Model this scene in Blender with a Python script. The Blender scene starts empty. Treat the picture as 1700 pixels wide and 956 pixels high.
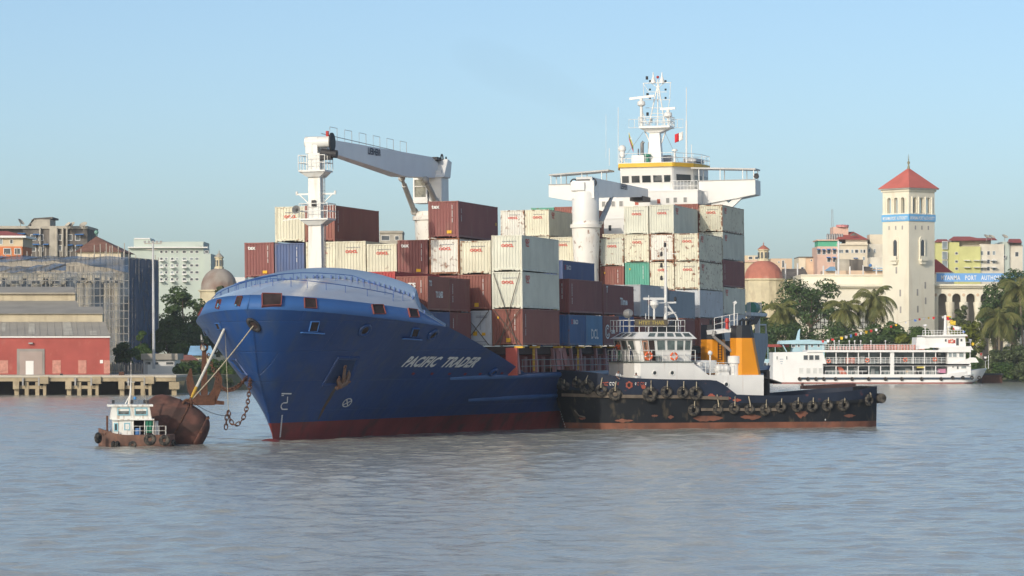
import bpy, math, random
from mathutils import Vector, Matrix
S = bpy.context.scene
COL = S.collection
RND = random.Random(11)
rad = math.radians
V = Vector

# ------------------------------------------------------------------ camera, sky, sun, exposure
F, CAMZ, CX, HY = 5519.0, 6.59, 850.0, 577.0          # focal length in photo pixels, eye height, horizon row
cam = bpy.data.objects.new('camera', bpy.data.cameras.new('camera'))
COL.objects.link(cam)
cam.location = (0, 0, CAMZ)
cam.rotation_euler = (rad(90), 0, 0)
cam.data.sensor_width = 36.0
cam.data.lens = 36.0 * F / 1700.0
cam.data.shift_y = (HY - 478.0) / 1700.0
cam.data.clip_start = 1.0
cam.data.clip_end = 20000.0
S.camera = cam

SUN_EL, SUN_AZ = 23.0, 209.5
world = bpy.data.worlds.new('World')
S.world = world
world.use_nodes = True
_nt = world.node_tree
_nt.nodes.clear()
_sky = _nt.nodes.new('ShaderNodeTexSky')
_sky.sky_type = 'NISHITA'
_sky.sun_disc = False
_sky.sun_elevation = rad(SUN_EL)
_sky.sun_rotation = rad(SUN_AZ)
_sky.air_density = 0.6
_sky.dust_density = 1.55
_sky.ozone_density = 2.5
_bg = _nt.nodes.new('ShaderNodeBackground')
_bg.inputs[1].default_value = 0.15
_wo = _nt.nodes.new('ShaderNodeOutputWorld')
_tint = _nt.nodes.new('ShaderNodeMix'); _tint.data_type = 'RGBA'; _tint.blend_type = 'MULTIPLY'      # milky tropical sky: a little warmer than the clear model
_tint.inputs[0].default_value = 1.0; _tint.inputs[7].default_value = (1.0, 0.982, 0.868, 1)
_nt.links.new(_sky.outputs[0], _tint.inputs[6])
_nt.links.new(_tint.outputs[2], _bg.inputs[0])
_nt.links.new(_bg.outputs[0], _wo.inputs[0])

sun = bpy.data.objects.new('sun', bpy.data.lights.new('sun', 'SUN'))
COL.objects.link(sun)
sun.data.energy = 2.0
sun.data.angle = rad(0.5)
sun.data.color = (1.0, 0.89, 0.74)
_to = V((math.sin(rad(SUN_AZ)) * math.cos(rad(SUN_EL)), math.cos(rad(SUN_AZ)) * math.cos(rad(SUN_EL)), math.sin(rad(SUN_EL))))
sun.rotation_euler = _to.to_track_quat('Z', 'Y').to_euler()
sun.location = _to * 400

S.view_settings.view_transform = 'Standard'
S.view_settings.look = 'None'
S.view_settings.exposure = 0.24
S.view_settings.gamma = 1.0
S.view_settings.use_curve_mapping = False
S.cycles.max_bounces = 6
S.cycles.transparent_max_bounces = 12

# ------------------------------------------------------------------ helpers
def at(px, py, D):
    """the point at distance D that the photograph shows at (px, py)"""
    return V(((px - CX) / F * D, D, CAMZ + (HY - py) / F * D))

MATS = {}
def mat(name, col, rough=0.6, metal=0.0, var=0.15, vs=0.6, dirt=None, da=0.4, ds=(0.8, 0.8, 0.12), dt=0.55,
        bump=0.0, bs=3.0, objcol=False, rust=0.0, spec=0.4, trans=0.0, alpha=1.0, coat=0.0):
    """painted / weathered surface: colour, large soft variation, vertical dirt runs, rust blotches"""
    if name in MATS: return MATS[name]
    m = bpy.data.materials.new(name); MATS[name] = m
    m.use_nodes = True
    nt = m.node_tree; N = nt.nodes; L = nt.links
    b = N['Principled BSDF']
    b.inputs['Roughness'].default_value = rough
    b.inputs['Metallic'].default_value = metal
    b.inputs['Specular IOR Level'].default_value = spec
    if coat: b.inputs['Coat Weight'].default_value = coat
    tc = N.new('ShaderNodeTexCoord')
    oi = N.new('ShaderNodeObjectInfo')
    add = N.new('ShaderNodeVectorMath'); add.operation = 'ADD'
    mul = N.new('ShaderNodeMath'); mul.operation = 'MULTIPLY'; mul.inputs[1].default_value = 50.0 if objcol else 0.0
    L.new(oi.outputs['Random'], mul.inputs[0])
    cmb = N.new('ShaderNodeCombineXYZ'); L.new(mul.outputs[0], cmb.inputs[0]); L.new(mul.outputs[0], cmb.inputs[1])
    L.new(tc.outputs['Object'], add.inputs[0]); L.new(cmb.outputs[0], add.inputs[1])
    co = add.outputs[0]
    def noise(scale, detail=4, vec=None, dist=0.0):
        n = N.new('ShaderNodeTexNoise'); n.inputs['Scale'].default_value = scale; n.inputs['Detail'].default_value = detail
        n.inputs['Distortion'].default_value = dist
        L.new(vec or co, n.inputs['Vector']); return n.outputs[0]
    def ramp(src, a, c):
        r = N.new('ShaderNodeMapRange'); r.inputs[1].default_value = a; r.inputs[2].default_value = c
        L.new(src, r.inputs[0]); return r.outputs[0]
    if objcol:
        base = oi.outputs['Color']
    else:
        rgb = N.new('ShaderNodeRGB'); rgb.outputs[0].default_value = (*col, 1); base = rgb.outputs[0]
    if var:
        n = ramp(noise(vs), 0.3, 0.7)
        mr = N.new('ShaderNodeMapRange'); mr.inputs[3].default_value = 1 - var; mr.inputs[4].default_value = 1 + var
        L.new(n, mr.inputs[0])
        mx = N.new('ShaderNodeVectorMath'); mx.operation = 'SCALE'
        L.new(base, mx.inputs[0]); L.new(mr.outputs[0], mx.inputs['Scale']); base = mx.outputs[0]
    def blend(base, fac, c):
        mx = N.new('ShaderNodeMix'); mx.data_type = 'RGBA'
        L.new(fac, mx.inputs[0]); L.new(base, mx.inputs[6]); mx.inputs[7].default_value = (*c, 1)
        return mx.outputs[2]
    if dirt:
        mp = N.new('ShaderNodeMapping'); mp.inputs['Scale'].default_value = ds; L.new(co, mp.inputs[0])
        n = ramp(noise(2.0, 6, mp.outputs[0]), dt, dt + 0.18)
        k = N.new('ShaderNodeMath'); k.operation = 'MULTIPLY'; k.inputs[1].default_value = da; L.new(n, k.inputs[0])
        base = blend(base, k.outputs[0], dirt)
    if rust:
        n = noise(2.6 if objcol else 1.7, 8, None, 0.6)
        if objcol:                                   # alpha of the object's colour says how rusty it is
            s = N.new('ShaderNodeMath'); s.operation = 'MULTIPLY_ADD'; s.inputs[1].default_value = 0.20 * rust
            L.new(oi.outputs['Alpha'], s.inputs[0]); L.new(n, s.inputs[2])
            n = ramp(s.outputs[0], 0.76, 0.88)
        else:
            n = ramp(n, 0.74 - 0.3 * rust, 0.86 - 0.3 * rust)
        base = blend(base, n, (0.20, 0.075, 0.03))
    L.new(base, b.inputs['Base Color'])
    if bump:
        bn = N.new('ShaderNodeBump'); bn.inputs['Strength'].default_value = bump; bn.inputs['Distance'].default_value = 0.05
        L.new(noise(bs, 5), bn.inputs['Height']); L.new(bn.outputs[0], b.inputs['Normal'])
    if alpha < 1:
        b.inputs['Alpha'].default_value = alpha
    if trans:
        tr = N.new('ShaderNodeBsdfTranslucent'); L.new(base, tr.inputs[0])
        ms = N.new('ShaderNodeMixShader'); ms.inputs[0].default_value = trans
        L.new(b.outputs[0], ms.inputs[1]); L.new(tr.outputs[0], ms.inputs[2]); L.new(ms.outputs[0], N['Material Output'].inputs[0])
    return m

def children(o): return list(o.children)

def tag(o, label=None, cat=None, group=None, kind=None):
    if label: o['label'] = label
    if cat: o['category'] = cat
    if group: o['group'] = group
    if kind: o['kind'] = kind
    return o

def thing(name, label, cat, loc=(0, 0, 0), rz=0.0, group=None, M=None):
    o = bpy.data.objects.new(name, None); COL.objects.link(o)
    if M is not None: o.matrix_basis = M
    else: o.location = loc; o.rotation_euler = (0, 0, rz)
    o.empty_display_size = 0.3
    return tag(o, label, cat, group)

class MB:
    """collects faces; build() links them as ONE mesh object"""
    def __init__(s): s.v = []; s.f = []; s.m = []; s.cur = 0
    def use(s, i): s.cur = i; return s
    def add(s, vs, fs):
        o = len(s.v); s.v.extend([tuple(p) for p in vs])
        for f in fs: s.f.append([o + i for i in f]); s.m.append(s.cur)
        return s
    def box(s, a, b):
        x0, x1 = sorted((a[0], b[0])); y0, y1 = sorted((a[1], b[1])); z0, z1 = sorted((a[2], b[2]))
        return s.add([(x0, y0, z0), (x1, y0, z0), (x1, y1, z0), (x0, y1, z0), (x0, y0, z1), (x1, y0, z1), (x1, y1, z1), (x0, y1, z1)],
                     [(3, 2, 1, 0), (4, 5, 6, 7), (0, 1, 5, 4), (1, 2, 6, 5), (2, 3, 7, 6), (3, 0, 4, 7)])
    def cbox(s, c, d): return s.box((c[0] - d[0] / 2, c[1] - d[1] / 2, c[2] - d[2] / 2), (c[0] + d[0] / 2, c[1] + d[1] / 2, c[2] + d[2] / 2))
    def beam(s, p, q, w, h=None, up=(0, 0, 1), w2=None, h2=None):
        p, q = V(p), V(q); h = h or w; d = (q - p)
        if d.length < 1e-6: return s
        d.normalize(); up = V(up)
        if abs(d.dot(up)) > 0.98: up = V((0, 1, 0))
        x = d.cross(up).normalized(); y = x.cross(d).normalized()
        w2 = w if w2 is None else w2; h2 = h if h2 is None else h2
        vs = [p + x * a * w / 2 + y * b * h / 2 for a, b in ((-1, -1), (1, -1), (1, 1), (-1, 1))] + [q + x * a * w2 / 2 + y * b * h2 / 2 for a, b in ((-1, -1), (1, -1), (1, 1), (-1, 1))]
        return s.add(vs, [(0, 1, 2, 3), (7, 6, 5, 4), (0, 4, 5, 1), (1, 5, 6, 2), (2, 6, 7, 3), (3, 7, 4, 0)])
    def cyl(s, p, q, r, r2=None, n=12, caps=True):
        p, q = V(p), V(q); r2 = r if r2 is None else r2; d = (q - p).normalized()
        up = V((0, 0, 1)) if abs(d.z) < 0.95 else V((1, 0, 0))
        x = d.cross(up).normalized(); y = d.cross(x).normalized()
        vs = []
        for k in range(n):
            a = 2 * math.pi * k / n; e = x * math.cos(a) + y * math.sin(a)
            vs += [p + e * r, q + e * r2]
        fs = [(2 * k, 2 * ((k + 1) % n), 2 * ((k + 1) % n) + 1, 2 * k + 1) for k in range(n)]
        if caps: fs += [tuple(2 * k for k in range(n))[::-1], tuple(2 * k + 1 for k in range(n))]
        return s.add(vs, fs)
    def tube(s, pts, r, n=6, closed=False):
        pts = [V(p) for p in pts]; rings = []
        m = len(pts)
        for i, p in enumerate(pts):
            a = pts[i - 1] if (i or closed) else p; b = pts[(i + 1) % m] if (i < m - 1 or closed) else p
            d = (b - a).normalized() if (b - a).length > 1e-9 else V((0, 0, 1))
            up = V((0, 0, 1)) if abs(d.z) < 0.9 else V((0, 1, 0))
            x = d.cross(up).normalized(); y = d.cross(x).normalized()
            rr = r[i] if isinstance(r, (list, tuple)) else r
            rings.append([p + (x * math.cos(2 * math.pi * k / n) + y * math.sin(2 * math.pi * k / n)) * rr for k in range(n)])
        vs = [p for ring in rings for p in ring]; fs = []
        for i in range(m if closed else m - 1):
            j = (i + 1) % m
            for k in range(n): fs.append((i * n + k, i * n + (k + 1) % n, j * n + (k + 1) % n, j * n + k))
        if not closed: fs += [tuple(range(n))[::-1], tuple((m - 1) * n + k for k in range(n))]
        return s.add(vs, fs)
    def ext(s, poly, vec):
        n = len(poly); vec = V(vec); a = [V(p) for p in poly]; b = [p + vec for p in a]
        return s.add(a + b, [tuple(range(n))[::-1], tuple(range(n, 2 * n))] + [(i, (i + 1) % n, n + (i + 1) % n, n + i) for i in range(n)])
    def lathe(s, prof, n=24, c=(0, 0, 0), M=None, a0=0.0):
        c = V(c); vs = []
        for r, z in prof:
            for k in range(n):
                a = 2 * math.pi * k / n + a0; p = V((r * math.cos(a), r * math.sin(a), z))
                vs.append((M @ p if M else p) + c)
        fs = [(i * n + k, i * n + (k + 1) % n, (i + 1) * n + (k + 1) % n, (i + 1) * n + k) for i in range(len(prof) - 1) for k in range(n)]
        return s.add(vs, fs)
    def ball(s, c, r, n=12, m=8, sc=(1, 1, 1)):
        prof = [(max(1e-4, math.sin(math.pi * i / m)), -math.cos(math.pi * i / m)) for i in range(m + 1)]
        return s.lathe([(a * r, b * r) for a, b in prof], n, c, Matrix.Diagonal((*sc, 1)).to_3x3())
    def torus(s, c, R, r, ax=(0, 0, 1), n=20, m=8, flat=1.0):
        c = V(c); ax = V(ax).normalized(); up = V((0, 0, 1)) if abs(ax.z) < 0.9 else V((1, 0, 0))
        x = ax.cross(up).normalized(); y = ax.cross(x).normalized(); vs = []
        for i in range(n):
            a = 2 * math.pi * i / n; e = x * math.cos(a) + y * math.sin(a)
            for k in range(m):
                b = 2 * math.pi * k / m; vs.append(c + e * (R + r * math.cos(b)) + ax * (r * math.sin(b) * flat))
        return s.add(vs, [(i * m + k, i * m + (k + 1) % m, ((i + 1) % n) * m + (k + 1) % m, ((i + 1) % n) * m + k) for i in range(n) for k in range(m)])
    def grid(s, rows, close=False):
        n = len(rows[0]); vs = [p for r in rows for p in r]; fs = []
        for i in range(len(rows) - 1):
            for k in range(n if close else n - 1):
                fs.append((i * n + k, i * n + (k + 1) % n, (i + 1) * n + (k + 1) % n, (i + 1) * n + k))
        return s.add(vs, fs)
    def face(s, *ps): return s.add(ps, [tuple(range(len(ps)))])
    def weld(s, eps=1e-4):
        idx = {}; mp = []; nv = []
        for p in s.v:
            k = tuple(round(c / eps) for c in p)
            if k not in idx: idx[k] = len(nv); nv.append(p)
            mp.append(idx[k])
        fs, ms = [], []
        for f, m in zip(s.f, s.m):
            g = []
            for i in f:
                j = mp[i]
                if not g or (g[-1] != j): g.append(j)
            if len(g) > 1 and g[0] == g[-1]: g.pop()
            if len(g) > 2: fs.append(g); ms.append(m)
        s.v, s.f, s.m = nv, fs, ms; return s
    def mesh(s, name, mats, smooth=None):
        me = bpy.data.meshes.new(name)
        me.from_pydata(s.v, [], s.f)
        for m in (mats if isinstance(mats, (list, tuple)) else [mats]): me.materials.append(m)
        if any(s.m): me.polygons.foreach_set('material_index', s.m)
        if smooth is not None:
            me.polygons.foreach_set('use_smooth', [True] * len(me.polygons))
            me.set_sharp_from_angle(angle=rad(smooth))
        me.validate(); me.update()
        return me
    def build(s, name, mats, parent=None, smooth=None, bevel=0.0, label=None, M=None):
        o = bpy.data.objects.new(name, s.mesh(name, mats, smooth)); COL.objects.link(o)
        if parent is not None: o.parent = parent
        if M is not None: o.matrix_basis = M
        if bevel:
            b = o.modifiers.new('bevel', 'BEVEL'); b.width = bevel; b.segments = 2; b.limit_method = 'ANGLE'; b.angle_limit = rad(40)
        if label: o['label'] = label
        return o

def put(name, me, parent=None, M=None, loc=None):
    """link one more object that shares mesh data me"""
    o = bpy.data.objects.new(name, me); COL.objects.link(o)
    if parent is not None: o.parent = parent
    if M is not None: o.matrix_basis = M
    if loc is not None: o.location = loc
    return o

def copy_tree(o, parent=None):
    c = o.copy(); COL.objects.link(c)
    if parent is not None: c.parent = parent
    for ch in list(o.children): copy_tree(ch, c)
    return c

_TXT = {}
def text_data(body, size=1.0, bold=0.0, shear=0.0, spacing=1.0, align='CENTER'):
    """vertices and faces of flat lettering in the x-y plane"""
    key = (body, size, bold, shear, spacing, align)
    if key not in _TXT:
        cu = bpy.data.curves.new('lettering', 'FONT'); cu.body = body; cu.size = size; cu.offset = bold
        cu.shear = shear; cu.space_character = spacing; cu.align_x = align; cu.resolution_u = 2
        ob = bpy.data.objects.new('lettering', cu)
        me = bpy.data.meshes.new_from_object(ob)
        _TXT[key] = ([tuple(v.co) for v in me.vertices], [tuple(p.vertices) for p in me.polygons])
        bpy.data.objects.remove(ob); bpy.data.meshes.remove(me)
    return _TXT[key]
def text_mb(mb, body, M, size=1.0, sx=1.0, **k):
    vs, fs = text_data(body, size, **k)
    return mb.add([M @ V((v[0] * sx, v[1], 0)) for v in vs], fs)
def frame_m(o, x, y):
    """matrix with origin o and the plane's axes x, y"""
    x = V(x).normalized(); y = V(y); y = (y - x * y.dot(x)).normalized(); z = x.cross(y)
    return Matrix(((x.x, y.x, z.x, o[0]), (x.y, y.y, z.y, o[1]), (x.z, y.z, z.z, o[2]), (0, 0, 0, 1)))

def lerp_tab(tab, x):
    if x <= tab[0][0]: return tab[0][1]
    for (a, p), (b, q) in zip(tab, tab[1:]):
        if x <= b: return p + (q - p) * (x - a) / (b - a)
    return tab[-1][1]
def smooth_tab(tab, x):
    """monotone-ish cubic through the table"""
    n = len(tab)
    if x <= tab[0][0]: return tab[0][1]
    if x >= tab[-1][0]: return tab[-1][1]
    for i in range(n - 1):
        if x <= tab[i + 1][0]: break
    x0, y0 = tab[i]; x1, y1 = tab[i + 1]; h = x1 - x0
    d = (y1 - y0) / h
    def slope(j):
        if j == 0: return (tab[1][1] - tab[0][1]) / (tab[1][0] - tab[0][0])
        if j == n - 1: return (tab[-1][1] - tab[-2][1]) / (tab[-1][0] - tab[-2][0])
        a = (tab[j][1] - tab[j - 1][1]) / (tab[j][0] - tab[j - 1][0]); b = (tab[j + 1][1] - tab[j][1]) / (tab[j + 1][0] - tab[j][0])
        return 0 if a * b <= 0 else 2 * a * b / (a + b)
    m0, m1 = slope(i), slope(i + 1); t = (x - x0) / h
    return y0 * (2 * t**3 - 3 * t**2 + 1) + m0 * h * (t**3 - 2 * t**2 + t) + y1 * (-2 * t**3 + 3 * t**2) + m1 * h * (t**3 - t**2)

# common materials
WHITE = mat('white_paint', (0.73, 0.73, 0.70), 0.45, var=0.05, dirt=(0.42, 0.32, 0.22), da=0.45, dt=0.54)
CLEANW = mat('bright_white_paint', (0.76, 0.76, 0.74), 0.4, var=0.04)
DARK = mat('dark_grey', (0.03, 0.03, 0.035), 0.6, var=0.2)
BLACK = mat('black_rubber', (0.022, 0.022, 0.023), 0.85, var=0.35, vs=4, dirt=(0.17, 0.15, 0.12), da=0.6, ds=(2, 2, 2), dt=0.42)
GLASS = mat('window_glass', (0.035, 0.045, 0.05), 0.08, var=0.1, spec=0.8)
STEEL = mat('grey_steel', (0.30, 0.30, 0.30), 0.5, 0.3, var=0.1)
RUST = mat('rusty_iron', (0.105, 0.048, 0.03), 0.85, var=0.35, vs=3, dirt=(0.07, 0.035, 0.025), da=0.8, ds=(2, 2, 2), dt=0.5, bump=0.4, bs=8)
REDP = mat('red_paint', (0.50, 0.05, 0.04), 0.5)
ORANGE = mat('lifebuoy_orange', (0.72, 0.14, 0.05), 0.5)
YELLOW = mat('yellow_paint', (0.75, 0.45, 0.03), 0.5)
ROPE = mat('rope_fibre', (0.42, 0.37, 0.27), 0.9, var=0.25, vs=8)
# ------------------------------------------------------------------ river and banks
import numpy as np
def water_material():
    m = bpy.data.materials.new('river_water'); m.use_nodes = True
    nt = m.node_tree; N = nt.nodes; L = nt.links; b = N['Principled BSDF']
    tc = N.new('ShaderNodeTexCoord')
    def nz(scale, detail, sc, dist=0.0, rough=0.5):
        mp = N.new('ShaderNodeMapping'); mp.inputs['Scale'].default_value = sc; mp.inputs['Rotation'].default_value = (0, 0, rad(12))
        L.new(tc.outputs['Object'], mp.inputs[0])
        n = N.new('ShaderNodeTexNoise'); n.inputs['Scale'].default_value = scale; n.inputs['Detail'].default_value = detail
        n.inputs['Distortion'].default_value = dist; n.inputs['Roughness'].default_value = rough
        L.new(mp.outputs[0], n.inputs['Vector']); return n.outputs[0]
    def mth(op, a, bb):
        k = N.new('ShaderNodeMath'); k.operation = op
        for i, x in enumerate((a, bb)):
            if isinstance(x, (int, float)): k.inputs[i].default_value = x
            else: L.new(x, k.inputs[i])
        return k.outputs[0]
    mid = nz(0.9, 4, (1.0, 0.75, 1), 0.4)
    fine = nz(3.6, 5, (1.0, 0.8, 1), 0.2, 0.6)
    h = mth('ADD', mth('MULTIPLY', mid, 0.34), mth('MULTIPLY', fine, 0.09))
    bp = N.new('ShaderNodeBump'); bp.inputs['Strength'].default_value = 1.0; bp.inputs['Distance'].default_value = 0.38
    L.new(h, bp.inputs['Height']); L.new(bp.outputs[0], b.inputs['Normal'])
    silt = nz(0.05, 4, (0.6, 1.3, 1))
    mx = N.new('ShaderNodeMix'); mx.data_type = 'RGBA'; L.new(silt, mx.inputs[0])
    mx.inputs[6].default_value = (0.360, 0.365, 0.325, 1); mx.inputs[7].default_value = (0.405, 0.395, 0.335, 1)
    L.new(mx.outputs[2], b.inputs['Base Color'])
    b.inputs['Roughness'].default_value = 0.15
    b.inputs['IOR'].default_value = 1.33
    return m
def water_mesh():
    """one sheet to the horizon; real chop where the river is near, flat far out"""
    ys = [-60.0, 40.0, 60.0, 74.0]
    y = 78.0
    while y < 640: ys.append(y); y += min(1.6, 0.22 + max(0, y - 130) * 0.0024)
    ys += [660, 720, 900, 1500, 2500]
    xs = [-1200, -600, -200] + [-160, -130] + list(-46 - np.cumsum(.32 + .006 * np.arange(102))[::-1]) + list(np.arange(-46, 46.01, 0.32)) + list(46 + np.cumsum(.32 + .006 * np.arange(102))) + [130, 160] + [200, 600, 1200]
    X, Y = np.meshgrid(np.array(xs, float), np.array(ys, float))
    rs = np.random.RandomState(5); Z = np.zeros_like(X); DX = np.zeros_like(X); DY = np.zeros_like(X)
    step = np.maximum(0.22 + np.clip(Y - 130, 0, None) * 0.0024, 0.32 + np.clip(np.abs(X) - 46, 0, None) * .012)
    for i in range(110):
        lam = 0.75 * (4.6 / 0.75) ** rs.rand(); k = 2 * math.pi / lam; th = rs.normal(rad(70), 0.75); ph = rs.rand() * 6.28
        slope = 0.0128 * (lam / 3.0) ** -0.15
        A = slope / k * np.clip((lam / step - 2.0) / 1.5, 0, 1)
        arg = k * (math.cos(th) * X + math.sin(th) * Y) + ph
        Z += A * np.cos(arg); DX -= 0.7 * A * math.cos(th) * np.sin(arg); DY -= 0.7 * A * math.sin(th) * np.sin(arg)
    calm = 0.85 + 0.15 * np.clip(np.sin(X * .021 + 2 * np.sin(Y * .013)) + np.sin(Y * .031 + X * .009 + 1.3) + .6, 0, 1)
    fade = np.clip((112 - np.abs(X)) / 12, 0, 1) * np.clip((Y - 74) / 4, 0, 1) * np.clip((640 - Y) / 60, 0, 1) * calm
    Z *= fade; X = X + DX * fade; Y = Y + DY * fade
    nr, nc = X.shape; me = bpy.data.meshes.new('water')
    me.vertices.add(nr * nc); me.vertices.foreach_set('co', np.stack([X, Y, Z], -1).astype('f').ravel())
    i = np.arange(nr * nc).reshape(nr, nc); q = np.stack([i[:-1, :-1], i[:-1, 1:], i[1:, 1:], i[1:, :-1]], -1).reshape(-1, 4)
    me.loops.add(q.size); me.loops.foreach_set('vertex_index', q.astype('i').ravel())
    me.polygons.add(len(q)); me.polygons.foreach_set('loop_start', np.arange(0, q.size, 4).astype('i')); me.polygons.foreach_set('loop_total', np.full(len(q), 4, 'i'))
    me.polygons.foreach_set('use_smooth', [True] * len(q)); me.update(calc_edges=True); me.materials.append(water_material()); return me
tag(put('water', water_mesh()), kind='structure')

GROUND = mat('bank_earth', (0.17, 0.15, 0.085), 0.95, var=0.3, vs=0.2, dirt=(0.10, 0.15, 0.045), da=0.85, ds=(0.1, 0.1, 0.1), dt=0.5)
# one sheet of land: the bank's edge follows the left wharf, then runs back behind the ship to the right bank
edge = [(-900, 470), (-60, 474), (-48, 485), (-42, 520), (-20, 545), (10, 590), (45, 640), (130, 655), (900, 680)]
r0 = [V((x, y - 4, -1.0)) for x, y in edge]; r1 = [V((x, y + 5, 2.4)) for x, y in edge]
r2 = [V((x, y + 60, 2.8)) for x, y in edge]; r3 = [V((max(-1200, min(1200, x * 6)), 2500, 3.0)) for x, y in edge]
mb = MB(); mb.grid([r0, r1, r2, r3])
tag(mb.build('ground', GROUND), kind='structure')

# ------------------------------------------------------------------ hazy air
hm = bpy.data.materials.new('hazy_air'); hm.use_nodes = True; hm.node_tree.nodes.clear()
_hv = hm.node_tree.nodes.new('ShaderNodeVolumePrincipled'); _hv.inputs['Color'].default_value = (0.86, 0.93, 1.0, 1); _hv.inputs['Density'].default_value = 0.00011; _hv.inputs['Anisotropy'].default_value = 0.0
_ho = hm.node_tree.nodes.new('ShaderNodeOutputMaterial'); hm.node_tree.links.new(_hv.outputs[0], _ho.inputs['Volume'])
hz = MB().box((-1210, -70, -3.0), (1210, 2510, 50)).build('haze', hm); tag(hz, kind='stuff')
hm.cycles.homogeneous_volume = True
# ------------------------------------------------------------------ the container ship
# ship frame: x to port, y aft from the stem at the waterline, z up
HEEL = rad(0.7)
MSH = Matrix.Translation((-16.8, 234.7, 0)) @ Matrix.Rotation(rad(-14.4), 4, 'Z') @ Matrix.Rotation(-HEEL, 4, 'Y')
ISH = MSH.inverted()
def ray(px, py):
    o = ISH @ V((0, 0, CAMZ)); p = ISH @ at(px, py, 100.0)
    return o, (p - o)
def ship_at(px, py, u=None, v=None, z=None):
    o, d = ray(px, py)
    t = (u - o.y) / d.y if u is not None else (v - o.x) / d.x if v is not None else (z - o.z) / d.z
    return o + d * t

WL = [(0, .05), (4, .9), (8, 1.75), (16.6, 3.4), (28.3, 6.0), (38, 9.0), (43, 10.2), (52, 11.2), (60, 11.4)]
TOP = [(0, 0), (.5, 1.6), (1.5, 2.9), (3.5, 4.5), (5.5, 5.6), (7.5, 6.5), (9.5, 7.3), (12, 8.1), (14.5, 8.75), (17.5, 9.45), (21.5, 10.1), (27.5, 10.8), (36, 11.4)]
STEM = [(-2, .6), (0, 0), (2, -1.3), (5, -3.5), (8, -5.0), (9.3, -5.5), (12, -6.4)]
def hv(u, z):
    tau = u - lerp_tab(STEM, z)
    if tau <= 0: return 0.0
    zr = max(4.6, ztop(u) + .08)
    g = min(1.0, max(0.0, z / zr)) ** 1.12
    v = (1 - g) * smooth_tab(WL, tau) + g * smooth_tab(TOP, tau)
    if u > 122 and z < 5: v *= 1 - 0.35 * ((u - 122) / 26) ** 2 * (1 - max(z, 0) / 5)
    return v
def zk(u): return 9.25 - 0.07 * (u + 5.5) if u < 12.6 else 7.98
def ztop(u):
    if u <= 12.6: return zk(u)
    if u <= 28.8: return 7.98 + (4.5 - 7.98) * (u - 12.6) / 16.2
    return 4.5
def hull_hit(px, py, out=0.0):
    """where the photograph's ray meets the port (or starboard) side of the hull"""
    o, d = ray(px, py); a, b = 2.2, 3.4; last = None; t = a
    def f(t):
        p = o + d * t
        return abs(p.x) - hv(p.y, p.z) if -7 < p.y < 150 else 1.0
    while t < b and f(t) > 0: t += 0.004
    lo, hi = t - 0.004, t
    for _ in range(20):
        m = (lo + hi) / 2
        if f(m) > 0: lo = m
        else: hi = m
    p = o + d * hi
    return p
def hull_normal(p):
    s = 1 if p.x > 0 else -1; e = 0.1
    du = (hv(p.y + e, p.z) - hv(p.y - e, p.z)) / (2 * e); dz = (hv(p.y, p.z + e) - hv(p.y, p.z - e)) / (2 * e)
    return V((s, -du, -dz)).normalized()
def hull_frame(p, out=0.02):
    """matrix at p: x aft along the plating, y up along it, z outward"""
    n = hull_normal(p); s = 1 if p.x > 0 else -1
    x = V((0, 1, 0)) * s; x = (x - n * x.dot(n)).normalized(); y = n.cross(x)
    return Matrix(((x.x, y.x, n.x, p.x + n.x * out), (x.y, y.y, n.y, p.y + n.y * out), (x.z, y.z, n.z, p.z + n.z * out), (0, 0, 0, 1)))

BLUE = mat('hull_blue', (0.010, 0.053, 0.195), 0.36, var=0.16, vs=0.22, dirt=(0.05, 0.075, 0.12), da=0.4, ds=(.6, .6, .05), dt=0.50)
BOOT = mat('boot_topping_red', (0.26, 0.045, 0.042), 0.6, var=0.25, vs=0.3, dirt=(0.08, 0.05, 0.045), da=0.6, ds=(.5, .5, .25), dt=0.48)
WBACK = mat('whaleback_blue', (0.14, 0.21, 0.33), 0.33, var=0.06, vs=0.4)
BULW = mat('bulwark_skylit_blue', (0.045, 0.135, 0.36), 0.4, var=0.06)  # hull blue lightened for the skylight on the inward-leaning bulwark
DKRED = mat('deck_red', (0.25, 0.045, 0.045), 0.65, var=0.25)
PINKP = mat('faded_pink_paint', (0.42, 0.22, 0.22), 0.65, var=0.2, dirt=(0.2, 0.1, 0.08), da=0.5)
HOLD = mat('shadowed_steel', (0.06, 0.045, 0.045), 0.8, var=0.3)

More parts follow.
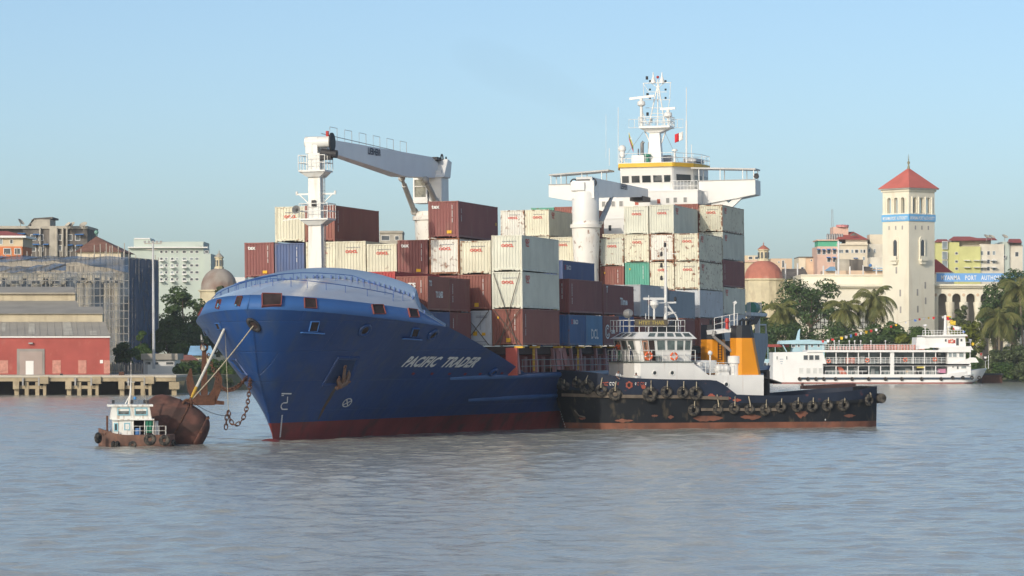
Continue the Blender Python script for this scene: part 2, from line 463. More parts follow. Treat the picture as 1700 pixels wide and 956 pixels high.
ship = thing('container_ship', 'large blue container ship with white cranes and bridge, loaded with stacked containers', 'ship', M=MSH)
def plated(m, sx, sz_, k):
    """welded plate seams and slight frame dents on a painted hull"""
    nt = m.node_tree; N = nt.nodes; L = nt.links; b = N['Principled BSDF']
    tc = N.new('ShaderNodeTexCoord'); sp = N.new('ShaderNodeSeparateXYZ'); cb_ = N.new('ShaderNodeCombineXYZ'); L.new(tc.outputs['Object'], sp.inputs[0])
    L.new(sp.outputs[1 if sx else 0], cb_.inputs[0]); L.new(sp.outputs[2], cb_.inputs[1])
    br = N.new('ShaderNodeTexBrick'); br.inputs['Scale'].default_value = 1.0; br.inputs['Brick Width'].default_value = 6.5; br.inputs['Row Height'].default_value = sz_; br.inputs['Mortar Size'].default_value = .035; br.inputs['Mortar Smooth'].default_value = .6
    for i in (1, 2): br.inputs[i].default_value = (1, 1, 1, 1)
    br.inputs[3].default_value = (0, 0, 0, 1); L.new(cb_.outputs[0], br.inputs[0])
    n = N.new('ShaderNodeTexNoise'); n.inputs['Scale'].default_value = .9; n.inputs['Detail'].default_value = 3; L.new(cb_.outputs[0], n.inputs['Vector'])
    a = N.new('ShaderNodeMath'); a.operation = 'MULTIPLY_ADD'; a.inputs[1].default_value = .9; L.new(n.outputs[0], a.inputs[0]); L.new(br.outputs[0], a.inputs[2])
    bp = N.new('ShaderNodeBump'); bp.inputs['Strength'].default_value = k; bp.inputs['Distance'].default_value = .06; L.new(a.outputs[0], bp.inputs['Height']); L.new(bp.outputs[0], b.inputs['Normal'])
plated(BLUE, True, 2.1, .55); plated(BOOT, True, 2.1, .5)
# hull -------------------------------------------------------------
cols = [-5.5, -5.42, -5.2, -4.9, -4.5, -4, -3.4, -2.7, -2, -1, 0, 1, 2, 3, 4, 5, 6, 7, 8, 9, 10, 11, 12, 12.6] + [14 + 2 * i for i in range(8)] + [28.8, 31, 34, 37, 40, 43, 46, 50, 55, 60, 70, 85, 100, 115, 125, 132, 136, 138.5]
def hull_col(un, sgn):
    zt = ztop(un); zs = [-1.5, -0.4, 0.5, 1.27] + [1.27 + (zt - 1.27) * i / 11 for i in range(1, 12)]
    fade = max(0.0, 1 - (un + 5.5) / 26) ** 1.0
    out = []
    for z in zs:
        u = un + (lerp_tab(STEM, max(z, -1.5)) - lerp_tab(STEM, zt)) * fade
        out.append(V((sgn * hv(u, z), u, z)))
    return out
mb = MB()
for sgn in (1, -1):
    rows = [hull_col(u, sgn) for u in cols]
    n = len(rows[0]); vs = [p for r in rows for p in r]
    o0 = len(mb.v); mb.v.extend([tuple(p) for p in vs])
    for i in range(len(rows) - 1):
        for k in range(n - 1):
            q = [o0 + i * n + k, o0 + (i + 1) * n + k, o0 + (i + 1) * n + k + 1, o0 + i * n + k + 1]
            mb.f.append(q if sgn > 0 else q[::-1]); mb.m.append(1 if k < 3 else 0)
a, b = hull_col(138.5, 1), hull_col(138.5, -1)                       # transom
mb.use(0).face(*(a + b[::-1]))
hull = mb.weld().build('hull', [BLUE, BOOT], ship, smooth=179)
# decks and bulkheads that close the hull
mb = MB()
us = [12.6, 16, 20, 24, 28.8, 36, 43, 52, 70, 100, 122, 132, 138]
mb.grid([[V((-hv(u, 4.3), u, 4.3)), V((hv(u, 4.3), u, 4.3))] for u in us])
mb.build('main_deck', DKRED, ship)
mb = MB()
_e = [(hv(12.4, z) - .12, z) for z in (4.2, 5, 6, 7, 7.9)] + [(7.6, 9.6), (6.4, 10.6), (3.6, 11.5)]
mb.face(*([(x, 12.45, z) for x, z in _e] + [(0, 12.45, 11.8)] + [(-x, 12.45, z) for x, z in _e[::-1]]))
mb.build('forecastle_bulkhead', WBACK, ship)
# bulbous bow, just awash
mb = MB(); mb.ball((0, -1.0, -1.55), 1.75, 20, 12, (0.75, 2.2, 1.0)); mb.build('bulbous_bow', BOOT, hull, smooth=60)
# bulwark -----------------------------------------------------------
def bcurve(n=60):
    """the knuckle line round the bow, starboard end to port end"""
    pts = []
    for k in range(-n, n + 1):
        t = abs(k) / n; u = -5.5 + 17.6 * t ** 1.9; sgn = 1 if k >= 0 else -1
        pts.append((sgn * hv(u, zk(u)), u, zk(u)))
    return [V(p) for p in pts]
BC = bcurve()
def btop(p):
    e = 0.985; h = 1.0
    if p.y > 9.3: h *= max(0.02, 1 - (p.y - 9.3) / 2.9)
    d = V((p.x, (p.y - 9.0) * .75, 0)).normalized() * (-.60 * h)
    return V((p.x + d.x, p.y + d.y, p.z + h))
mb = MB(); mb.grid([[p + V((p.x * .002, -.02, 0)) for p in BC], [btop(p) for p in BC]])
bul = mb.build('bulwark', BULW, ship, smooth=50)
so = bul.modifiers.new('thickness', 'SOLIDIFY'); so.thickness = 0.06
# whaleback ---------------------------------------------------------
def arch(v):
    a = abs(v); return 12.5 - 0.0255 * a * a - max(0.0, a - 7.4) ** 2 * 0.42
top = [btop(p) for p in BC]
plate = []; fas = []
for b in top:
    v = b.x; sl = min(1.0, abs(v) / 9.3)
    ue = 9.6 - 1.6 * sl ** 3; A = V((v * 0.97, ue + .9, arch(v) - 0.80)); B = V((v * 0.97, ue + 1.7 - 0.4 * sl, arch(v)))
    if A.z < b.z: A.z = b.z + .02
    if B.z < A.z: B.z = A.z + .02
    if A.y < b.y + .2: A = b + V((0, .12, .03)); B = b + V((0, .5, .1))
    plate.append([b.lerp(A, t) + V((0, 0, 0.35 * math.sin(math.pi * t) * (1 - sl))) for t in [i / 8 for i in range(9)]])
    fas.append([A + V((0, -.03, .03)), A.lerp(B, .5) + V((0, -.12, .10)), B, B + V((0, .3, -.25))])
mb = MB(); mb.grid([[plate[i][k] for i in range(len(plate))] for k in range(9)])
wb = mb.build('whaleback', mat('whaleback_plate_sheen', (0.42, 0.46, 0.53), 0.2, var=0.05, vs=0.3), ship, smooth=40)  # pale colour has the sky's sheen on the plate painted in
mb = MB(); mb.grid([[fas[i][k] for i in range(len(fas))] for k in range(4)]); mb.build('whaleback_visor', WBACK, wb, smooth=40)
def plate_at(v, t):
    j = min(range(len(top)), key=lambda i: abs(top[i].x - v)); k = t * 8; a = int(min(7, k)); return plate[j][a].lerp(plate[j][a + 1], k - a)
RAILB = mat('blue_railing', (0.03, 0.09, 0.28), 0.5)
for (va, ta, vb, tb, n) in ((-3.2, .30, 6.9, .30, 9), (-6.6, .55, -1.5, .93, 7), (-3.5, .40, 3.4, .85, 7), (3.4, .85, 7.4, .45, 7), (-7.6, .4, -3.0, .97, 8)):
    mb = MB(); pts = []
    for k in range(n + 1):
        t = k / n; p = plate_at(va + (vb - va) * t, ta + (tb - ta) * t); pts.append(p + V((0, 0, .5)))
        mb.cyl(p - V((0, 0, .05)), p + V((0, 0, .5)), .025, n=5)
    mb.tube(pts, .028, 5); mb.build('handrail', RAILB, wb)
for k in range(5, len(fas) - 4, 3):
    p = fas[k][0]; MB().beam(p + V((0, -.18, -.05)), p + V((0, -.16, .22)), .10, .05).build('stiffener', RAILB, wb)
# openings in the bulwark and hull
INNER = mat('red_oxide_lining', (0.20, 0.055, 0.045), 0.6); BLACKHOLE = mat('painted_dark_interior', (0.035, 0.022, 0.022), 0.8, var=0.4, vs=2)  # near-black pane colour stands in for unlit space behind openings
def quad_opening(px0, px1, py0, py1, name, slant=0.0, rim=INNER, on=None, z_off=0.0):
    """an opening whose corners the photograph shows, laid on the bulwark or the hull side"""
    cs = []
    for px, py in ((px0, py1), (px1, py1), (px1 + slant, py0), (px0 + slant, py0)): cs.append((px, py))
    if on == 'bulwark':
        pts = []
        for px, py in cs:
            best = None
            for i in range(len(BC) - 1):
                for w in (0.0, 0.25, .5, .75):
                    a = BC[i].lerp(BC[i + 1], w); b = btop(BC[i]).lerp(btop(BC[i + 1]), w)
                    for h in (0.0, .1, .2, .3, .4, .5, .6, .7, .8, .9, 1.0):
                        p = a.lerp(b, h); q = MSH @ p
                        e = (CX + q.x / q.y * F - px) ** 2 + (HY - (q.z - CAMZ) / q.y * F - py) ** 2
                        if best is None or e < best[0]: best = (e, p)
            pts.append(best[1])
        n = (pts[1] - pts[0]).cross(pts[3] - pts[0]).normalized()
        if n.y > 0 and abs(n.y) > .2 or n.dot(V((pts[0].x, -8, 0))) < 0: n = -n
    else:
        pts = [hull_hit(px, py) for px, py in cs]; n = hull_normal(sum(pts, V()) / 4)
    c = sum(pts, V()) / 4; ex = .22 if px1 - px0 > 30 else .03
    big = [c + (p - c) * 1.0 + n * (.09 + ex) for p in pts]; sm = [c + (p - c) * .93 + n * (.09 + ex) for p in pts]; back = [c + (p - c) * .92 + n * (.02 + ex) for p in pts]; base = [c + (p - c) * 1.04 - n * .05 for p in pts]
    mb = MB()
    for i in range(4):
        j = (i + 1) % 4
        mb.use(0).face(big[i], big[j], sm[j], sm[i]); mb.face(sm[i], sm[j], back[j], back[i]); mb.face(base[i], base[j], big[j], big[i])
    mb.use(1).face(*back)
    return mb.build(name, [rim, BLACKHOLE], bul if on == 'bulwark' else hull)
for a in ((434, 467, 490, 510, 0), (505, 525, 495.5, 512, -1), (619, 639, 505.5, 522.5, -3), (679, 696, 512, 527.5, -3), (390, 398, 492.5, 508, 5), (358.5, 364, 498.5, 513, 4), (327.5, 331, 509, 524, 3)):
    quad_opening(*a[:4], 'bulwark_opening', a[4], INNER, 'bulwark')
for a in ((512, 526, 533, 549.5, 4), (681, 692, 544.5, 558.5, 4), (362, 368, 536, 546, -4), (341, 346, 548, 557, -3)):
    quad_opening(*a[:4], 'side_opening', a[4], BULW)
# ledges under the side openings
for x0, x1, y0, y1 in ((499, 536, 550.5, 552.5), (668, 697, 560.5, 562.5)):
    a, b = hull_hit(x0, y0), hull_hit(x1, y1); MB().beam(a + hull_normal(a) * .12, b + hull_normal(b) * .12, .25, .09).build('opening_ledge', BULW, hull)
for px, py, r, sx in ((421, 539, .36, 1.35), (605, 547.5, .42, 1.15), (718, 555.5, .42, 1.1), (818.5, 617, .30, 1.2)):
    p = hull_hit(px, py); fm = hull_frame(p, .03); mb = MB()
    mb.use(0).torus((0, 0, 0.02), r, .13, n=22); mb.use(1).lathe([(.001, .03), (r, .04)], 22)
    mb.v = [tuple(fm @ V((q[0] * sx, q[1] * (.72 if px == 421 else 1), q[2]))) for q in mb.v]
    mb.build('fairlead', [DARK if px == 421 else BLUE, BLACKHOLE], hull, smooth=50)
for px, py in ((686, 620), (717, 620), (746, 620.3), (772, 620.5), (797, 620.5), (833, 619.3), (852, 618.6)):
    p = hull_hit(px, py); fm = hull_frame(p, .02); w, h = .2, .10
    mb = MB(); mb.add([fm @ V((x * w, y * h, zz)) for x, y, zz in ((-1, -1, 0), (1, -1, 0), (1, 1, 0), (-1, 1, 0))], [(0, 1, 2, 3)])
    mb.build('scupper', mat('scupper_red', (0.22, 0.04, 0.05), 0.6), hull)
# belts along the side
for pts in ([(747, 627), (790, 626), (840, 624.8), (890, 623), (935, 621.5)], [(777, 663), (820, 661.6), (870, 659), (920, 656)]):
    P = [hull_hit(*p) for p in pts]; z0 = P[0].z; last = P[-1]
    us_ = [P[0].y + (100 - P[0].y) * i / 30 for i in range(31)]; zz = sum(p.z for p in P) / len(P)
    mb = MB(); rows = [[], [], [], [], []]
    for i, u in enumerate(us_):
        w = min(1, i / 2 + .02); x = hv(u, zz)
        for r, (dx, dz) in zip(rows, ((-.02, .2), (.13 * w, .16), (.16 * w, 0), (.08 * w, -.13), (-.02, -.2))): r.append(V((x + dx, u, zz + dz)))
    mb.grid(rows); mb.build('rubbing_strake', mat('strake_blue', (0.035, 0.11, 0.28), 0.4), hull, smooth=50)
# name, marks
LETTER = mat('white_lettering', (0.72, 0.73, 0.73), 0.5, var=0.05)
def hull_text(body, px0, py0, px1, py1, height, name, **k):
    """lettering wrapped onto the plating: baseline from (px0,py0) to (px1,py1)"""
    a, b = hull_hit(px0, py0), hull_hit(px1, py1)
    vs, fs = text_data(body, 1.0, align='LEFT', **k)
    xs = [p[0] for p in vs]; w = max(xs) - min(xs); x0 = min(xs)
    out = []
    for x, y, _ in vs:
        t = (x - x0) / w; u = a.y + (b.y - a.y) * t; z = a.z + (b.z - a.z) * t + y * height / .72
        s = 1 if a.x > 0 else -1
        p = V((s * hv(u, z), u, z)); out.append(p + hull_normal(p) * .03)
    mb = MB(); mb.add(out, fs); return mb.build(name, LETTER, hull)
hull_text('PACIFIC  TRADER', 666, 607.5, 785, 608.5, 0.72, 'name_lettering', bold=0.045, shear=0.28, spacing=1.08)
p = hull_hit(576, 668); fm = hull_frame(p, .03); mb = MB()
ring = []
for k in range(28):
    a = 2 * math.pi * k / 28; ring.append((math.cos(a), math.sin(a)))
for k in range(28):
    (c0, s0), (c1, s1) = ring[k], ring[(k + 1) % 28]
    mb.face(*[fm @ V((x * .62, y * .40, 0)) for x, y in ((c0, s0), (c1, s1), (c1 * .80, s1 * .80), (c0 * .80, s0 * .80))])
for sg in (1, -1):
    d = V((.7, .7 * sg)); n = V((-.7 * sg, .7)) * .11
    mb.face(*[fm @ V((q.x * .62, q.y * .40, 0.004 * (2 + sg))) for q in (V((-d.x, -d.y)) * .85 - n, V((d.x, d.y)) * .85 - n, V((d.x, d.y)) * .85 + n, V((-d.x, -d.y)) * .85 + n)])
mb.build('thruster_mark', LETTER, hull)
mb = MB()                                                      # bulb symbol and draught figures at the stem
def hull_line(pts, w):
    P = [hull_hit(*p) for p in pts]
    for a, b in zip(P, P[1:]):
        n = hull_normal(a); s = (b - a).cross(n).normalized() * w / 2
        mb.face(a - s + n * .03, b - s + hull_normal(b) * .03, b + s + hull_normal(b) * .03, a + s + n * .03)
hull_line([(477, 658), (476.5, 668), (470, 668.5), (467, 671), (466, 675), (468, 679), (477, 679)], .09)
hull_line([(477, 668), (471, 668.5)], .09)
hull_line([(467, 653), (483.5, 653.2)], .10); hull_line([(467, 656), (471, 656)], .08)
for i in range(12):
    y = 690 + i * 3.4; hull_line([(466.8 - i * .33, y), (469 - i * .33, y)], .13)
mb.build('draught_marks', LETTER, hull)
# anchor pocket on the port bow with its stowed anchor, and the empty one to starboard
PK = mat('pocket_shade_blue', (0.009, 0.038, 0.12), 0.5)  # hull blue darkened to paint shade into the shallow recess
def pocket(corners, name, depth=.02):
    P = [hull_hit(*c) for c in corners]; c = sum(P, V()) / len(P); n = hull_normal(c)
    mb = MB(); big = [p + n * .10 for p in P]; inn = [c + (p - c) * .86 + n * .08 for p in P]; back = [c + (p - c) * .80 + n * .03 for p in P]; base = [c + (p - c) * 1.05 - n * .1 for p in P]
    m = len(P)
    for i in range(m):
        j = (i + 1) % m
        mb.use(0).face(big[i], big[j], inn[j], inn[i]); mb.face(inn[i], inn[j], back[j], back[i]); mb.face(base[i], base[j], big[j], big[i])
    mb.use(1).face(*back)
    return mb.build(name, [BLUE, PK], hull), c, n
pocket([(533, 641), (579, 638), (596, 593), (561, 592)], 'anchor_pocket')
pocket([(404, 621), (411, 622), (392, 596), (381, 595)], 'anchor_pocket')
STOW = mat('stowed_anchor_paint', (0.24, 0.17, 0.14), 0.8, var=0.3, vs=2, dirt=(0.2, 0.08, 0.04), da=.7, ds=(1, 1, 1), dt=.45)
def anchor_mb(S_=1.0):
    """stockless anchor: shank up, head down, two flukes; local x across, y out of the plane"""
    mb = MB()
    mb.beam((0, 0, -.1), (0, 0, 2.7), .40, .34, w2=.24, h2=.22)
    mb.torus((0, 0, 2.85), .20, .07, (0, 1, 0), 16, 6)
    mb.beam((-.62, 0, -.42), (.62, 0, -.42), .66, .62)
    for s in (1, -1):                                    # flukes: foot, arm, palm, tip
        for a, b, w0, w1, d0, d1 in (((.30, -.52), (1.22, -.60), .30, .22, .56, .46), ((.45, -.40), (.80, .25), .62, .44, .50, .40), ((.78, .18), (.92, .85), .46, .42, .40, .30), ((.92, .82), (.84, 1.55), .42, .10, .30, .12)):
            mb.beam((s * a[0], 0, a[1]), (s * b[0], 0, b[1]), w0, d0, (0, 1, 0), w1, d1)
    mb.v = [(x * S_, y * S_, z * S_) for x, y, z in mb.v]
    return mb
p = hull_hit(566, 630); n = hull_normal(p); up = (hull_hit(570, 600) - p).normalized(); side = up.cross(n).normalized()
R3 = Matrix(((side.x, n.x, up.x, p.x + n.x * .25), (side.y, n.y, up.y, p.y + n.y * .25), (side.z, n.z, up.z, p.z + n.z * .25), (0, 0, 0, 1)))
a_ = anchor_mb(.54); a_.v = [tuple(R3 @ V(q)) for q in a_.v]; a_.build('stowed_anchor', STOW, ship, smooth=30)
# rust run below the port anchor (a stain that follows the plating)
mb = MB(); L_ = []
for i, (px, py, w) in enumerate(((560, 640, .12), (552, 652, .2), (545, 664, .22), (538, 676, .18), (532, 688, .15), (528, 697, .06))):
    p = hull_hit(px, py); fm = hull_frame(p, .012); L_.append([fm @ V((-w, 0, 0)), fm @ V((w, 0, 0))])
mb.grid(L_); mb.build('rust_stain', mat('rust_stain', (0.075, 0.075, 0.085), 0.6, var=.4, vs=2, dirt=(.16, .085, .04), da=.9, ds=(1, 1, .2), dt=.42), hull)

# foremast -----------------------------------------------------------
def plat(mb, c, w, d, z, h=1.0, rail=.03, floor=.12):
    """a platform with railing"""
    x, y = c; mb.box((x - w / 2, y - d / 2, z - floor), (x + w / 2, y + d / 2, z))
    cs = [V((x - w / 2, y - d / 2, z)), V((x + w / 2, y - d / 2, z)), V((x + w / 2, y + d / 2, z)), V((x - w / 2, y + d / 2, z))]
    for hh in (h, h * .5): mb.tube([p + V((0, 0, hh)) for p in cs], rail, 5, True)
    for a, b in zip(cs, cs[1:] + cs[:1]):
        n = max(1, round((b - a).length / .7))
        for k in range(n): p = a.lerp(b, k / n); mb.cyl(p, p + V((0, 0, h)), rail, n=5)
MU = 13.0
m0 = ship_at(525.5, 443, u=MU); m1 = ship_at(524, 250, u=MU)
mx = (m0.x + m1.x) / 2
mb = MB(); mb.beam((mx, MU, 4.3), (mx, MU, m1.z - .2), 1.2, 1.0, (0, 1, 0), .92, .8)
fm_ = mb.build('foremast', WHITE, ship, bevel=.05)
mb = MB(); zt = ship_at(524, 228, u=MU).z
mb.beam((mx - .1, MU, m1.z - 1.4), (mx - .1, MU, zt), .72, .7, (0, 1, 0)); mb.cyl((mx - .75, MU, zt - .35), (mx + 1.25, MU, zt - .35), .42, n=16)
mb.box((mx - .65, MU - .4, zt - 1.2), (mx - .15, MU + .3, zt - .1)); mb.build('mast_head', WHITE, fm_, smooth=40)
mb = MB(); mb.cyl((mx + .5, MU - .1, zt - 1.15), (mx + 1.7, MU - .1, zt - 1.3), .30, n=12); mb.box((mx + .45, MU - .35, zt - 1.7), (mx + 1.3, MU + .2, zt - 1.2))
mb.cyl((mx + 1.25, MU, zt - .4), (mx + 1.36, MU, zt - .4), .72, n=20); mb.build('boom_cradle', DARK, fm_, smooth=40)
mb = MB(); mb.cyl((mx + .95, MU, zt), (mx + .95, MU, zt + .45), .12, n=10); mb.build('top_lamp', REDP, fm_)
for z_px, w, xo in ((283, 2.05, 0), (363, 2.2, .1)):
    z = ship_at(524, z_px, u=MU).z; mb = MB(); plat(mb, (mx + xo, MU), w, 2.0, z, 1.1); mb.ext([V((mx - .5, MU - .6, z - .5)), V((mx + .5, MU - .6, z - .5)), V((mx + w / 2 + xo, MU - .9, z - .12)), V((mx - w / 2 + xo, MU - .9, z - .12))], (0, 1.6, 0))
    mb.build('mast_platform', WHITE, fm_)
z = ship_at(524, 322, u=MU).z; mb = MB()
mb.beam((mx - 1.55, MU, z), (mx + 1.55, MU, z), .09, .12)
for s in (1, -1): mb.beam((mx + s * .5, MU, z - .75), (mx + s * 1.3, MU, z), .07); mb.cyl((mx + s * 1.5, MU, z), (mx + s * 1.5, MU, z + .22), .09, n=8)
mb.build('crosstree', WHITE, fm_)
z = ship_at(524, 358, u=MU).z; mb = MB()
mb.lathe([(.07, 0), (.09, .3), (.16, .45), (.32, .6)], 16, (mx - 1.05, MU - 1.0, z + .3), Matrix.Rotation(rad(78), 3, 'X')); mb.build('fog_horn', STEEL, fm_, smooth=60)
mb = MB(); mb.beam((mx - 1.0, MU - .9, z - .2), (mx - 2.3, MU - .9, z - .35), .07); mb.beam((mx - 1.0, MU - .9, z + .6), (mx - 1.9, MU - .9, z - .3), .06); mb.build('horn_bracket', WHITE, fm_)
mb = MB(); zl = ship_at(524, 335, u=MU).z; mb.box((mx - .16, MU - .62, zl - .35), (mx + .16, MU - .5, zl + .1)); mb.build('mast_light', DARK, fm_)
mb = MB()
for k in range(40):
    zz = 9 + k * .3
    mb.beam((mx + .64, MU - .2, zz), (mx + .64, MU + .2, zz), .03)
for s in (-.2, .2): mb.beam((mx + .64, MU + s, 8), (mx + .64, MU + s, 21), .04)
mb.build('mast_ladder', STEEL, fm_)

# deck cranes ----------------------------------------------------------
def crane(cu, tip_u, px_c, y_collar, y_top, boom, label):
    c = ship_at(px_c, y_collar, u=cu); cx = c.x; zc = c.z; zt = ship_at(px_c, y_top, u=cu).z
    mb = MB(); mb.lathe([(1.22, 4.3 - zc), (1.22, -3.6), (1.38, -.6), (1.38, -.25), (1.55, -.22), (1.55, .12), (1.36, .14), (1.3, .5)], 28, (cx, cu, zc))
    ped = mb.build('deck_crane', mat('crane_white', (0.78, 0.76, 0.71), 0.5, var=0.06, dirt=(0.42, 0.22, 0.10), da=0.55, ds=(.8, .8, .25), dt=0.62, rust=.42), ship, smooth=40, label=label)
    return ped, cx, zc, zt
# forward crane: boom reaches forward over the bays and rests on the foremast
ped, cx, zc, zt = crane(41.2, MU, 716, 361, 290, None, 'white deck crane whose long boom rests on the foremast')
cz = lambda py, u, px=716: ship_at(px, py, u=u).z
mb = MB(); u = 41.2
mb.box((cx + .05, u - 1.0, zc + .3), (cx + 1.2, u + 1.2, cz(283, u))); mb.ext([V((cx - 1.05, u - 1.2, cz(296, u))), V((cx - 1.05, u + .9, cz(296, u))), V((cx - 1.05, u + 1.4, cz(268, u))), V((cx - 1.05, u + .2, cz(264, u)))], (2.5, 0, 0))
mb.build('slewing_column', CLEANW, ped, bevel=.08)
mb = MB(); z0, z1 = cz(338, u), cz(294, u)
mb.use(0).box((cx - 1.16, u - 1.3, z0), (cx + .04, u + .6, z0 + .5)); mb.box((cx - 1.16, u - 1.3, z1 - .25), (cx + .04, u + .6, z1))
for x in (-1.1, -.02): mb.beam((cx + x, u - 1.25, z0 + .4), (cx + x, u - 1.25, z1 - .1), .12); mb.beam((cx + x, u + .5, z0 + .4), (cx + x, u + .5, z1 - .1), .12)
mb.beam((cx - 1.1, u - 1.26, z1 - .8), (cx, u - 1.26, z1 - .8), .06)
mb.use(1).box((cx - 1.08, u - 1.2, z0 + .45), (cx - .04, u + .5, z1 - .2)); mb.build('operator_cab', [CLEANW, mat('cab_glass', (0.16, 0.17, 0.15), 0.15, var=0.4, vs=6)], ped)
BOOMW = mat('boom_white', (0.84, 0.85, 0.86), 0.45, var=0.04)
prof = [(u + 1.4, cz(278, u)), (u - 2.0, cz(263, u)), (MU + .9, ship_at(556, 229, u=MU).z), (MU + .5, ship_at(556, 250, u=MU).z), (u - 9.0, ship_at(666, 293, u=u - 9).z), (u - .6, cz(296, u)), (u + 1.3, cz(290, u))]
mb = MB()
def ppos(k, s):
    uu, z = prof[k]; t = (41.2 - uu) / 28.2; w = 1.45 - .75 * max(0, min(1, t)); xc = cx + (mx + .35 - cx) * max(0, min(1, t)); return V((xc + s * w / 2, uu, z))
A = [ppos(k, -1) for k in range(7)]; B = [ppos(k, 1) for k in range(7)]
mb.add(A + B, [tuple(range(7)), tuple(range(7, 14))[::-1]] + [(i, (i + 1) % 7, 7 + (i + 1) % 7, 7 + i) for i in range(7)])
bm_ = mb.build('boom', BOOMW, ped)
a, b = B[1], B[2]; mb = MB(); c, d = B[4], B[3]
q = a.lerp(b, .56).lerp(c.lerp(d, .45), .42); ax = (b - a).normalized()
M_ = frame_m(q + V((.04, 0, 0)), -ax, (0, 0, 1)); text_mb(mb, 'LIEBHERR', M_, .72, bold=.02); mb.build('maker_lettering', mat('dark_lettering', (0.05, 0.06, 0.1), .6), bm_)
mb = MB()
for k in range(6):
    t = .08 + .145 * k; p = A[1].lerp(A[2], 1 - t); q = A[1].lerp(A[2], 1 - t - .07)
    p = p + V((.2, 0, 0)); q = q + V((.2, 0, 0)); h = V((0, 0, 1.05)); mb.tube([p, p + h, q + h, q], .022, 5)
mb.tube([A[2] + V((.3, -.4, .4)), A[1].lerp(A[2], .5) + V((.3, 0, .25)), A[1] + V((.3, 0, .1))], .03, 5)
mb.build('boom_guard', STEEL, bm_)
mb = MB(); mb.box((cx - .2, u - 1.2, cz(267, u)), (cx + .9, u + .2, cz(262, u))); mb.torus((cx + 1.05, u + 1.0, cz(269, u)), .42, .07, (1, .3, 0)); mb.torus((cx + .8, u + .6, cz(266, u)), .5, .06, (1, .5, 0)); mb.build('hoist_winch', DARK, ped)
for s in (-1, 1):
    mb = MB(); p0 = V((cx - 1.25, u - .7, cz(351, u))) if s < 0 else V((cx + 1.0, u - 2.2, cz(336, u)))
    p1 = V((cx - .7, u - 6.2, ship_at(665, 296, u=u - 6).z)) if s < 0 else V((cx + .8, u - 4.4, ship_at(705, 299, u=u - 4).z))
    mb.cyl(p0, p0.lerp(p1, .8), .22, n=10); mb.cyl(p0.lerp(p1, .78), p1, .15, n=10); mb.ball(p1, .3); mb.ball(p0, .33)
    mb.build('luffing_cylinder', mat('ram_grey', (0.5, 0.49, 0.46), .5), ped, smooth=50)
# after crane: boom reaches aft and rests before the bridge
u = 96.8
ped, cx, zc, zt = crane(u, 125, 972.5, 374.5, 300, None, 'white deck crane with rusty pedestal standing before the bridge')
cz = lambda py, u=96.8, px=972: ship_at(px, py, u=u).z
mb = MB(); mb.lathe([(1.3, .4), (1.33, .6), (1.33, cz(322) - zc), (1.2, cz(318) - zc), (.001, cz(318) - zc)], 26, (cx, u, zc)); mb.box((cx - 1.15, u - 1.0, cz(330)), (cx + 1.1, u + 1.0, cz(301)))
mb.build('slewing_column', CLEANW, ped, smooth=40)
mb = MB(); mb.box((cx - 1.22, u - 1.25, cz(317)), (cx + .2, u - .95, cz(303))); mb.build('winch_cover', CLEANW, ped, bevel=.03)
mb = MB(); mb.box((cx - .7, u - .6, cz(300)), (cx + .6, u + .4, cz(294)))
for x in (-1.1, .8): mb.torus((cx + x, u - .2, cz(304)), .42, .07, (.4, 1, 0))
mb.build('hoist_winch', DARK, ped)
tipz = ship_at(1068, 322, u=124.5).z; E = 124.0
prof = [(u - .8, cz(294)), (u + 1.5, cz(295)), (u + 11, ship_at(1018, 303, u=108).z), (E, tipz + .5), (E, tipz - .35), (u + 12, ship_at(1015, 327, u=108).z), (u + 1.2, cz(328)), (u + .6, cz(322))]
A = [V((cx - .75 + .3 * max(0, (uu - u) / 27), uu, z)) for uu, z in prof]; B = [V((cx + .85 - .3 * max(0, (uu - u) / 27), uu, z)) for uu, z in prof]
mb = MB(); k = len(prof); mb.add(A + B, [tuple(range(k)), tuple(range(k, 2 * k))[::-1]] + [(i, (i + 1) % k, k + (i + 1) % k, k + i) for i in range(k)])
bm2 = mb.build('boom', BOOMW, ped)
mb = MB(); q = B[2].lerp(B[3], .18).lerp(B[5].lerp(B[4], .2), .42) + V((.06, 0, 0)); M_ = frame_m(q, B[3] - B[2], (0, 0, 1)); text_mb(mb, 'LIEBHERR', M_, .8, bold=.02); mb.build('maker_lettering', MATS['dark_lettering'], bm2)
mb = MB(); mb.box((cx - .7, E - 3.5, tipz - .9), (cx + .7, E + .4, tipz - .4)); mb.ball((cx, E, tipz - .5), .5, 10, 8, (1.1, 2, .8)); mb.build('hook_block', DARK, bm2)
mb = MB(); p0 = V((cx + 1.35, u + .6, cz(370))); p1 = V((cx + .6, u + 9.2, ship_at(1011, 327, u=106).z)); mb.cyl(p0, p0.lerp(p1, .75), .26, n=10); mb.cyl(p0.lerp(p1, .7), p1, .18, n=10); mb.build('luffing_cylinder', MATS['ram_grey'], ped, smooth=50)

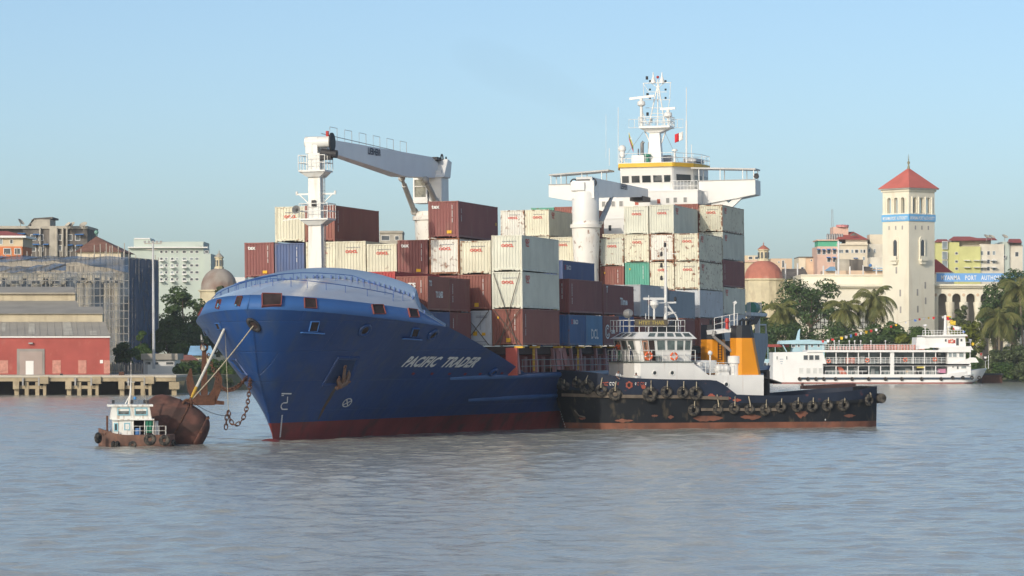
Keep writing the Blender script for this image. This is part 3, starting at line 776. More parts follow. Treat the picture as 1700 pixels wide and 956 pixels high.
# bridge and accommodation ------------------------------------------------
U0 = 126.5
sx = lambda px, u=U0: ship_at(px, 320, u=u).x
sz = lambda py, u=U0, px=1080: ship_at(px, py, u=u).z
SUPW = mat('accommodation_white', (0.75, 0.75, 0.73), 0.45, var=0.03, dirt=(0.55, 0.42, 0.32), da=0.2, dt=.62)
xl, xr = sx(990), sx(1158)
mb = MB(); mb.box((xl, U0, 4.3), (xr, U0 + 9.5, sz(316)))
sup = mb.build('accommodation_block', SUPW, ship)
mb = MB(); mb.box((xl - .06, U0 - .06, sz(318.5)), (xr + .06, U0 + 9.5, sz(316.2))); mb.box((xl - .04, U0 - .05, sz(362)), (xr + .04, U0 + 9, sz(360.5))); mb.build('deck_edge', CLEANW, sup)
WINM = [CLEANW, GLASS]
def window(parent, c, w, h, n='y', name='window', mats=WINM, fr=.07, dep=.05, round_=False):
    """framed pane standing on a wall; n is the axis it faces (-y, +x, -x)"""
    mb = MB()
    def P(a, b, d):
        return {'y': V((c[0] + a, c[1] - d, c[2] + b)), 'x': V((c[0] + d, c[1] + a, c[2] + b)), '-x': V((c[0] - d, c[1] - a, c[2] + b))}[n]
    W, H = w / 2, h / 2
    o = [P(a * (W + fr), b * (H + fr), dep) for a, b in ((-1, -1), (1, -1), (1, 1), (-1, 1))]; i = [P(a * W, b * H, dep) for a, b in ((-1, -1), (1, -1), (1, 1), (-1, 1))]
    k = [P(a * W, b * H, .012) for a, b in ((-1, -1), (1, -1), (1, 1), (-1, 1))]; e = [P(a * (W + fr), b * (H + fr), -.01) for a, b in ((-1, -1), (1, -1), (1, 1), (-1, 1))]
    for q in range(4):
        r = (q + 1) % 4
        mb.use(0).face(o[q], o[r], i[r], i[q]); mb.face(i[q], i[r], k[r], k[q]); mb.face(e[q], e[r], o[r], o[q])
    mb.use(1).face(*k)
    return mb.build(name, mats, parent)
REDWIN = mat('red_curtain', (0.5, 0.12, 0.08), .6); GREYWIN = mat('grey_curtain', (0.22, 0.23, 0.23), .3)
for px, py, w, h, m in ((1002, 337, .36, .55, GREYWIN), (1018, 337, .38, .55, GREYWIN), (1031, 337, .38, .55, GREYWIN), (1057, 335.5, .4, .55, REDWIN), (1093.5, 334.5, .36, .5, REDWIN), (1108.5, 333.5, .36, .52, GREYWIN), (1121, 333, .36, .52, GREYWIN), (1137.5, 333, .36, .52, GREYWIN), (1012, 377, .3, .6, GLASS), (1037, 377, .3, .6, GREYWIN)):
    window(sup, (sx(px), U0 - .005, sz(py)), w, h, mats=[CLEANW, m])
# wheelhouse: faceted, leaning forward
zw0, zw1 = sz(317, U0 + 1), sz(277, U0 + 1)
outl = [(sx(1010), 6.2), (sx(1024), 1.6), (sx(1114), 1.6), (sx(1117.5), 1.9), (sx(1139.5), 4.2), (sx(1147), 6.5), (sx(1147), 9.8), (sx(1010), 9.8)]
outl[1] = (sx(1027), 1.3); outl[2] = (sx(1113), 1.3); outl[3] = (sx(1116), 1.5)
mb = MB(); lo = [V((x, U0 + d, zw0)) for x, d in outl]; hi = [V((x * 1.0, U0 + d - (.45 if d < 5 else 0), zw1)) for x, d in outl]
k = len(outl); mb.add(lo + hi, [tuple(range(k))[::-1], tuple(range(k, 2 * k))] + [(i, (i + 1) % k, k + (i + 1) % k, k + i) for i in range(k)])
wh = mb.build('wheelhouse', SUPW, ship)
mb = MB(); rl = [V((x + (.12 if x > 0 else -.12), U0 + d - .7, zw1)) for x, d in outl[:6]] + [V((outl[6][0] + .2, U0 + 9.9, zw1)), V((outl[7][0] - .2, U0 + 9.9, zw1))]
mb.ext(rl, (0, 0, .42)); mb.build('roof_fascia', YELLOW, wh)
mb = MB(); mb.ext([p + V((0, 0, .42)) for p in rl], (0, 0, .06)); mb.build('compass_deck', CLEANW, wh)
def facet_window(i, t0, t1, py0, py1, m=GLASS):
    a0, a1, b0, b1 = lo[i], lo[i + 1], hi[i], hi[i + 1]
    def P(t, py, o):
        z = sz(py, U0 + 1); h = (z - zw0) / (zw1 - zw0); p = a0.lerp(a1, t).lerp(b0.lerp(b1, t), h); nn = (a1 - a0).cross(b0 - a0).normalized(); nn = nn if nn.y < 0 or nn.x > .3 else -nn
        return p + nn * o
    mb = MB(); mb.use(1).face(P(t0, py1, .03), P(t1, py1, .03), P(t1, py0, .03), P(t0, py0, .03))
    e = .06 / max(.5, (a1 - a0).length)
    for (s0, s1, y0, y1) in ((t0 - e, t0, py0 - .8, py1 + .8), (t1, t1 + e, py0 - .8, py1 + .8), (t0 - e, t1 + e, py0 - .8, py0), (t0 - e, t1 + e, py1, py1 + .8)):
        mb.use(0).face(P(s0, y1, .06), P(s1, y1, .06), P(s1, y0, .06), P(s0, y0, .06))
    mb.build('bridge_window', [CLEANW, m], wh)
X0, X1 = 1027, 1113
for a, b in ((1029.5, 1041), (1045.5, 1059), (1063, 1077.5), (1081.5, 1096), (1099.5, 1110.5)):
    facet_window(1, (a - X0) / (X1 - X0), (b - X0) / (X1 - X0), 291, 302.5)
facet_window(0, .15, .85, 292, 301.5, GREYWIN); facet_window(3, .08, .85, 289.5, 301.5)
facet_window(4, .1, .9, 290, 301, GREYWIN)
facet_window(5, .12, .45, 290, 301, GREYWIN); facet_window(5, .55, .9, 290, 301, GREYWIN)
# side house aft of the wheelhouse, dark under its canopy
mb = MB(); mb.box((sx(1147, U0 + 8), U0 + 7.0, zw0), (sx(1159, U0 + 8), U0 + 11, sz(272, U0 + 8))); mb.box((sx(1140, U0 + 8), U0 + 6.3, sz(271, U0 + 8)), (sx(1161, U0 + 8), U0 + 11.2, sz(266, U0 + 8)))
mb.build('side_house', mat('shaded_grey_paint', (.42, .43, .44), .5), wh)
# bridge wings with canopies and brackets
for side in (1, -1):
    if side > 0:
        xi, xo = sx(1160, U0 + 2.5), sx(1254, U0 + 2.5); zt_, zb = sz(299.5, U0 + 2.5, 1200), sz(323, U0 + 2.5, 1230); zi = sz(340, U0 + 2.5, 1165)
    else:
        xi, xo = sx(1000, U0 + 2.5), sx(911, U0 + 2.5); zt_, zb = sz(306, U0 + 2.5, 940), sz(327, U0 + 2.5, 915); zi = sz(337, U0 + 2.5, 990)
    mb = MB(); fr_ = [V((xi, U0 + 2.5, zt_)), V((xo, U0 + 2.5, zt_)), V((xo, U0 + 2.5, zb)), V((xo + (xi - xo) * .35, U0 + 2.5, zb - .4)), V((xi, U0 + 2.5, zi))]
    mb.ext(fr_ if side < 0 else fr_[::-1], (0, 3.2, 0)); w = mb.build('bridge_wing', SUPW, wh)
    mb = MB(); mb.box((min(xi, xo), U0 + 2.42, zt_ - .02), (max(xi, xo) + .05, U0 + 2.5, zt_ + .06)); mb.build('wing_rail', STEEL, w)
    mb = MB(); c0 = (sz(279.5, U0 + 2.5, 1160) if side > 0 else sz(283.5, U0 + 2.5, 1005)); c1 = (sz(281.5, U0 + 2.5, 1255) if side > 0 else sz(291.5, U0 + 2.5, 912))
    xs_ = sx(1147, U0 + 2.5) if side > 0 else sx(1010, U0 + 2.5)
    mb.ext([V((xs_, U0 + 2.6, c0)), V((xo, U0 + 2.6, c1)), V((xo, U0 + 2.6, c1 + .16)), V((xs_, U0 + 2.6, c0 + .16))], (0, 3.0, 0)); mb.build('wing_canopy', mat('canopy_grey', (.5, .5, .5), .5), w)
    for t in (.12, .45, .8, .97):
        x = xs_ + (xo - xs_) * t; zz = c0 + (c1 - c0) * t
        for d in (2.8, 5.3): MB().beam((x, U0 + d, zt_), (x, U0 + d, zz), .08).build('canopy_post', CLEANW, w)
    if side > 0:
        mb = MB(); q = lambda px, py: ship_at(px, py, u=U0 + 3)
        for a, b, t_ in (((1180, 337), (1196, 329), .35), ((1196, 329), (1210, 344), .5), ((1210, 344), (1233, 322), .55), ((1205, 346), (1176, 330), .4)):
            mb.beam(q(*a), q(*b), t_, .6)
        mb.build('wing_bracket', SUPW, w); mb = MB(); mb.lathe([(.28, 0), (.3, .25), (.001, .3)], 12, q(1256, 293), Matrix.Rotation(rad(70), 3, 'X')); mb.build('searchlight', DARK, w)
# front rail deck before the wheelhouse at right, and a name board
mb = MB(); p0, p1 = ship_at(1113, 317, u=U0 + .1), ship_at(1158, 317, u=U0 + .1)
for h in (.55, 1.1): mb.tube([p0 + V((0, 0, h)), p1 + V((0, 0, h))], .035, 5)
for k in range(9): p = p0.lerp(p1, k / 8); mb.cyl(p, p + V((0, 0, 1.1)), .03, n=5)
mb.build('railing', CLEANW, wh)
# radar mast --------------------------------------------------------------
UM = U0 + 4
q = lambda px, py, du=0: ship_at(px, py, u=UM + du)
zb = zw1 + .4
mb = MB(); a, b = q(1088.5, 275), q(1088, 211); mb.beam((a.x, UM, zb - .1), b, 1.55, 1.3, (0, 1, 0), 1.0, .9)
rm = mb.build('radar_mast', CLEANW, ship)
mb = MB(); c = q(1090, 210); plat(mb, (c.x, UM), 3.4, 2.6, c.z, 1.0, .035, .22); mb.ext([V((a.x - .6, UM - .6, c.z - .7)), V((a.x + .6, UM - .6, c.z - .7)), V((c.x + 1.7, UM - .9, c.z - .2)), V((c.x - 1.7, UM - .9, c.z - .2))], (0, 1.6, 0))
for x0, x1 in ((1044, 1063), (1115, 1134)):
    p = [q(x0, 212), q(x0, 198.5), q(x1, 197.5), q(x1, 212)]; mb.tube(p, .035, 5, True); mb.tube([p[0].lerp(p[3], .5), p[1].lerp(p[2], .5)], .03, 5)
mb.build('mast_platform', CLEANW, rm)
mb = MB()
for x in (1077, 1104): mb.tube([q(x, 208), q(1092.5, 138)], .07, 6)
mb.tube([q(1092, 208), q(1092, 132)], .06, 6); mb.tube([q(1067.5, 138), q(1114.5, 137)], .05, 6); mb.tube([q(1068, 138), q(1069, 160)], .035, 5); mb.tube([q(1113, 137), q(1112, 165), q(1109, 180)], .035, 5); mb.tube([q(1068, 138), q(1077, 153), q(1078, 152)], .03, 5)
for y, x0, x1 in ((152.5, 1077, 1107), (165.5, 1068, 1113), (179, 1072, 1106), (188, 1082, 1100)): mb.tube([q(x0, y), q(x1, y)], .035, 5)
mb.tube([q(1082, 138), q(1092, 146), q(1102, 138)], .04, 5)
for k in range(12): mb.tube([q(1090.5, 204 - k * 5), q(1094.5, 204 - k * 5)], .02, 4)
mb.build('mast_lattice', CLEANW, rm)
for x in (1079, 1105):
    for y in (136, 150, 164): MB().cyl(q(x, y), q(x, y - 3), .11, n=8).build('signal_lamp', DARK, rm)
for x, y in ((1074, 132), (1075, 160), (1075, 192), (1081, 203)): MB().cyl(q(x, y), q(x, y - 5.5), .14, n=8).build('signal_lamp', DARK, rm)
for x in (1084.5, 1099): MB().lathe([(.3, -.2), (.26, .1), (.08, .55), (.04, 1.0)], 10, q(x, 135)).build('gps_cone', CLEANW, rm)
mb = MB(); mb.ball(q(1092, 128), .16); mb.build('top_lamp', REDP, rm)
for x0, x1, y0, y1, xp in ((1045, 1086, 164, 159, 1064.5), (1096, 1121, 181, 179.5, 1109)):
    mb = MB(); mb.beam(q(x0, y0, -1), q(x1, y1, -1), .16, .26); p = q(xp, (y0 + y1) / 2 + 1, -1); mb.cyl(p, p - V((0, 0, .5)), .18, n=10); mb.lathe([(.25, -.9), (.45, -.75), (.42, -.4), (.2, -.3)], 12, p)
    mb.tube([p - V((0, 0, .8)), V((p.x, UM - 1, c.z))], .16 if x0 < 1090 else .09, 8); mb.tube([p - V((0, 0, 1.2)), V((p.x + .6, UM - .6, c.z))], .05, 6); mb.build('radar_scanner', CLEANW, rm)
for x0, y0, x1, y1 in ((1070, 217, 1080, 238), (1105, 218, 1098, 238)): MB().tube([q(x0, y0), q(x1, y1)], .08, 6).build('mast_strut', CLEANW, rm)
# gear on the compass deck
mb = MB(); p = q(1033, 247); mb.ball(p, .42, 16, 10); mb.lathe([(.28, -.9), (.3, -.3)], 12, p); mb.tube([p - V((0, 0, .7)), q(1032, 274)], .1, 6)
for x in (1026, 1040): mb.tube([p - V((0, 0, .8)), q(x, 274)], .05, 5)
mb.build('satellite_dome', CLEANW, wh, smooth=50)
mb = MB(); a, b = q(1050, 275, -1), q(1071, 257.5, -1); mb.box((a.x, UM - 1.5, zb), (b.x, UM, b.z)); mb.build('locker', CLEANW, wh, bevel=.06)
mb = MB(); p = q(1074.5, 274, -1); mb.lathe([(.28, 0), (.28, .7), (.22, .8), (.45, 1.0), (.45, 1.15), (.3, 1.2)], 12, p); mb.build('deck_ventilator', mat('vent_green', (.05, .22, .15), .5), wh, smooth=40)
mb = MB(); mb.tube([q(1066, 262, 3), q(1066, 238, 3), q(1068.5, 235, 3)], .2, 8); mb.tube([q(1078, 262, 3), q(1078, 236, 3)], .15, 8); mb.build('exhaust_pipe', STEEL, wh, smooth=50)
mb = MB(); mb.box(tuple(q(1058.5, 257, 3)), tuple(q(1061, 247, 3.5))); p = q(1104, 262, 2); mb.box((p.x - .6, UM + 2, zb), (p.x + .6, UM + 3.4, p.z + .3)); mb.build('funnel_casing', mat('casing_grey', (.3, .3, .32), .5), wh)
for x, y0, y1, r in ((1026.3, 275, 178, .03), (1011.5, 275, 246, .03), (1139.5, 270, 200, .09), (1139.5, 200, 145, .04), (1148, 268, 240, .04), (1120, 272, 250, .12), (1006, 262, 190, .015)):
    mb = MB(); mb.tube([q(x, y0), q(x, y1)], r, 6)
    if x == 1120: mb.lathe([(.3, 0), (.33, .12), (.2, .25)], 12, q(1120, 251))
    mb.build('whip_antenna' if r < .08 else 'antenna_post', CLEANW, wh)
mb = MB(); e = [V((p.x * .98, p.y + .2, p.z + .48)) for p in rl]
for h in (.5, 1.0): mb.tube([p + V((0, 0, h)) for p in e], .03, 5, True)
for a, b in zip(e, e[1:] + e[:1]):
    for k in range(max(1, int((b - a).length / 1.3))): p = a.lerp(b, k / max(1, int((b - a).length / 1.3))); mb.cyl(p, p + V((0, 0, 1.0)), .025, n=5)
mb.build('deck_railing', CLEANW, wh)
for a, b in (((1068, 219), (1036, 262)), ((1102, 215), (1128, 272))): MB().tube([q(*a), q(*b)], .02, 4).build('stay_wire', STEEL, rm)

# hatch coamings, covers and lashing posts ------------------------------------
mb = MB(); mb.box((-9.0, 28.2, 4.3), (9.3, 124.5, 5.9)); mb.box((-4.3, 14.5, 4.3), (4.3, 28.2, 5.9)); mb.build('hatch_coaming', DKRED, ship)
for a, b in ((13.4, 26.2), (27, 39.6), (42.4, 55), (55.2, 67.9), (70.2, 82.8), (83, 95.6), (97.9, 110.4), (110.5, 123)): MB().box((-10.9 if a > 26.5 else -7.4, a, 5.95), (10.6 if a > 26.5 else 7.4, b, 6.57)).build('hatch_cover', HOLD, ship)
for uu in [27.5 + 2.9 * k for k in range(33)]:
    p = hv(uu, 4.5) - 1.55; MB().box((p, uu, 4.32), (p + .12, uu + .9, 5.75)).build('coaming_stay', PINKP, ship)
for uu in (27.4, 33.3, 39.2, 45.5, 48.8, 54.7, 58.2, 61.4, 67.2, 71, 76, 82, 84, 89, 95): MB().beam((10.9, uu, 4.4), (10.75, uu, 6.42), .22, .42).build('lashing_post', PINKP, ship)
mb = MB()
for uu in (40.2, 43.4): mb.beam((11.0, uu, 4.4), (10.7, uu + (.6 if uu < 42 else -.6), 6.42), .24, .5)
mb.beam((10.7, 40.4, 6.3), (10.7, 43.2, 6.3), .24, .24); mb.beam((10.9, 41.8, 4.4), (10.7, 41.8, 6.3), .24, .5)
mb.build('lashing_frame', PINKP, ship)
for uu in (27.3, 32.2, 40, 43.3, 48, 54.4, 60, 66, 71, 82): MB().box((10.65, uu - .25, 6.42), (11.35, uu + .35, 6.58)).build('container_foot', YELLOW, ship)
for uu in (33.0, 48.3):
    mb = MB()
    for s in (-.2, .2): mb.beam((10.95, uu + s - .9, 4.6), (10.95, uu + s - .9, 6.4), .06)
    for k in range(6): mb.beam((10.95, uu - 1.1, 4.7 + k * .3), (10.95, uu - .7, 4.7 + k * .3), .05)
    mb.build('access_ladder', YELLOW, ship)
mb = MB()
for h in (.5, 1.0): mb.tube([V((hv(uu, 4.5) - .25, uu, 4.5 + h)) for uu in (28.8, 34, 40, 46, 52, 60, 80, 124)], .03, 5)
for k in range(48): uu = 29 + 2 * k; mb.cyl((hv(uu, 4.5) - .25, uu, 4.4), (hv(uu, 4.5) - .25, uu, 5.5), .025, n=5)
mb.build('deck_rail', STEEL, ship)
mb = MB(); mb.box((10.1, 26.55, 4.3), (11.0, 26.9, 6.45)); mb.box((10.2, 26.5, 5.3), (10.9, 26.95, 5.5)); mb.build('lashing_bridge', mat('lashing_red', (.45, .09, .07), .6), ship)
# poop: grey-blue side plating, platform with davit frames at the stern
POOP = mat('poop_grey', (0.16, 0.19, 0.25), .5)
mb = MB(); a = ship_at(1245, 556, v=11.2); b = ship_at(1274, 556, v=11.2); 
mb.ext([V((11.25, a.y - 8, 4.3)), V((11.25, b.y - 3.2, 4.3)), V((11.25, b.y, a.z - 1)), V((11.25, b.y, a.z + .2)), V((11.25, a.y - 8, a.z + .2))][::-1], (-6, 0, 0)); mb.build('poop_side', POOP, ship)
mb = MB(); q2 = lambda px, py: ship_at(px, py, v=10.6)
mb.box((8.0, q2(1238, 524).y, q2(1240, 524).z), (11.2, q2(1265, 524).y, q2(1240, 518.5).z)); mb.beam(q2(1257.5, 522), q2(1257.5, 560), .5, .5); mb.beam(q2(1243.5, 522), q2(1243.5, 560), .4, .4)
a, b = q2(1240, 503), q2(1264, 503)
for k in range(14): p = a.lerp(b, k / 13); mb.beam(p, V((p.x, p.y, q2(1250, 520).z)), .06)
mb.beam(a, b, .08); mb.tube([q2(1261, 539), q2(1271, 539), q2(1272, 556)], .1, 6); mb.build('stern_platform', mat('light_grey_paint', (.55, .58, .62), .5), ship)
mb = MB(); p = q2(1246, 511); mb.cyl(p, p + V((0, 2.2, 0)), .65, n=14); mb.build('stern_winch', mat('winch_green', (.04, .2, .15), .5), ship)
# ------------------------------------------------------------------ containers
CPAINT = mat('container_paint', (1, 1, 1), 0.55, var=0.10, vs=0.5, objcol=True, rust=1.0, dirt=(0.30, 0.26, 0.20), da=0.22, ds=(1.2, 1.2, 0.14), dt=0.56)
CFRAME = mat('container_frame_paint', (1, 1, 1), 0.6, var=0.12, vs=0.8, objcol=True, rust=2.0, dirt=(0.32, 0.20, 0.10), da=0.35, ds=(1.2, 1.2, 0.3), dt=0.50)
WMARK = mat('white_marking', (0.74, 0.74, 0.72), .6, var=.06); RMARK = mat('red_marking', (0.62, 0.07, 0.05), .6, var=.06); YMARK = mat('yellow_marking', (0.75, 0.42, 0.02), .6, var=.06)
BMARK = mat('dark_marking', (0.06, 0.08, 0.14), .6)
CW = 2.438
def corr(a, b, n, d, fz0, fz1, axis, off):
    """trapezoid-corrugated sheet between a and b along one axis"""
    pts = []
    w = (b - a) / n
    for k in range(n):
        x = a + k * w
        for t, dd in ((0, 0), (.30, 0), (.5, d), (.80, d)): pts.append((x + t * w, dd))
    pts.append((b, 0))
    P = lambda x, dd, z: V((x, off + dd, z)) if axis == 'x' else V((off + dd, x, z))
    return [[P(x, dd, fz0) for x, dd in pts], [P(x, dd, fz1) for x, dd in pts]]
_CM = {}
def container_mesh(L, H, reefer=False):
    key = (L, round(H, 2), reefer)
    if key in _CM: return _CM[key]
    w = CW / 2; fr = MB(); pn = MB()
    for x in (-w, w - .13):
        for y in (0, L - .13): fr.box((x, y, .02), (x + .13, y + .13, H - .01))
    for x in (-w, w - .17):
        for y in (-.006, L - .172):
            for z in (0, H - .118): fr.box((x - .006 if x < 0 else x + .006, y, z), (x + .17 + (0 if x < 0 else .006), y + .178, z + .118))
    for x in (-w + .005, w - .075):
        fr.box((x, .13, H - .09), (x + .07, L - .13, H - .015)); fr.box((x, .13, .07), (x + .07, L - .13, .22))
    for y in (.005, L - .085):
        fr.box((-w + .13, y, H - .11), (w - .13, y + .08, H - .012))
        fr.box((-w + .13, y, .135), (w - .13, y + .08, .25))
        for s in (-1, 1): fr.box((s * w * .80, y + .002, .06), (s * w * .55, y + .078, .14)); fr.box((s * w * .42, y + .002, .06), (s * w * .36, y + .078, .14))
    if reefer:
        pn.box((-w + .13, .05, .25), (w - .13, .08, H - .11))
    else:
        pn.grid(corr(-w + .12, w - .12, 9, .045, .24, H - .10, 'x', .03))
    n = int(L / .29)
    for s in (-1, 1):
        pn.grid([[V((s * abs(p.x), p.y, p.z)) for p in row] for row in corr(.12, L - .12, n, -.04, .21, H - .08, 'y', w - .012)])
    pn.box((-w + .13, L - .05, .25), (w - .13, L - .03, H - .11)); pn.box((-w + .07, .07, H - .05), (w - .07, L - .07, H - .03)); pn.box((-w + .07, .09, .12), (w - .07, L - .07, .16))
    _CM[key] = (fr.mesh('frame', CFRAME), pn.mesh('panels', CPAINT)); return _CM[key]
CREAM = (0.66, 0.64, 0.51); CREAMG = (0.63, 0.64, 0.55); BROWN = (0.26, 0.095, 0.075); MAROON = (0.215, 0.075, 0.07); TEXB = (0.235, 0.085, 0.08); RED = (0.42, 0.06, 0.06)
NAVY = (0.075, 0.115, 0.24); BLUEC = (0.055, 0.13, 0.29); DCLB = (0.10, 0.23, 0.38); TEAL = (0.10, 0.36, 0.27); GREYB = (0.27, 0.32, 0.37); LGREY = (0.47, 0.50, 0.53); WHITEC = (0.70, 0.69, 0.63)
def end_text(mb, body, x, z, size, sx=1.0, **k): text_mb(mb, body, frame_m((x, -.022, z), (1, 0, 0), (0, 0, 1)), size, sx, **k)
def side_text(mb, body, y, z, size, sx=1.0, **k): text_mb(mb, body, frame_m((CW / 2 + .022, y, z), (0, 1, 0), (0, 0, 1)), size, sx, **k)
def pane(mb, x0, x1, z0, z1): mb.face((x0, -.024, z0), (x1, -.024, z0), (x1, -.024, z1), (x0, -.024, z1))
def spane(mb, y0, y1, z0, z1): x = CW / 2 + .024; mb.face((x, y0, z0), (x, y1, z0), (x, y1, z1), (x, y0, z1))
def serial_end(mb, x, z0, z1):
    n = int((z1 - z0) / .085)
    for k in range(n):
        if k in (4, 11): continue
        z = z0 + k * .085; mb.face((x, -.024, z), (x + .055, -.024, z), (x + .055, -.024, z + .06), (x, -.024, z + .06))
def serial_side(mb, y, z0, z1, w=.13):
    n = int((z1 - z0) / .13)
    for k in range(n):
        if k == 4: continue
        z = z0 + k * .13; x = CW / 2 + .024; mb.face((x, y, z), (x, y + w, z), (x, y + w, z + .085), (x, y, z + .085))
_MK = {}
def markings(kind, L, H):
    key = (kind, L, round(H, 2))
    if key in _MK: return _MK[key]
    out = []
    W, Rm, Y, B = MB(), MB(), MB(), MB()
    if kind.startswith('oocl'):
        end_text(Rm, 'OOCL', .05, H * .68, .30, 1.15, bold=.012); serial = MB()
        for k in range(9): B.face(*[(-.35 + k * .13 + a, -.024, H * .82 + b) for a, b in ((0, 0), (.08, 0), (.08, .05), (0, .05))])
        if kind == 'oocl_side':
            for t, z in (('OO', H * .80), ('CL', H * .695)): side_text(Rm, t, 1.7, z, .42, 2.0, bold=.015)
        if kind == 'oocl_big':
            side_text(Rm, 'OOCL', 4.4, H * .38, .95, 1.0, bold=.03)
    elif kind.startswith('tex'):
        end_text(W, 'tex', -.62, H * .80, .44, 1.05, bold=.014); serial_end(W, .70, H * .42, H * .92); pane(Y, .28, .66, H * .12, H * .20)
        if kind == 'tex_side': serial_side(W, .75, H * .45, H * .85); spane(Y, L - .9, L - .5, H * .46, H * .54)
    elif kind.startswith('plain'):
        serial_end(W, .58, H * .42, H * .88)
        if 'y' in kind: pane(Y, -.95 if 'l' in kind[5:] else -.1, -.62 if 'l' in kind[5:] else .24, H * .10, H * .21)
        if 's' in kind[5:]: serial_side(W, .8, H * .28, H * .88, .16)
        if 'r' in kind[5:]: pane(Y, -.80, -.66, H * .74, H * .80)
    elif kind == 'tslines':
        end_text(W, 'TS', .0, H * .68, .46, 1.2, bold=.02); serial_end(W, .68, H * .52, H * .90); side_text(W, 'T S LINES', 3.1, H * .40, .62, .78, bold=.03); side_text(W, 'TS', .7, H * .72, .55, 1.2, bold=.02)
    elif kind == 'seaco':
        side_text(Rm, 'S', .9, H * .70, .55, 1.6, bold=.02); side_text(W, 'EACO', 2.25, H * .70, .50, 1.25, bold=.02); serial_end(W, -.3, H * .86, H * .93)
        for k in range(3): W.face(*[(-.5 + k * .3 + a, -.024, H * .88 + b) for a, b in ((0, 0), (.2, 0), (.2, .07), (0, .07))])
    elif kind == 'dcl':
        side_text(W, 'DCL', 3.0, H * .24, 1.15, 1.25, bold=.03)
    elif kind == 'time':
        side_text(W, 'Time', 8.0, H * .36, .85, 1.7, bold=.03); side_text(W, 'T', 1.4, H * .74, .75, 1.3, bold=.03)
    elif kind == 'celims':
        side_text(W, 'CELIMS', 3.6, H * .42, .42, 1.15, bold=.02)
        n = 26
        for r0, r1, z in ((.62, .48, 0), (.36, .26, .003)):
            for k in range(3, n - 1):
                a, b = 2 * math.pi * k / n, 2 * math.pi * (k + 1) / n; x = CW / 2 + .026 + z; cy, cz_ = 1.45, H * .47
                W.face(*[(x, cy + r * math.cos(q) * 1.5, cz_ + r * math.sin(q)) for r, q in ((r1, a), (r0, a), (r0, b), (r1, b))])
    elif kind == 'reefer':
        pane(B, -1.0, -.62, H * .54, H * .64); pane(Y, -.28, .05, H * .30, H * .42); pane(Y, .42, .72, H * .30, H * .38)
        for z in (.84, .80, .12): pane(B, -.05 if z > .5 else -.9, .85, H * z, H * z + .03)
        for x in (-.42, .30): B.face((x, -.024, H * .46), (x + .02, -.024, H * .46), (x + .02, -.024, H * .95), (x, -.024, H * .95))
    elif kind == 'cooler':
        pane(B, -1.0, .2, H * .18, H * .5)
    for m, mb in ((WMARK, W), (RMARK, Rm), (YMARK, Y), (BMARK, B)):
        if mb.f: out.append(mb.mesh('marking', m))
    _MK[key] = out; return out
BAY = {0: 13.45, 1: 27.0, 2: 42.6, 3: 55.3, 4: 70.4, 5: 83.2, 6: 98.0, 7: 110.5}
def vedge(row): return 11.38 - 2.53 * row           # port-side edge of a row
def container(bay, row, z, H, L, col, rust, kind, label, du=0.0, group='containers stacked on the ship', reefer=False):
    c = (vedge(row) - CW / 2, BAY[bay] + du, z)
    jit = RND.uniform(-.03, .03)
    o = thing('shipping_container', label, 'container', M=MSH @ Matrix.Translation((c[0] + jit, c[1], c[2])), group=group)
    f, p = container_mesh(L, H, reefer)
    k = 1 + RND.uniform(-.07, .07); cc = tuple(min(1, x * k) for x in col)
    for nm, me in (('frame', f), ('panels', p)):
        q = put(nm, me, o); q.color = (*cc, max(0, rust + RND.uniform(-.15, .22)))
    for me in markings(kind, L, H): put('marking', me, o)
    return o
T40, T20 = 12.19, 6.06
HC, ST = 2.88, 2.59
Z0 = 6.60
# ---- forward bay before the first full row (behind the whaleback)
container(0, 1.5, Z0, ST, T20, NAVY, .2, 'plain', 'dark blue container mostly hidden behind the bow visor end, below the T S LINES one')
container(0, 1.5, Z0, ST, T20, MAROON, .2, 'plains', 'short maroon container just behind the bow, below the plain brown one beside T S LINES', du=6.1)
container(0, 1.5, Z0 + 2.62, ST, T20, BROWN, .2, 'tslines', 'short brown container lettered T S LINES on its side, behind the bow visor')
container(0, 1.5, Z0 + 2.62, ST, T20, MAROON, .2, 'plains', 'short plain brown container right behind the T S LINES one', du=6.1)
container(0, 2.5, Z0 + 2.62, 2.98, T40, RED, .1, 'plain', 'bright red container peeking over the bow visor, left of the T S LINES box')
container(0, 2.5, Z0, ST, T40, RED, .1, 'plain', 'red container under the bright red one behind the bow visor')
# ---- bay 1: the front wall of stacked boxes
B1 = 1
container(1, 0, Z0, 2.88, T40, BROWN, .25, 'plainyrs', 'reddish brown container at the foot of the foremost outer stack, crossed by lashing rods')
container(1, 0, Z0 + 2.89, 2.88, T40, CREAMG, .35, 'oocl_side', 'cream OOCL container second up in the foremost outer stack, with lashing rods across its end')
container(1, 0, Z0 + 5.79, 2.82, T40, CREAMG, .2, 'oocl_side', 'clean cream OOCL container on top of the foremost outer stack')
container(1, 1, Z0, 2.78, T40, LGREY, .1, 'reefer', 'pale grey container with yellow warning signs, between the sloping hull and brown corner box', reefer=True)
container(1, 1, Z0 + 2.80, 2.80, T40, BROWN, .15, 'plainy', 'reddish brown container above the pale grey one with warning signs')
container(1, 1, Z0 + 5.61, 2.62, T40, CREAM, .45, 'oocl', 'stained cream OOCL container left of the topmost box of the foremost outer stack')
container(1, 2, Z0 + 2.6, 2.95, T40, MAROON, .2, 'plain', 'brown container under the very rusty cream one, behind the T S LINES pair')
container(1, 2, Z0 + 5.58, 2.90, T40, WHITEC, .95, 'oocl', 'off-white OOCL container with many rust spots, under the high maroon tex container')
container(1, 2, Z0 + 8.50, 2.88, T40, TEXB, .2, 'tex_side', 'maroon container lettered tex standing highest in the middle, its long side showing against the sky')
container(1, 3, Z0 + 2.9, 2.62, T40, MAROON, .2, 'plain', 'brown container behind the bright red one, under the middle tex container')
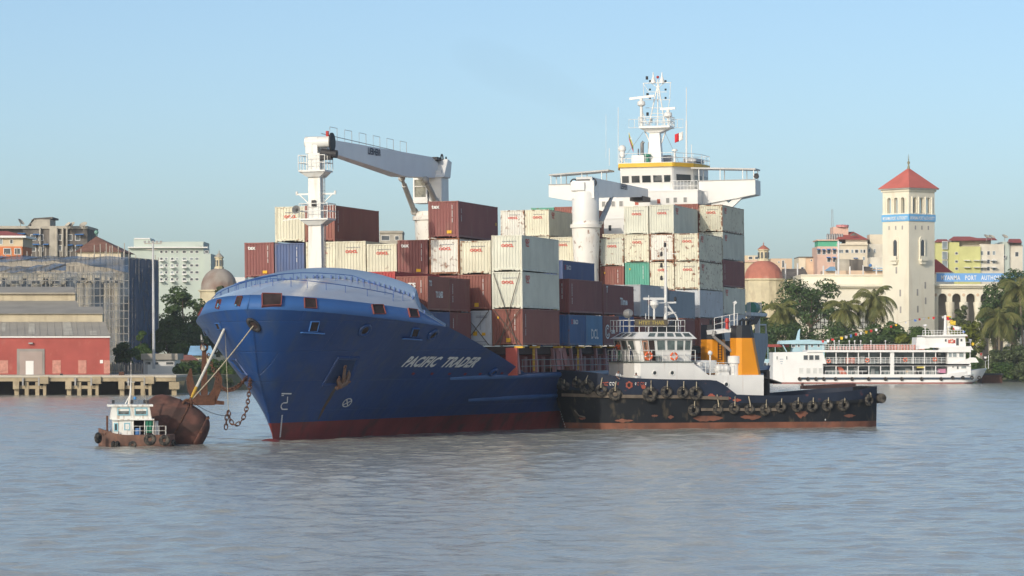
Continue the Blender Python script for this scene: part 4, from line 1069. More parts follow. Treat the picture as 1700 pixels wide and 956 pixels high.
container(1, 3, Z0 + 5.54, 2.86, T40, TEXB, .15, 'tex', 'maroon tex container mid front row, next to the very rusty off-white box')
container(1, 4, Z0 + 2.9, 2.62, T40, MAROON, .2, 'plain', 'hidden brown container under the lower cream OOCL box right of centre in the front row')
container(1, 4, Z0 + 5.54, 2.60, T40, CREAM, .4, 'oocl', 'cream OOCL container left of the middle tex box, a little lower than its left neighbour')
container(1, 5, Z0 + 5.54, 2.86, T40, CREAM, .4, 'oocl', 'cream OOCL container below the long-sided brown box and right of the foremast')
container(1, 6, Z0 + 5.54, 2.86, T40, CREAM, .5, 'oocl', 'cream OOCL container half hidden behind the foremast, under the brown box')
container(1, 6, Z0 + 8.42, 2.86, T40, BROWN, .2, 'plainys', 'brown container with a yellow label behind the foremast, its long side against the sky')
container(1, 7, Z0 + 5.75, 2.60, T40, NAVY, .2, 'plain', 'slate blue container under the cream one left of the foremast')
container(1, 7, Z0 + 8.42, 2.82, T40, CREAM, .5, 'oocl', 'cream OOCL container on top of the slate blue one, left of the foremast')
container(1, 8, Z0 + 5.65, 2.80, T40, TEXB, .3, 'tex', 'maroon tex container at the far left end of the front row')
# ---- bay 2 and 3: outer row and a higher blue box
container(2, 0, Z0, 2.58, T20, BLUEC, .25, 'seaco', 'short blue SEACO container low in the second outer stack, left of the DCL box')
container(2, 0, Z0, 2.58, T20, DCLB, .2, 'dcl', 'short mid blue container lettered DCL, right of the SEACO box', du=6.13)
container(2, 0, Z0 + 2.68, 2.85, T40, MAROON, .2, 'plainys', 'plain brown container on top of the SEACO and DCL pair')
container(3, 1.4, Z0, 2.6, T40, BROWN, .2, 'plain', 'hidden brown container at the foot of the stack that carries the high navy SEACO box')
container(3, 1.4, Z0 + 2.6, 2.2, T40, MAROON, .2, 'plain', 'hidden brown container between the navy SEACO box and the deck')
container(3, 1.4, Z0 + 4.85, 2.60, T40, NAVY, .1, 'seaco', 'navy blue SEACO container standing above the brown row, in front of the rusty crane pedestal')
container(3, 0, Z0, 2.60, T20, MAROON, .3, 'celims', 'short brown container with a white round emblem, under the Time container')
container(3, 0, Z0, 2.60, T20, (.05, .10, .27), .1, 'plain', 'short dark blue container beside the round emblem one, behind the tug wheelhouse', du=6.13)
container(3, 0, Z0 + 2.68, 2.64, T40, MAROON, .15, 'time', 'brown container lettered Time on its side, above the round emblem box')
# ---- bay 4 and 5: behind the tug's mast
container(4, 0, Z0, 2.6, T40, BROWN, .2, 'plain', 'brown container behind the tug wheelhouse, below the grey box with the red side lettering')
container(4, 0, Z0 + 2.65, 2.92, T40, LGREY, .15, 'oocl_big', 'grey refrigerated container with big red lettering, behind the tug mast', reefer=True)
container(5, 0, Z0, 2.60, T40, MAROON, .25, 'plain', 'maroon container right of the tug wheelhouse roof, under the blue-grey box')
container(5, 0, Z0 + 2.62, 2.62, T40, GREYB, .3, 'plain', 'blue-grey container right of the tug mast, lower than its neighbours')
# ---- bay 6: the tall wall before the bridge
H6 = 2.78
def z6(t): return Z0 + (t - 1) * H6
container(6, 0, z6(1), H6, T40, BROWN, .3, 'plains', 'brown container low behind the left orange funnel of the tug')
container(6, 0, z6(2), H6, T40, LGREY, .5, 'plain', 'pale blue-grey container with a white end, low in the stack right of the tug mast', reefer=True)
container(6, 0, z6(3), H6, T40, CREAM, .7, 'oocl_side', 'yellow-stained cream OOCL container under the top one of the stack right of the tug mast')
container(6, 0, z6(4), H6, T40, CREAM, .7, 'oocl_side', 'cream OOCL container on top of the stack just right of the tug mast')
container(6, 1, z6(2), H6, T40, BROWN, .2, 'plain', 'brown container hidden behind the blue-grey box and the tug mast')
container(6, 1, z6(3), H6, T40, CREAM, .5, 'oocl', 'cream OOCL container right behind the tug mast lamps, under the white stained box')
container(6, 1, z6(4), H6, T40, WHITEC, .85, 'cream', 'white rust-edged container without lettering behind the top of the tug mast')
container(6, 1, z6(5), 2.85, T40, CREAMG, .3, 'oocl_side', 'cream OOCL container topmost above the white unlettered box, its grey side showing')
container(6, 2, z6(2), H6, T40, BROWN, .2, 'plain', 'brown container hidden under the sea-green one')
container(6, 2, z6(3), H6, T40, TEAL, .15, 'plainr', 'sea-green container in the tall wall, right of a red one')
container(6, 2, z6(4), H6, T40, CREAM, .75, 'oocl', 'rust-edged cream OOCL container on top of the sea-green one')
container(6, 2, z6(5), 2.8, T40, CREAMG, .3, 'oocl', 'cream OOCL container topmost of the column that has the sea-green box')
container(6, 3, z6(2) - .3, H6, T40, BROWN, .2, 'plain', 'brown container hidden under the red-brown one beside the crane pedestal')
container(6, 3, z6(3) - .33, H6, T40, BROWN, .15, 'plainr', 'red-brown container beside the rusty crane pedestal, half in shadow, left of the sea-green one')
container(6, 3, z6(4) - .33, H6, T40, CREAMG, .6, 'oocl', 'cream OOCL container on top of the red-brown one beside the rusty crane pedestal')
container(6, 4, z6(3), H6, T40, MAROON, .2, 'plain', 'dark maroon container in the shade right of the crane pedestal')
container(6, 4, z6(4) - .1, H6, T40, MAROON, .2, 'plain', 'upper dark maroon container in the shade right of the crane pedestal')
container(6, 5, z6(4) - .1, H6, T40, CREAM, .4, 'oocl', 'cream OOCL container left of the rusty crane pedestal, above the navy box')
container(6, 6, z6(4), H6, T40, CREAM, .3, 'oocl', 'cream container below the twin top boxes left of the after crane, mostly hidden')
container(6, 6, z6(5) - .05, 2.72, T40, CREAM, .6, 'oocl_side', 'cream OOCL container with its grey side showing, left of the after crane at the top')
container(6, 7, z6(4), H6, T40, CREAM, .3, 'oocl', 'cream container under the leftmost top box, hidden behind the foremost outer stack')
container(6, 7, z6(5) - .05, 2.72, T40, WHITEC, .7, 'oocl', 'off-white OOCL container leftmost of the top row left of the after crane')
# ---- bay 7: last bay before the bridge
H7 = 2.80
def z7(t): return Z0 + .45 + (t - 1) * H7
container(7, 0, z7(1), H7, T40, LGREY, .3, 'plain', 'pale grey container at the foot of the last stack, between the tug funnels')
container(7, 0, z7(2), H7, T40, CREAMG, .4, 'oocl_side', 'grey-sided OOCL container second from the bottom of the last stack, over the right orange funnel')
container(7, 0, z7(3), H7, T40, MAROON, .15, 'plains', 'maroon container in the middle of the last stack, the only brown one there')
container(7, 0, z7(4), H7, T40, CREAMG, .35, 'oocl_side', 'grey-sided OOCL container just above the maroon one in the last stack')
container(7, 0, z7(5), H7, T40, CREAM, .8, 'oocl_side', 'rust-edged cream OOCL container on top of the last stack, under the bridge wing')
container(7, 1, z7(4), H7, T40, CREAM, .3, 'oocl', 'cream container hidden under the red-brown top box beside the last stack')
container(7, 1, z7(5) + .1, 2.85, T40, BROWN, .15, 'plain', 'red-brown container at the top between the cream boxes, before the bridge block')
container(7, 2, z7(5) + .1, 2.82, T40, CREAM, .3, 'oocl', 'cream container showing only its top rim behind the topmost boxes, below the bridge')
container(7, 4, z7(4) + .1, 2.75, T40, CREAM, .5, 'oocl', 'cream container seen behind the box beside the crane pedestal, below the white bridge wall')
container(7, 6, z7(5) + .1, 2.85, T40, BROWN, .15, 'plain', 'brown container behind the after crane, its dark side showing right of the pedestal')
container(7, 7, z7(5) + .05, 2.85, T40, TEAL, .2, 'plain', 'green container of which only the upper edge shows left of the after crane')
# ---- lashing rods on the foremost outer stack
ROD = mat('lashing_rod', (0.14, 0.12, 0.10), .6, .3)
v0 = vedge(0); xa, xb = v0 - CW + .12, v0 - .1; yy = BAY[1] - .12
def rod(a, b, label):
    mb = MB(); mb.cyl((a[0], yy, a[1]), (b[0], yy - .05, b[1]), .032, n=6); o = mb.build('lashing_rod', ROD, None, M=MSH); tag(o, label, 'lashing rod', 'lashing rods across the foremost outer stack')
for a, b, w in (((xa + .1, Z0 + .05), (xb - .05, Z0 + 2.86), 'lashing rod rising to the right over the brown corner container'), ((xb, Z0 + .05), (xa, Z0 + 2.86), 'lashing rod falling to the right over the brown corner container'),
                ((xa + .45, Z0 + .05), (xb - .05, Z0 + 5.70), 'long steep lashing rod that ends at the upper right of the second box'), ((xb - .35, Z0 + .05), (xa + .05, Z0 + 5.70), 'long steep lashing rod that ends at the upper left of the second box'),
                ((xa - 2.4, Z0 + .1), (xa - .35, Z0 + 2.75), 'lashing rod rising over the pale grey container'), ((xa - .4, Z0 + .1), (xa - 2.3, Z0 + 2.5), 'lashing rod falling over the pale grey container')):
    rod(a, b, w)
# ------------------------------------------------------------------ people
SKIN = mat('skin', (0.22, 0.11, 0.07), .6, var=.05); HAIR = mat('black_hair', (.015, .012, .01), .6)
def cloth(name, col): return mat('cloth_' + name, col, .85, var=.15, vs=4)
_PM = {}
def person_mesh(pose, shirt, legs):
    """one continuous skinned body, feet at the origin, facing -y; heights in metres"""
    key = (pose, shirt.name, legs.name)
    if key in _PM: return _PM[key]
    hip, sh, hd = .92, 1.40, 1.60
    J = {'pelvis': (0, 0, hip, .125), 'waist': (0, .01, 1.10, .115), 'chest': (0, .01, 1.30, .135), 'neck': (0, 0, 1.47, .055), 'head': (0, -.02, 1.58, .088), 'crown': (0, -.01, 1.68, .075)}
    E = [('pelvis', 'waist'), ('waist', 'chest'), ('chest', 'neck'), ('neck', 'head'), ('head', 'crown')]
    for s, n in ((1, 'l'), (-1, 'r')):
        J.update({'sh' + n: (s * .18, .01, 1.38, .062), 'hip' + n: (s * .09, 0, .88, .095), 'kn' + n: (s * .10, -.02, .48, .068), 'an' + n: (s * .11, .02, .09, .045), 'to' + n: (s * .12, -.16, .035, .035)})
        arms = {'stand': ((s * .24, .03, 1.12), (s * .26, -.05, .88)), 'lean': ((s * .27, -.20, 1.16), (s * .15, -.42, 1.12)), 'reach': ((s * .26, -.16, 1.18), (s * .22, -.42, 1.28 if s > 0 else 1.02)), 'peer': ((s * .27, -.12, 1.16), (s * .18, -.10, .95))}[pose]
        J.update({'el' + n: (*arms[0], .045), 'wr' + n: (*arms[1], .034), 'ha' + n: (arms[1][0], arms[1][1] - .09, arms[1][2] - .04, .036)})
        E += [('chest', 'sh' + n), ('sh' + n, 'el' + n), ('el' + n, 'wr' + n), ('wr' + n, 'ha' + n), ('pelvis', 'hip' + n), ('hip' + n, 'kn' + n), ('kn' + n, 'an' + n), ('an' + n, 'to' + n)]
    names = list(J); me = bpy.data.meshes.new('body')
    def lean(p):
        x, y, z = p[:3]
        if pose != 'stand' and z > hip: a = rad({'lean': 22, 'peer': 58}.get(pose, 10)); dz = z - hip; return (x, y - dz * math.sin(a), hip + dz * math.cos(a))
        return (x, y, z)
    me.from_pydata([lean(J[n]) for n in names], [(names.index(a), names.index(b)) for a, b in E], [])
    ob = bpy.data.objects.new('body', me); COL.objects.link(ob)
    sk = ob.modifiers.new('skin', 'SKIN'); sk.use_smooth_shade = True
    lay = me.skin_vertices[0] if me.skin_vertices else None
    if lay is None:
        bpy.context.view_layer.objects.active = ob; ob.modifiers.remove(sk); sk = ob.modifiers.new('skin', 'SKIN'); lay = me.skin_vertices[0]
    for i, n in enumerate(names): lay.data[i].radius = (J[n][3], J[n][3])
    lay.data[0].use_root = True
    ss = ob.modifiers.new('sub', 'SUBSURF'); ss.levels = 1; ss.render_levels = 1
    dg = bpy.context.evaluated_depsgraph_get(); out = bpy.data.meshes.new_from_object(ob.evaluated_get(dg))
    bpy.data.objects.remove(ob)
    out.materials.clear()
    for m in (SKIN, shirt, legs, HAIR, DARK): out.materials.append(m)
    for p in out.polygons:
        x, y, z = p.center
        p.material_index = 4 if z < .09 else 2 if z < .98 and abs(x) < .21 else 0 if abs(x) > .235 and (z < 1.24) else 1 if z < 1.40 or abs(x) > .1 else 3 if z > 1.60 or (y > .0 and z > 1.46) else 0
        p.use_smooth = True
    _PM[key] = out; return out
def person(label, loc, rz, pose, shirt, legs, group=None):
    o = put('person', person_mesh(pose, shirt, legs)); o.location = loc; o.rotation_euler = (0, 0, rz)
    return tag(o, label, 'person', group)
WSHIRT, ORSH, BLSH, NAVYT, GREENS = cloth('white', (.7, .7, .68)), cloth('orange', (.55, .09, .03)), cloth('light_blue', (.12, .35, .6)), cloth('navy', (.02, .03, .07)), cloth('green', (.10, .22, .15))

def tyre(label, c, R, ax, group, r=None, rope_to=None):
    """a tyre hung as a fender: fat ring with an inner wall, and the rope it hangs by"""
    r = r or R * .34; mb = MB()
    mb.use(0).torus((0, 0, 0), R - r, r, ax, 22, 9, 1.15)
    for k in (-.5, 0, .5): mb.torus(V(ax).normalized() * (k * r), R - .015 - .03 * abs(k), .03, ax, 22, 4)
    o = mb.build('tyre_fender', [BLACK], None, smooth=60); o.location = c; tag(o, label, 'tyre', group)
    if rope_to is not None:
        m2 = MB(); m2.tube([V((0, 0, R - r * 1.6)) + V(ax).normalized() * r, V((0, 0, R)) + V(ax).normalized() * r, V(rope_to) - V(c)], .045, 5); m2.build('rope', ROPE, o)
    return o

# ------------------------------------------------------------------ the black harbour tug
TYAW = rad(19)
MT = Matrix.Translation((4.32, 271.6, 0)) @ Matrix.Rotation(TYAW, 4, 'Z')
IT = MT.inverted()
def tug_at(px, py, b=None, a=None):
    o = IT @ V((0, 0, CAMZ)); d = IT @ at(px, py, 100.0) - o
    t = (b - o.y) / d.y if b is not None else (a - o.x) / d.x
    return o + d * t
tug = thing('tugboat', 'black harbour tug with white deckhouse and two orange funnels, tyres along its side', 'tugboat', M=MT)
TBLK = mat('tug_black', (0.013, 0.016, 0.021), 0.65, var=0.3, vs=.5, spec=.25, dirt=(0.15, 0.12, 0.075), da=0.6, ds=(.9, .9, .35), dt=0.56)
TNAVY = mat('tug_dark_blue', (0.020, 0.029, 0.052), 0.6, var=0.2, spec=.25, dirt=(0.35, 0.09, 0.05), da=0.6, ds=(.6, .6, .6), dt=0.64)
TRED = mat('tug_red_oxide', (0.20, 0.08, 0.05), 0.75, var=0.35, vs=.8, dirt=(0.10, 0.06, 0.05), da=0.7, ds=(.8, .8, .5), dt=0.5)
LT = 26.9
def tb(a, z):                        # half-beam of the tug
    rk = -0.28 * max(0, min(z, 4.6)) if z > 0 else 0.0
    t = (a - rk) / 6.5
    if t <= 0: return 0.0
    full = 4.1 + .25 * min(1, max(0, z / 3))
    b = full * (1 - (1 - min(1, t)) ** 2.2) ** (0.75 - .12 * min(1, max(0, z / 3)))
    if a > LT - 5: b *= max(0, 1 - ((a - LT + 5) / 5.4) ** 2.6 * .55)
    return b
def tsheer(a):                       # bulwark top
    return smooth_tab([(-1.5, 4.85), (1.5, 4.55), (4, 4.15), (8, 4.0), (11.3, 3.95), (12.4, 3.5), (13.4, 2.75), (18, 2.65), (20.5, 2.8), (24, 3.05), (26.2, 3.3), (LT, 3.35)], a)
tcols = [-1.3, -1.2, -1.0, -.6, -.1, .6, 1.4, 2.4, 3.5, 5, 6.5, 8, 10, 11, 11.6, 12.2, 12.8, 13.4, 14.5, 16, 18, 20, 22, 23.5, 25, 25.8, 26.3, 26.6, LT]
def tug_col(an, s):
    zt = tsheer(an); zs = [-1, -.2, .25, .48] + [.48 + (zt - .48) * k / 8 for k in range(1, 9)]
    out = []
    for z in zs:
        rk0 = -0.28 * max(0, min(zt, 4.6)); rk = -0.28 * max(0, min(z, 4.6)); fade = max(0, 1 - (an + 1.3) / 7)
        a = an + (rk - rk0) * fade; out.append(V((a, s * tb(a, z) if an > -1.29 else 0.0, z)))
    return out
mb = MB()
for s in (-1, 1):
    rows = [tug_col(a, s) for a in tcols]; n = len(rows[0]); o0 = len(mb.v); mb.v.extend([tuple(p) for r in rows for p in r])
    for i in range(len(rows) - 1):
        for k in range(n - 1):
            q_ = [o0 + i * n + k, o0 + (i + 1) * n + k, o0 + (i + 1) * n + k + 1, o0 + i * n + k + 1]
            mb.f.append(q_ if s < 0 else q_[::-1]); mb.m.append(1 if k < 3 else 2 if k >= 8 else 0)
mb.use(0).face(*(tug_col(LT, 1) + tug_col(LT, -1)[::-1]))
thull = mb.weld().build('hull', [TBLK, TRED, TNAVY], tug, smooth=40)
mb = MB(); mb.grid([[V((a, -tb(a, 2.2) + .1, min(tsheer(a) - .75, 3.2))), V((a, tb(a, 2.2) - .1, min(tsheer(a) - .75, 3.2)))] for a in tcols[3:]]); mb.build('deck', mat('tug_deck', (.10, .06, .05), .8), tug)
def ty(a, z, o=0.0): return -tb(a, z) - o
def side_strip(pts, w, th, name, m, parent):
    """bar that follows the hull side: (a, z) points"""
    mb = MB(); rows = [[] for _ in range(4)]
    P = []
    for (a0, z0), (a1, z1) in zip(pts, pts[1:]):
        for k in range(8): P.append((a0 + (a1 - a0) * k / 8, z0 + (z1 - z0) * k / 8))
    P.append(pts[-1])
    for a, z in P:
        for r, (o, dz) in zip(rows, ((-.05, w / 2), (th, w / 2), (th, -w / 2), (-.05, -w / 2))): r.append(V((a, ty(a, z, o), z + dz)))
    mb.grid(rows); return mb.build(name, m, parent)
WOODR = mat('worn_rubbing_bar', (0.16, 0.13, 0.10), .8, var=.3, vs=2)
side_strip([(-.6, 2.75), (3, 2.65), (8, 2.6), (12.6, 2.45)], .26, .16, 'rubbing_bar', WOODR, thull)
side_strip([(10.2, 1.55), (17.5, 1.5)], .22, .16, 'rubbing_bar', WOODR, thull)
side_strip([(13.6, 1.95), (20, 1.95), (26.4, 2.25)], .24, .14, 'rubbing_bar', TBLK, thull)
side_strip([(1.0, 2.95), (3.4, 2.85)], .18, .2, 'rubbing_bar', WOODR, thull)
# stern roller fender and bow fittings
mb = MB(); p = tug_at(1456, 661, a=LT + .2); mb.cyl((LT + .35, -2.6, p.z), (LT + .35, 3.0, p.z), .42, n=14); mb.build('stern_fender', BLACK, tug, smooth=50)
mb = MB(); p = tug_at(941, 616, b=0); mb.cyl((p.x, -.2, 4.0), (p.x, -.2, p.z + .4), .2, n=10); mb.cyl((p.x - .6, -.2, p.z), (p.x + .6, -.2, p.z), .12, n=8); mb.cyl((p.x - .9, 0, p.z + .1), (p.x - 2.0, .3, p.z - .1), .28, n=10); mb.build('bow_bitt', RUST, tug)
mb = MB(); z = 3.0
for k in range(8): mb.ball((-1.0 + k * .28, -.55 - k * .25, 3.75 + .05 * (k % 2)), .5, 10, 7, (1, .8, 1.1))
mb.build('bow_pudding_fender', mat('old_fender', (.05, .055, .055), .9, var=.4, vs=3, dirt=(.2, .18, .14), da=.5, ds=(2, 2, 2)), tug, smooth=60)
def on_side(px, py, out=0.0):
    """point of the tug's near side that the photograph shows at (px, py)"""
    o = IT @ V((0, 0, CAMZ)); d = IT @ at(px, py, 100.0) - o; t = 2.4
    while t < 3.2:
        p = o + d * t
        if -1.4 < p.x < LT and abs(p.y) <= tb(p.x, p.z): return V((p.x, p.y - out, p.z))
        t += .0015
    p = tug_at(px, py, b=-4.2); return V((p.x, p.y - out, p.z))
TR = [(973, 642, 12.5, 622), (996.5, 648, 10, 627), (1019.5, 654, 11, 633), (937, 640, 8, 628), (956, 635, 8.5, 625), (1077.5, 654.5, 13, 632), (1105, 650.5, 10, 631), (1132, 651.5, 10, 632), (1153, 653, 12, 634), (1150, 681, 10, 664), (1190, 679.5, 9, 655), (1217, 678, 9.5, 656), (1242.5, 679, 9, 658), (1269, 680.5, 9.5, 663), (1294.5, 675.5, 9.5, 661), (1322, 674.5, 9.8, 660), (1347, 674.5, 9.5, 660), (1372, 673, 9.8, 660), (1399, 672.5, 9.8, 661), (1441, 664, 10, 652)]
TL = ['large tyre hung from the tug bow bulwark by a pale rope', 'tyre right of the large bow tyre of the tug, on a knotted rope', 'tyre below the faded red bow lettering of the tug', 'small tyre at the very tip of the tug bow, left of its neighbours', 'small tyre between the bow tip tyre and the large bow tyre of the tug',
      'biggest tyre below the tug wheelhouse, hung on two ropes', 'tyre below the right half of the tug wheelhouse, on one rope', 'tyre just left of where the tug bulwark dips, on a thick pale rope', 'large tyre at the dip of the tug bulwark, on tangled ropes', 'lower tyre on the long wooden bar under the dip of the tug bulwark',
      'tyre below the front of the tug engine casing, left of two alike', 'tyre below the left orange funnel of the tug', 'tyre below the right orange funnel of the tug', 'tyre just aft of the tug white casing, above bare red hull', 'first tyre in the even row along the tug quarter',
      'second tyre in the even row along the tug quarter, its centre lighter', 'third tyre in the even row along the tug quarter', 'fourth tyre of the tug quarter, above white draught marks', 'last tyre of the even row before the tug stern', 'tyre at the tug stern corner beside the roller fender']
for (px, py, rp, ry), lb in zip(TR, TL):
    p = on_side(px, py, .22); w = MT @ p; e = .05; a = p.x
    dn = (tb(a + e, p.z) - tb(a - e, p.z)) / (2 * e); n = V((-dn, -1, 0.0)).normalized(); nw = (MT.to_3x3() @ n)
    rt = MT @ on_side(px + (3 if rp > 9 else 0), ry, .05)
    tyre(lb, w, rp / F * w.y, nw, 'tyre fenders along the tug', rope_to=rt)
# deckhouse
TW = mat('tug_white', (0.80, 0.80, 0.78), .45, var=.05, dirt=(.38, .24, .16), da=.35, ds=(1.2, 1.2, .12), dt=.6)
fa = tug_at(1055, 620, b=-3.2).x; ra = tug_at(1152, 620, b=-3.3).x; zd = tug_at(1080, 601.5, b=-3.3).z
mb = MB(); ch = .9
foot = [(fa, -2.95), (fa + .4, -3.3), (ra, -3.3), (ra, 3.3), (fa + .4, 3.3), (fa, 2.95)]
mb.ext([V((a, b, 2.4)) for a, b in foot], (0, 0, zd - 2.4)); dh = mb.build('deckhouse', TW, tug)
mb = MB(); z1 = tug_at(1200, 622.5, b=-3.0).z; z2 = tug_at(1150, 608, b=-3.2).z; a1 = tug_at(1268, 640, b=-3.3).x
mb.ext([V((ra - .02, -3.28, 1.7)), V((a1, -3.28, 1.7)), V((a1, -3.28, z1)), V((ra + 1.3, -3.28, z1)), V((ra - .02, -3.28, zd - .1))], (0, 6.5, 0)); cas = mb.build('engine_casing', TW, tug)
mb = MB(); mb.ext([V((a + (.12 if a > fa + 2 else -.12), b * 1.03, zd)) for a, b in foot], (0, 0, .07)); mb.build('boat_deck', mat('deck_green', (.08, .11, .10), .7), dh)
def porthole(px, py, parent, r=.19):
    p = tug_at(px, py, b=-3.3); mb = MB(); mb.use(0).torus((p.x, -3.31, p.z), r, .05, (0, 1, 0), 18, 6); mb.use(1).cyl((p.x, -3.32, p.z), (p.x, -3.30, p.z), r, n=16); mb.build('porthole', [TW, GLASS], parent)
for px, py in ((1087, 619), (1116, 619), (1206, 638)): porthole(px, py, dh if px < 1150 else cas)
# wheelhouse: three raked front windows, side windows, wooden door, sloping brow with skylights
wz0 = zd + .07; wz1 = tug_at(1090, 562.5, b=-2.6).z; bz = tug_at(1090, 551, b=-2.2).z
wf = tug_at(1061, 590, b=-2.4).x; wr = tug_at(1146, 590, b=-2.6).x
low = [(wf, -2.4), (wf + .3, -2.7), (wr, -2.7), (wr, 2.7), (wf + .3, 2.7), (wf, 2.4)]
rk = [-.45, -.3, .12, .12, -.3, -.45]
L3 = [V((a, b, wz0)) for a, b in low]; H3 = [V((a + k, b * 1.02, wz1)) for (a, b), k in zip(low, rk)]
mb = MB(); k = 6; mb.add(L3 + H3, [tuple(range(k))[::-1], tuple(range(k, 12))] + [(i, (i + 1) % k, k + (i + 1) % k, k + i) for i in range(k)]); twh = mb.build('wheelhouse', TW, tug)
eave = [V((p.x + (-.22 if i in (0, 5) else -.1 if i in (1, 4) else .3), p.y * 1.10, wz1)) for i, p in enumerate(H3)]; brow = [V((p.x + (.85 if i in (0, 5) else .75 if i in (1, 4) else -.35), p.y * .74, bz)) for i, p in enumerate(eave)]
mb = MB(); mb.add(eave + brow, [tuple(range(k))[::-1], tuple(range(k, 12))] + [(i, (i + 1) % k, k + (i + 1) % k, k + i) for i in range(k)]); br = mb.build('wheelhouse_brow', CLEANW, twh)
TGL = mat('tug_glass', (0.10, 0.13, 0.13), .1, var=.5, vs=2)
def facet(base, topp, i, t0, t1, h0, h1, name, m, parent, fr=.05):
    a0, a1, b0, b1 = base[i], base[(i + 1) % 6], topp[i], topp[(i + 1) % 6]
    P = lambda t, h, o: a0.lerp(a1, t).lerp(b0.lerp(b1, t), h) + nn * o
    nn = (a1 - a0).cross(b0 - a0).normalized(); c = (a0 + b1) / 2; mid = (L3[0] + L3[3]) / 2
    if nn.dot(c - mid) < 0: nn = -nn
    et, eh = fr / (a1 - a0).length, fr / (b0 - a0).length; mb = MB()
    mb.use(1).face(P(t0, h0, .015), P(t1, h0, .015), P(t1, h1, .015), P(t0, h1, .015))
    for s0, s1, g0, g1 in ((t0 - et, t0, h0 - eh, h1 + eh), (t1, t1 + et, h0 - eh, h1 + eh), (t0, t1, h0 - eh, h0), (t0, t1, h1, h1 + eh)): mb.use(0).face(P(s0, g0, .035), P(s1, g0, .035), P(s1, g1, .035), P(s0, g1, .035))
    return mb.build(name, [CLEANW, m], parent)
for t in (.05, .37, .69): facet(L3, H3, 5, t, t + .25, .46, .93, 'window', TGL, twh)
SW = wr - wf - .3
def tt(px): return (tug_at(px, 575, b=-2.7).x - (wf + .3)) / SW
for x0, x1 in ((1093, 1105), (1108.5, 1120), (1123.5, 1133.5), (1136, 1146)): facet(L3, H3, 1, max(.02, tt(x0)), min(.97, tt(x1)), .48, .93, 'window', TGL, twh)
facet(L3, H3, 1, .005, tt(1067), .48, .93, 'window', TGL, twh)
WOODD = mat('varnished_door', (.42, .17, .07), .5); facet(L3, H3, 1, tt(1070), tt(1079), .03, .93, 'door', WOODD, twh); facet(L3, H3, 1, tt(1080), tt(1089), .03, .94, 'doorway', BLACKHOLE, twh)
facet(L3, H3, 1, tt(1072), tt(1077), .48, .86, 'door_pane', TGL, twh, .02)
for x0, x1 in ((1077, 1087), (1091, 1102), (1106, 1116), (1119, 1129), (1132, 1143)): facet(eave, brow, 1, max(.03, tt(x0)), tt(x1), .28, .82, 'skylight', TGL, br, .03)
for t in (.1, .40, .70): facet(eave, brow, 5, t, t + .2, .28, .82, 'skylight', TGL, br, .03)
def rail(mb, pts, h, n_mid=1, step=.9, r=.028):
    pts = [V(p) for p in pts]
    for k in range(n_mid + 1): mb.tube([p + V((0, 0, h * (k + 1) / (n_mid + 1))) for p in pts], r * .8, 5)
    for a, b in zip(pts, pts[1:]):
        m = max(1, round((b - a).length / step))
        for k in range(m + 1): p = a.lerp(b, k / m); mb.cyl(p, p + V((0, 0, h)), r, n=5)
mb = MB(); rail(mb, [(ra + .1, -3.35, wz0), (fa + .4, -3.35, wz0), (fa - .05, -2.95, wz0), (fa - .05, 2.95, wz0), (fa + .4, 3.3, wz0), (ra, 3.35, wz0)], .92, 1, 1.05); mb.build('boat_deck_railing', CLEANW, dh)
fz = bz; ra0, ra1 = tug_at(1040, 551, b=-1.9).x, tug_at(1137, 551, b=-1.9).x
mb = MB(); rail(mb, [(ra1, 1.8, fz), (ra1, -1.9, fz), (ra0 + .3, -1.9, fz), (ra0, -1.2, fz), (ra0, 1.8, fz), (ra1, 1.8, fz)], tug_at(1090, 531.5, b=-1.9).z - fz, 1, .85); mb.build('bridge_top_railing', CLEANW, twh)
mb = MB(); c = tug_at(1081, 535.5, b=-2.0); mb.use(0).box((c.x - 1.42, -2.06, c.z - .27), (c.x + 1.42, -1.98, c.z + .27)); nb = mb.build('name_board', mat('name_board_brown', (.13, .11, .08), .6), twh)
mb = MB(); text_mb(mb, 'HTET THAR', frame_m((c.x, -2.075, c.z - .14), (1, 0, 0), (0, 0, 1)), .42, 1.0, bold=.012); mb.build('board_lettering', mat('dull_gold', (.42, .33, .10), .6), nb)
mb = MB(); c = tug_at(1107, 542.5, b=-1.7); mb.box((c.x - 1.0, -1.75, c.z - .45), (c.x + .4, -1.1, c.z)); mb.ext([V((c.x + .2, -1.75, c.z - .45)), V((c.x + .95, -1.75, c.z - .45)), V((c.x + .95, -1.75, c.z + .55)), V((c.x + .55, -1.75, c.z + .5)), V((c.x + .2, -1.75, c.z))], (0, .7, 0)); mb.build('fire_monitor', mat('monitor_black', (.02, .025, .03), .4), twh)
mb = MB(); c = tug_at(1044, 520, b=-1.2); mb.tube([(c.x, -1.2, fz), (c.x, -1.2, c.z - .3)], .06, 6); mb.lathe([(.001, .28), (.25, .25), (.38, 0), (.36, -.3), (.001, -.3)], 16, c, Matrix.Rotation(rad(80), 3, 'X') @ Matrix.Rotation(rad(20), 3, 'Y')); mb.build('searchlight', STEEL, twh, smooth=50)
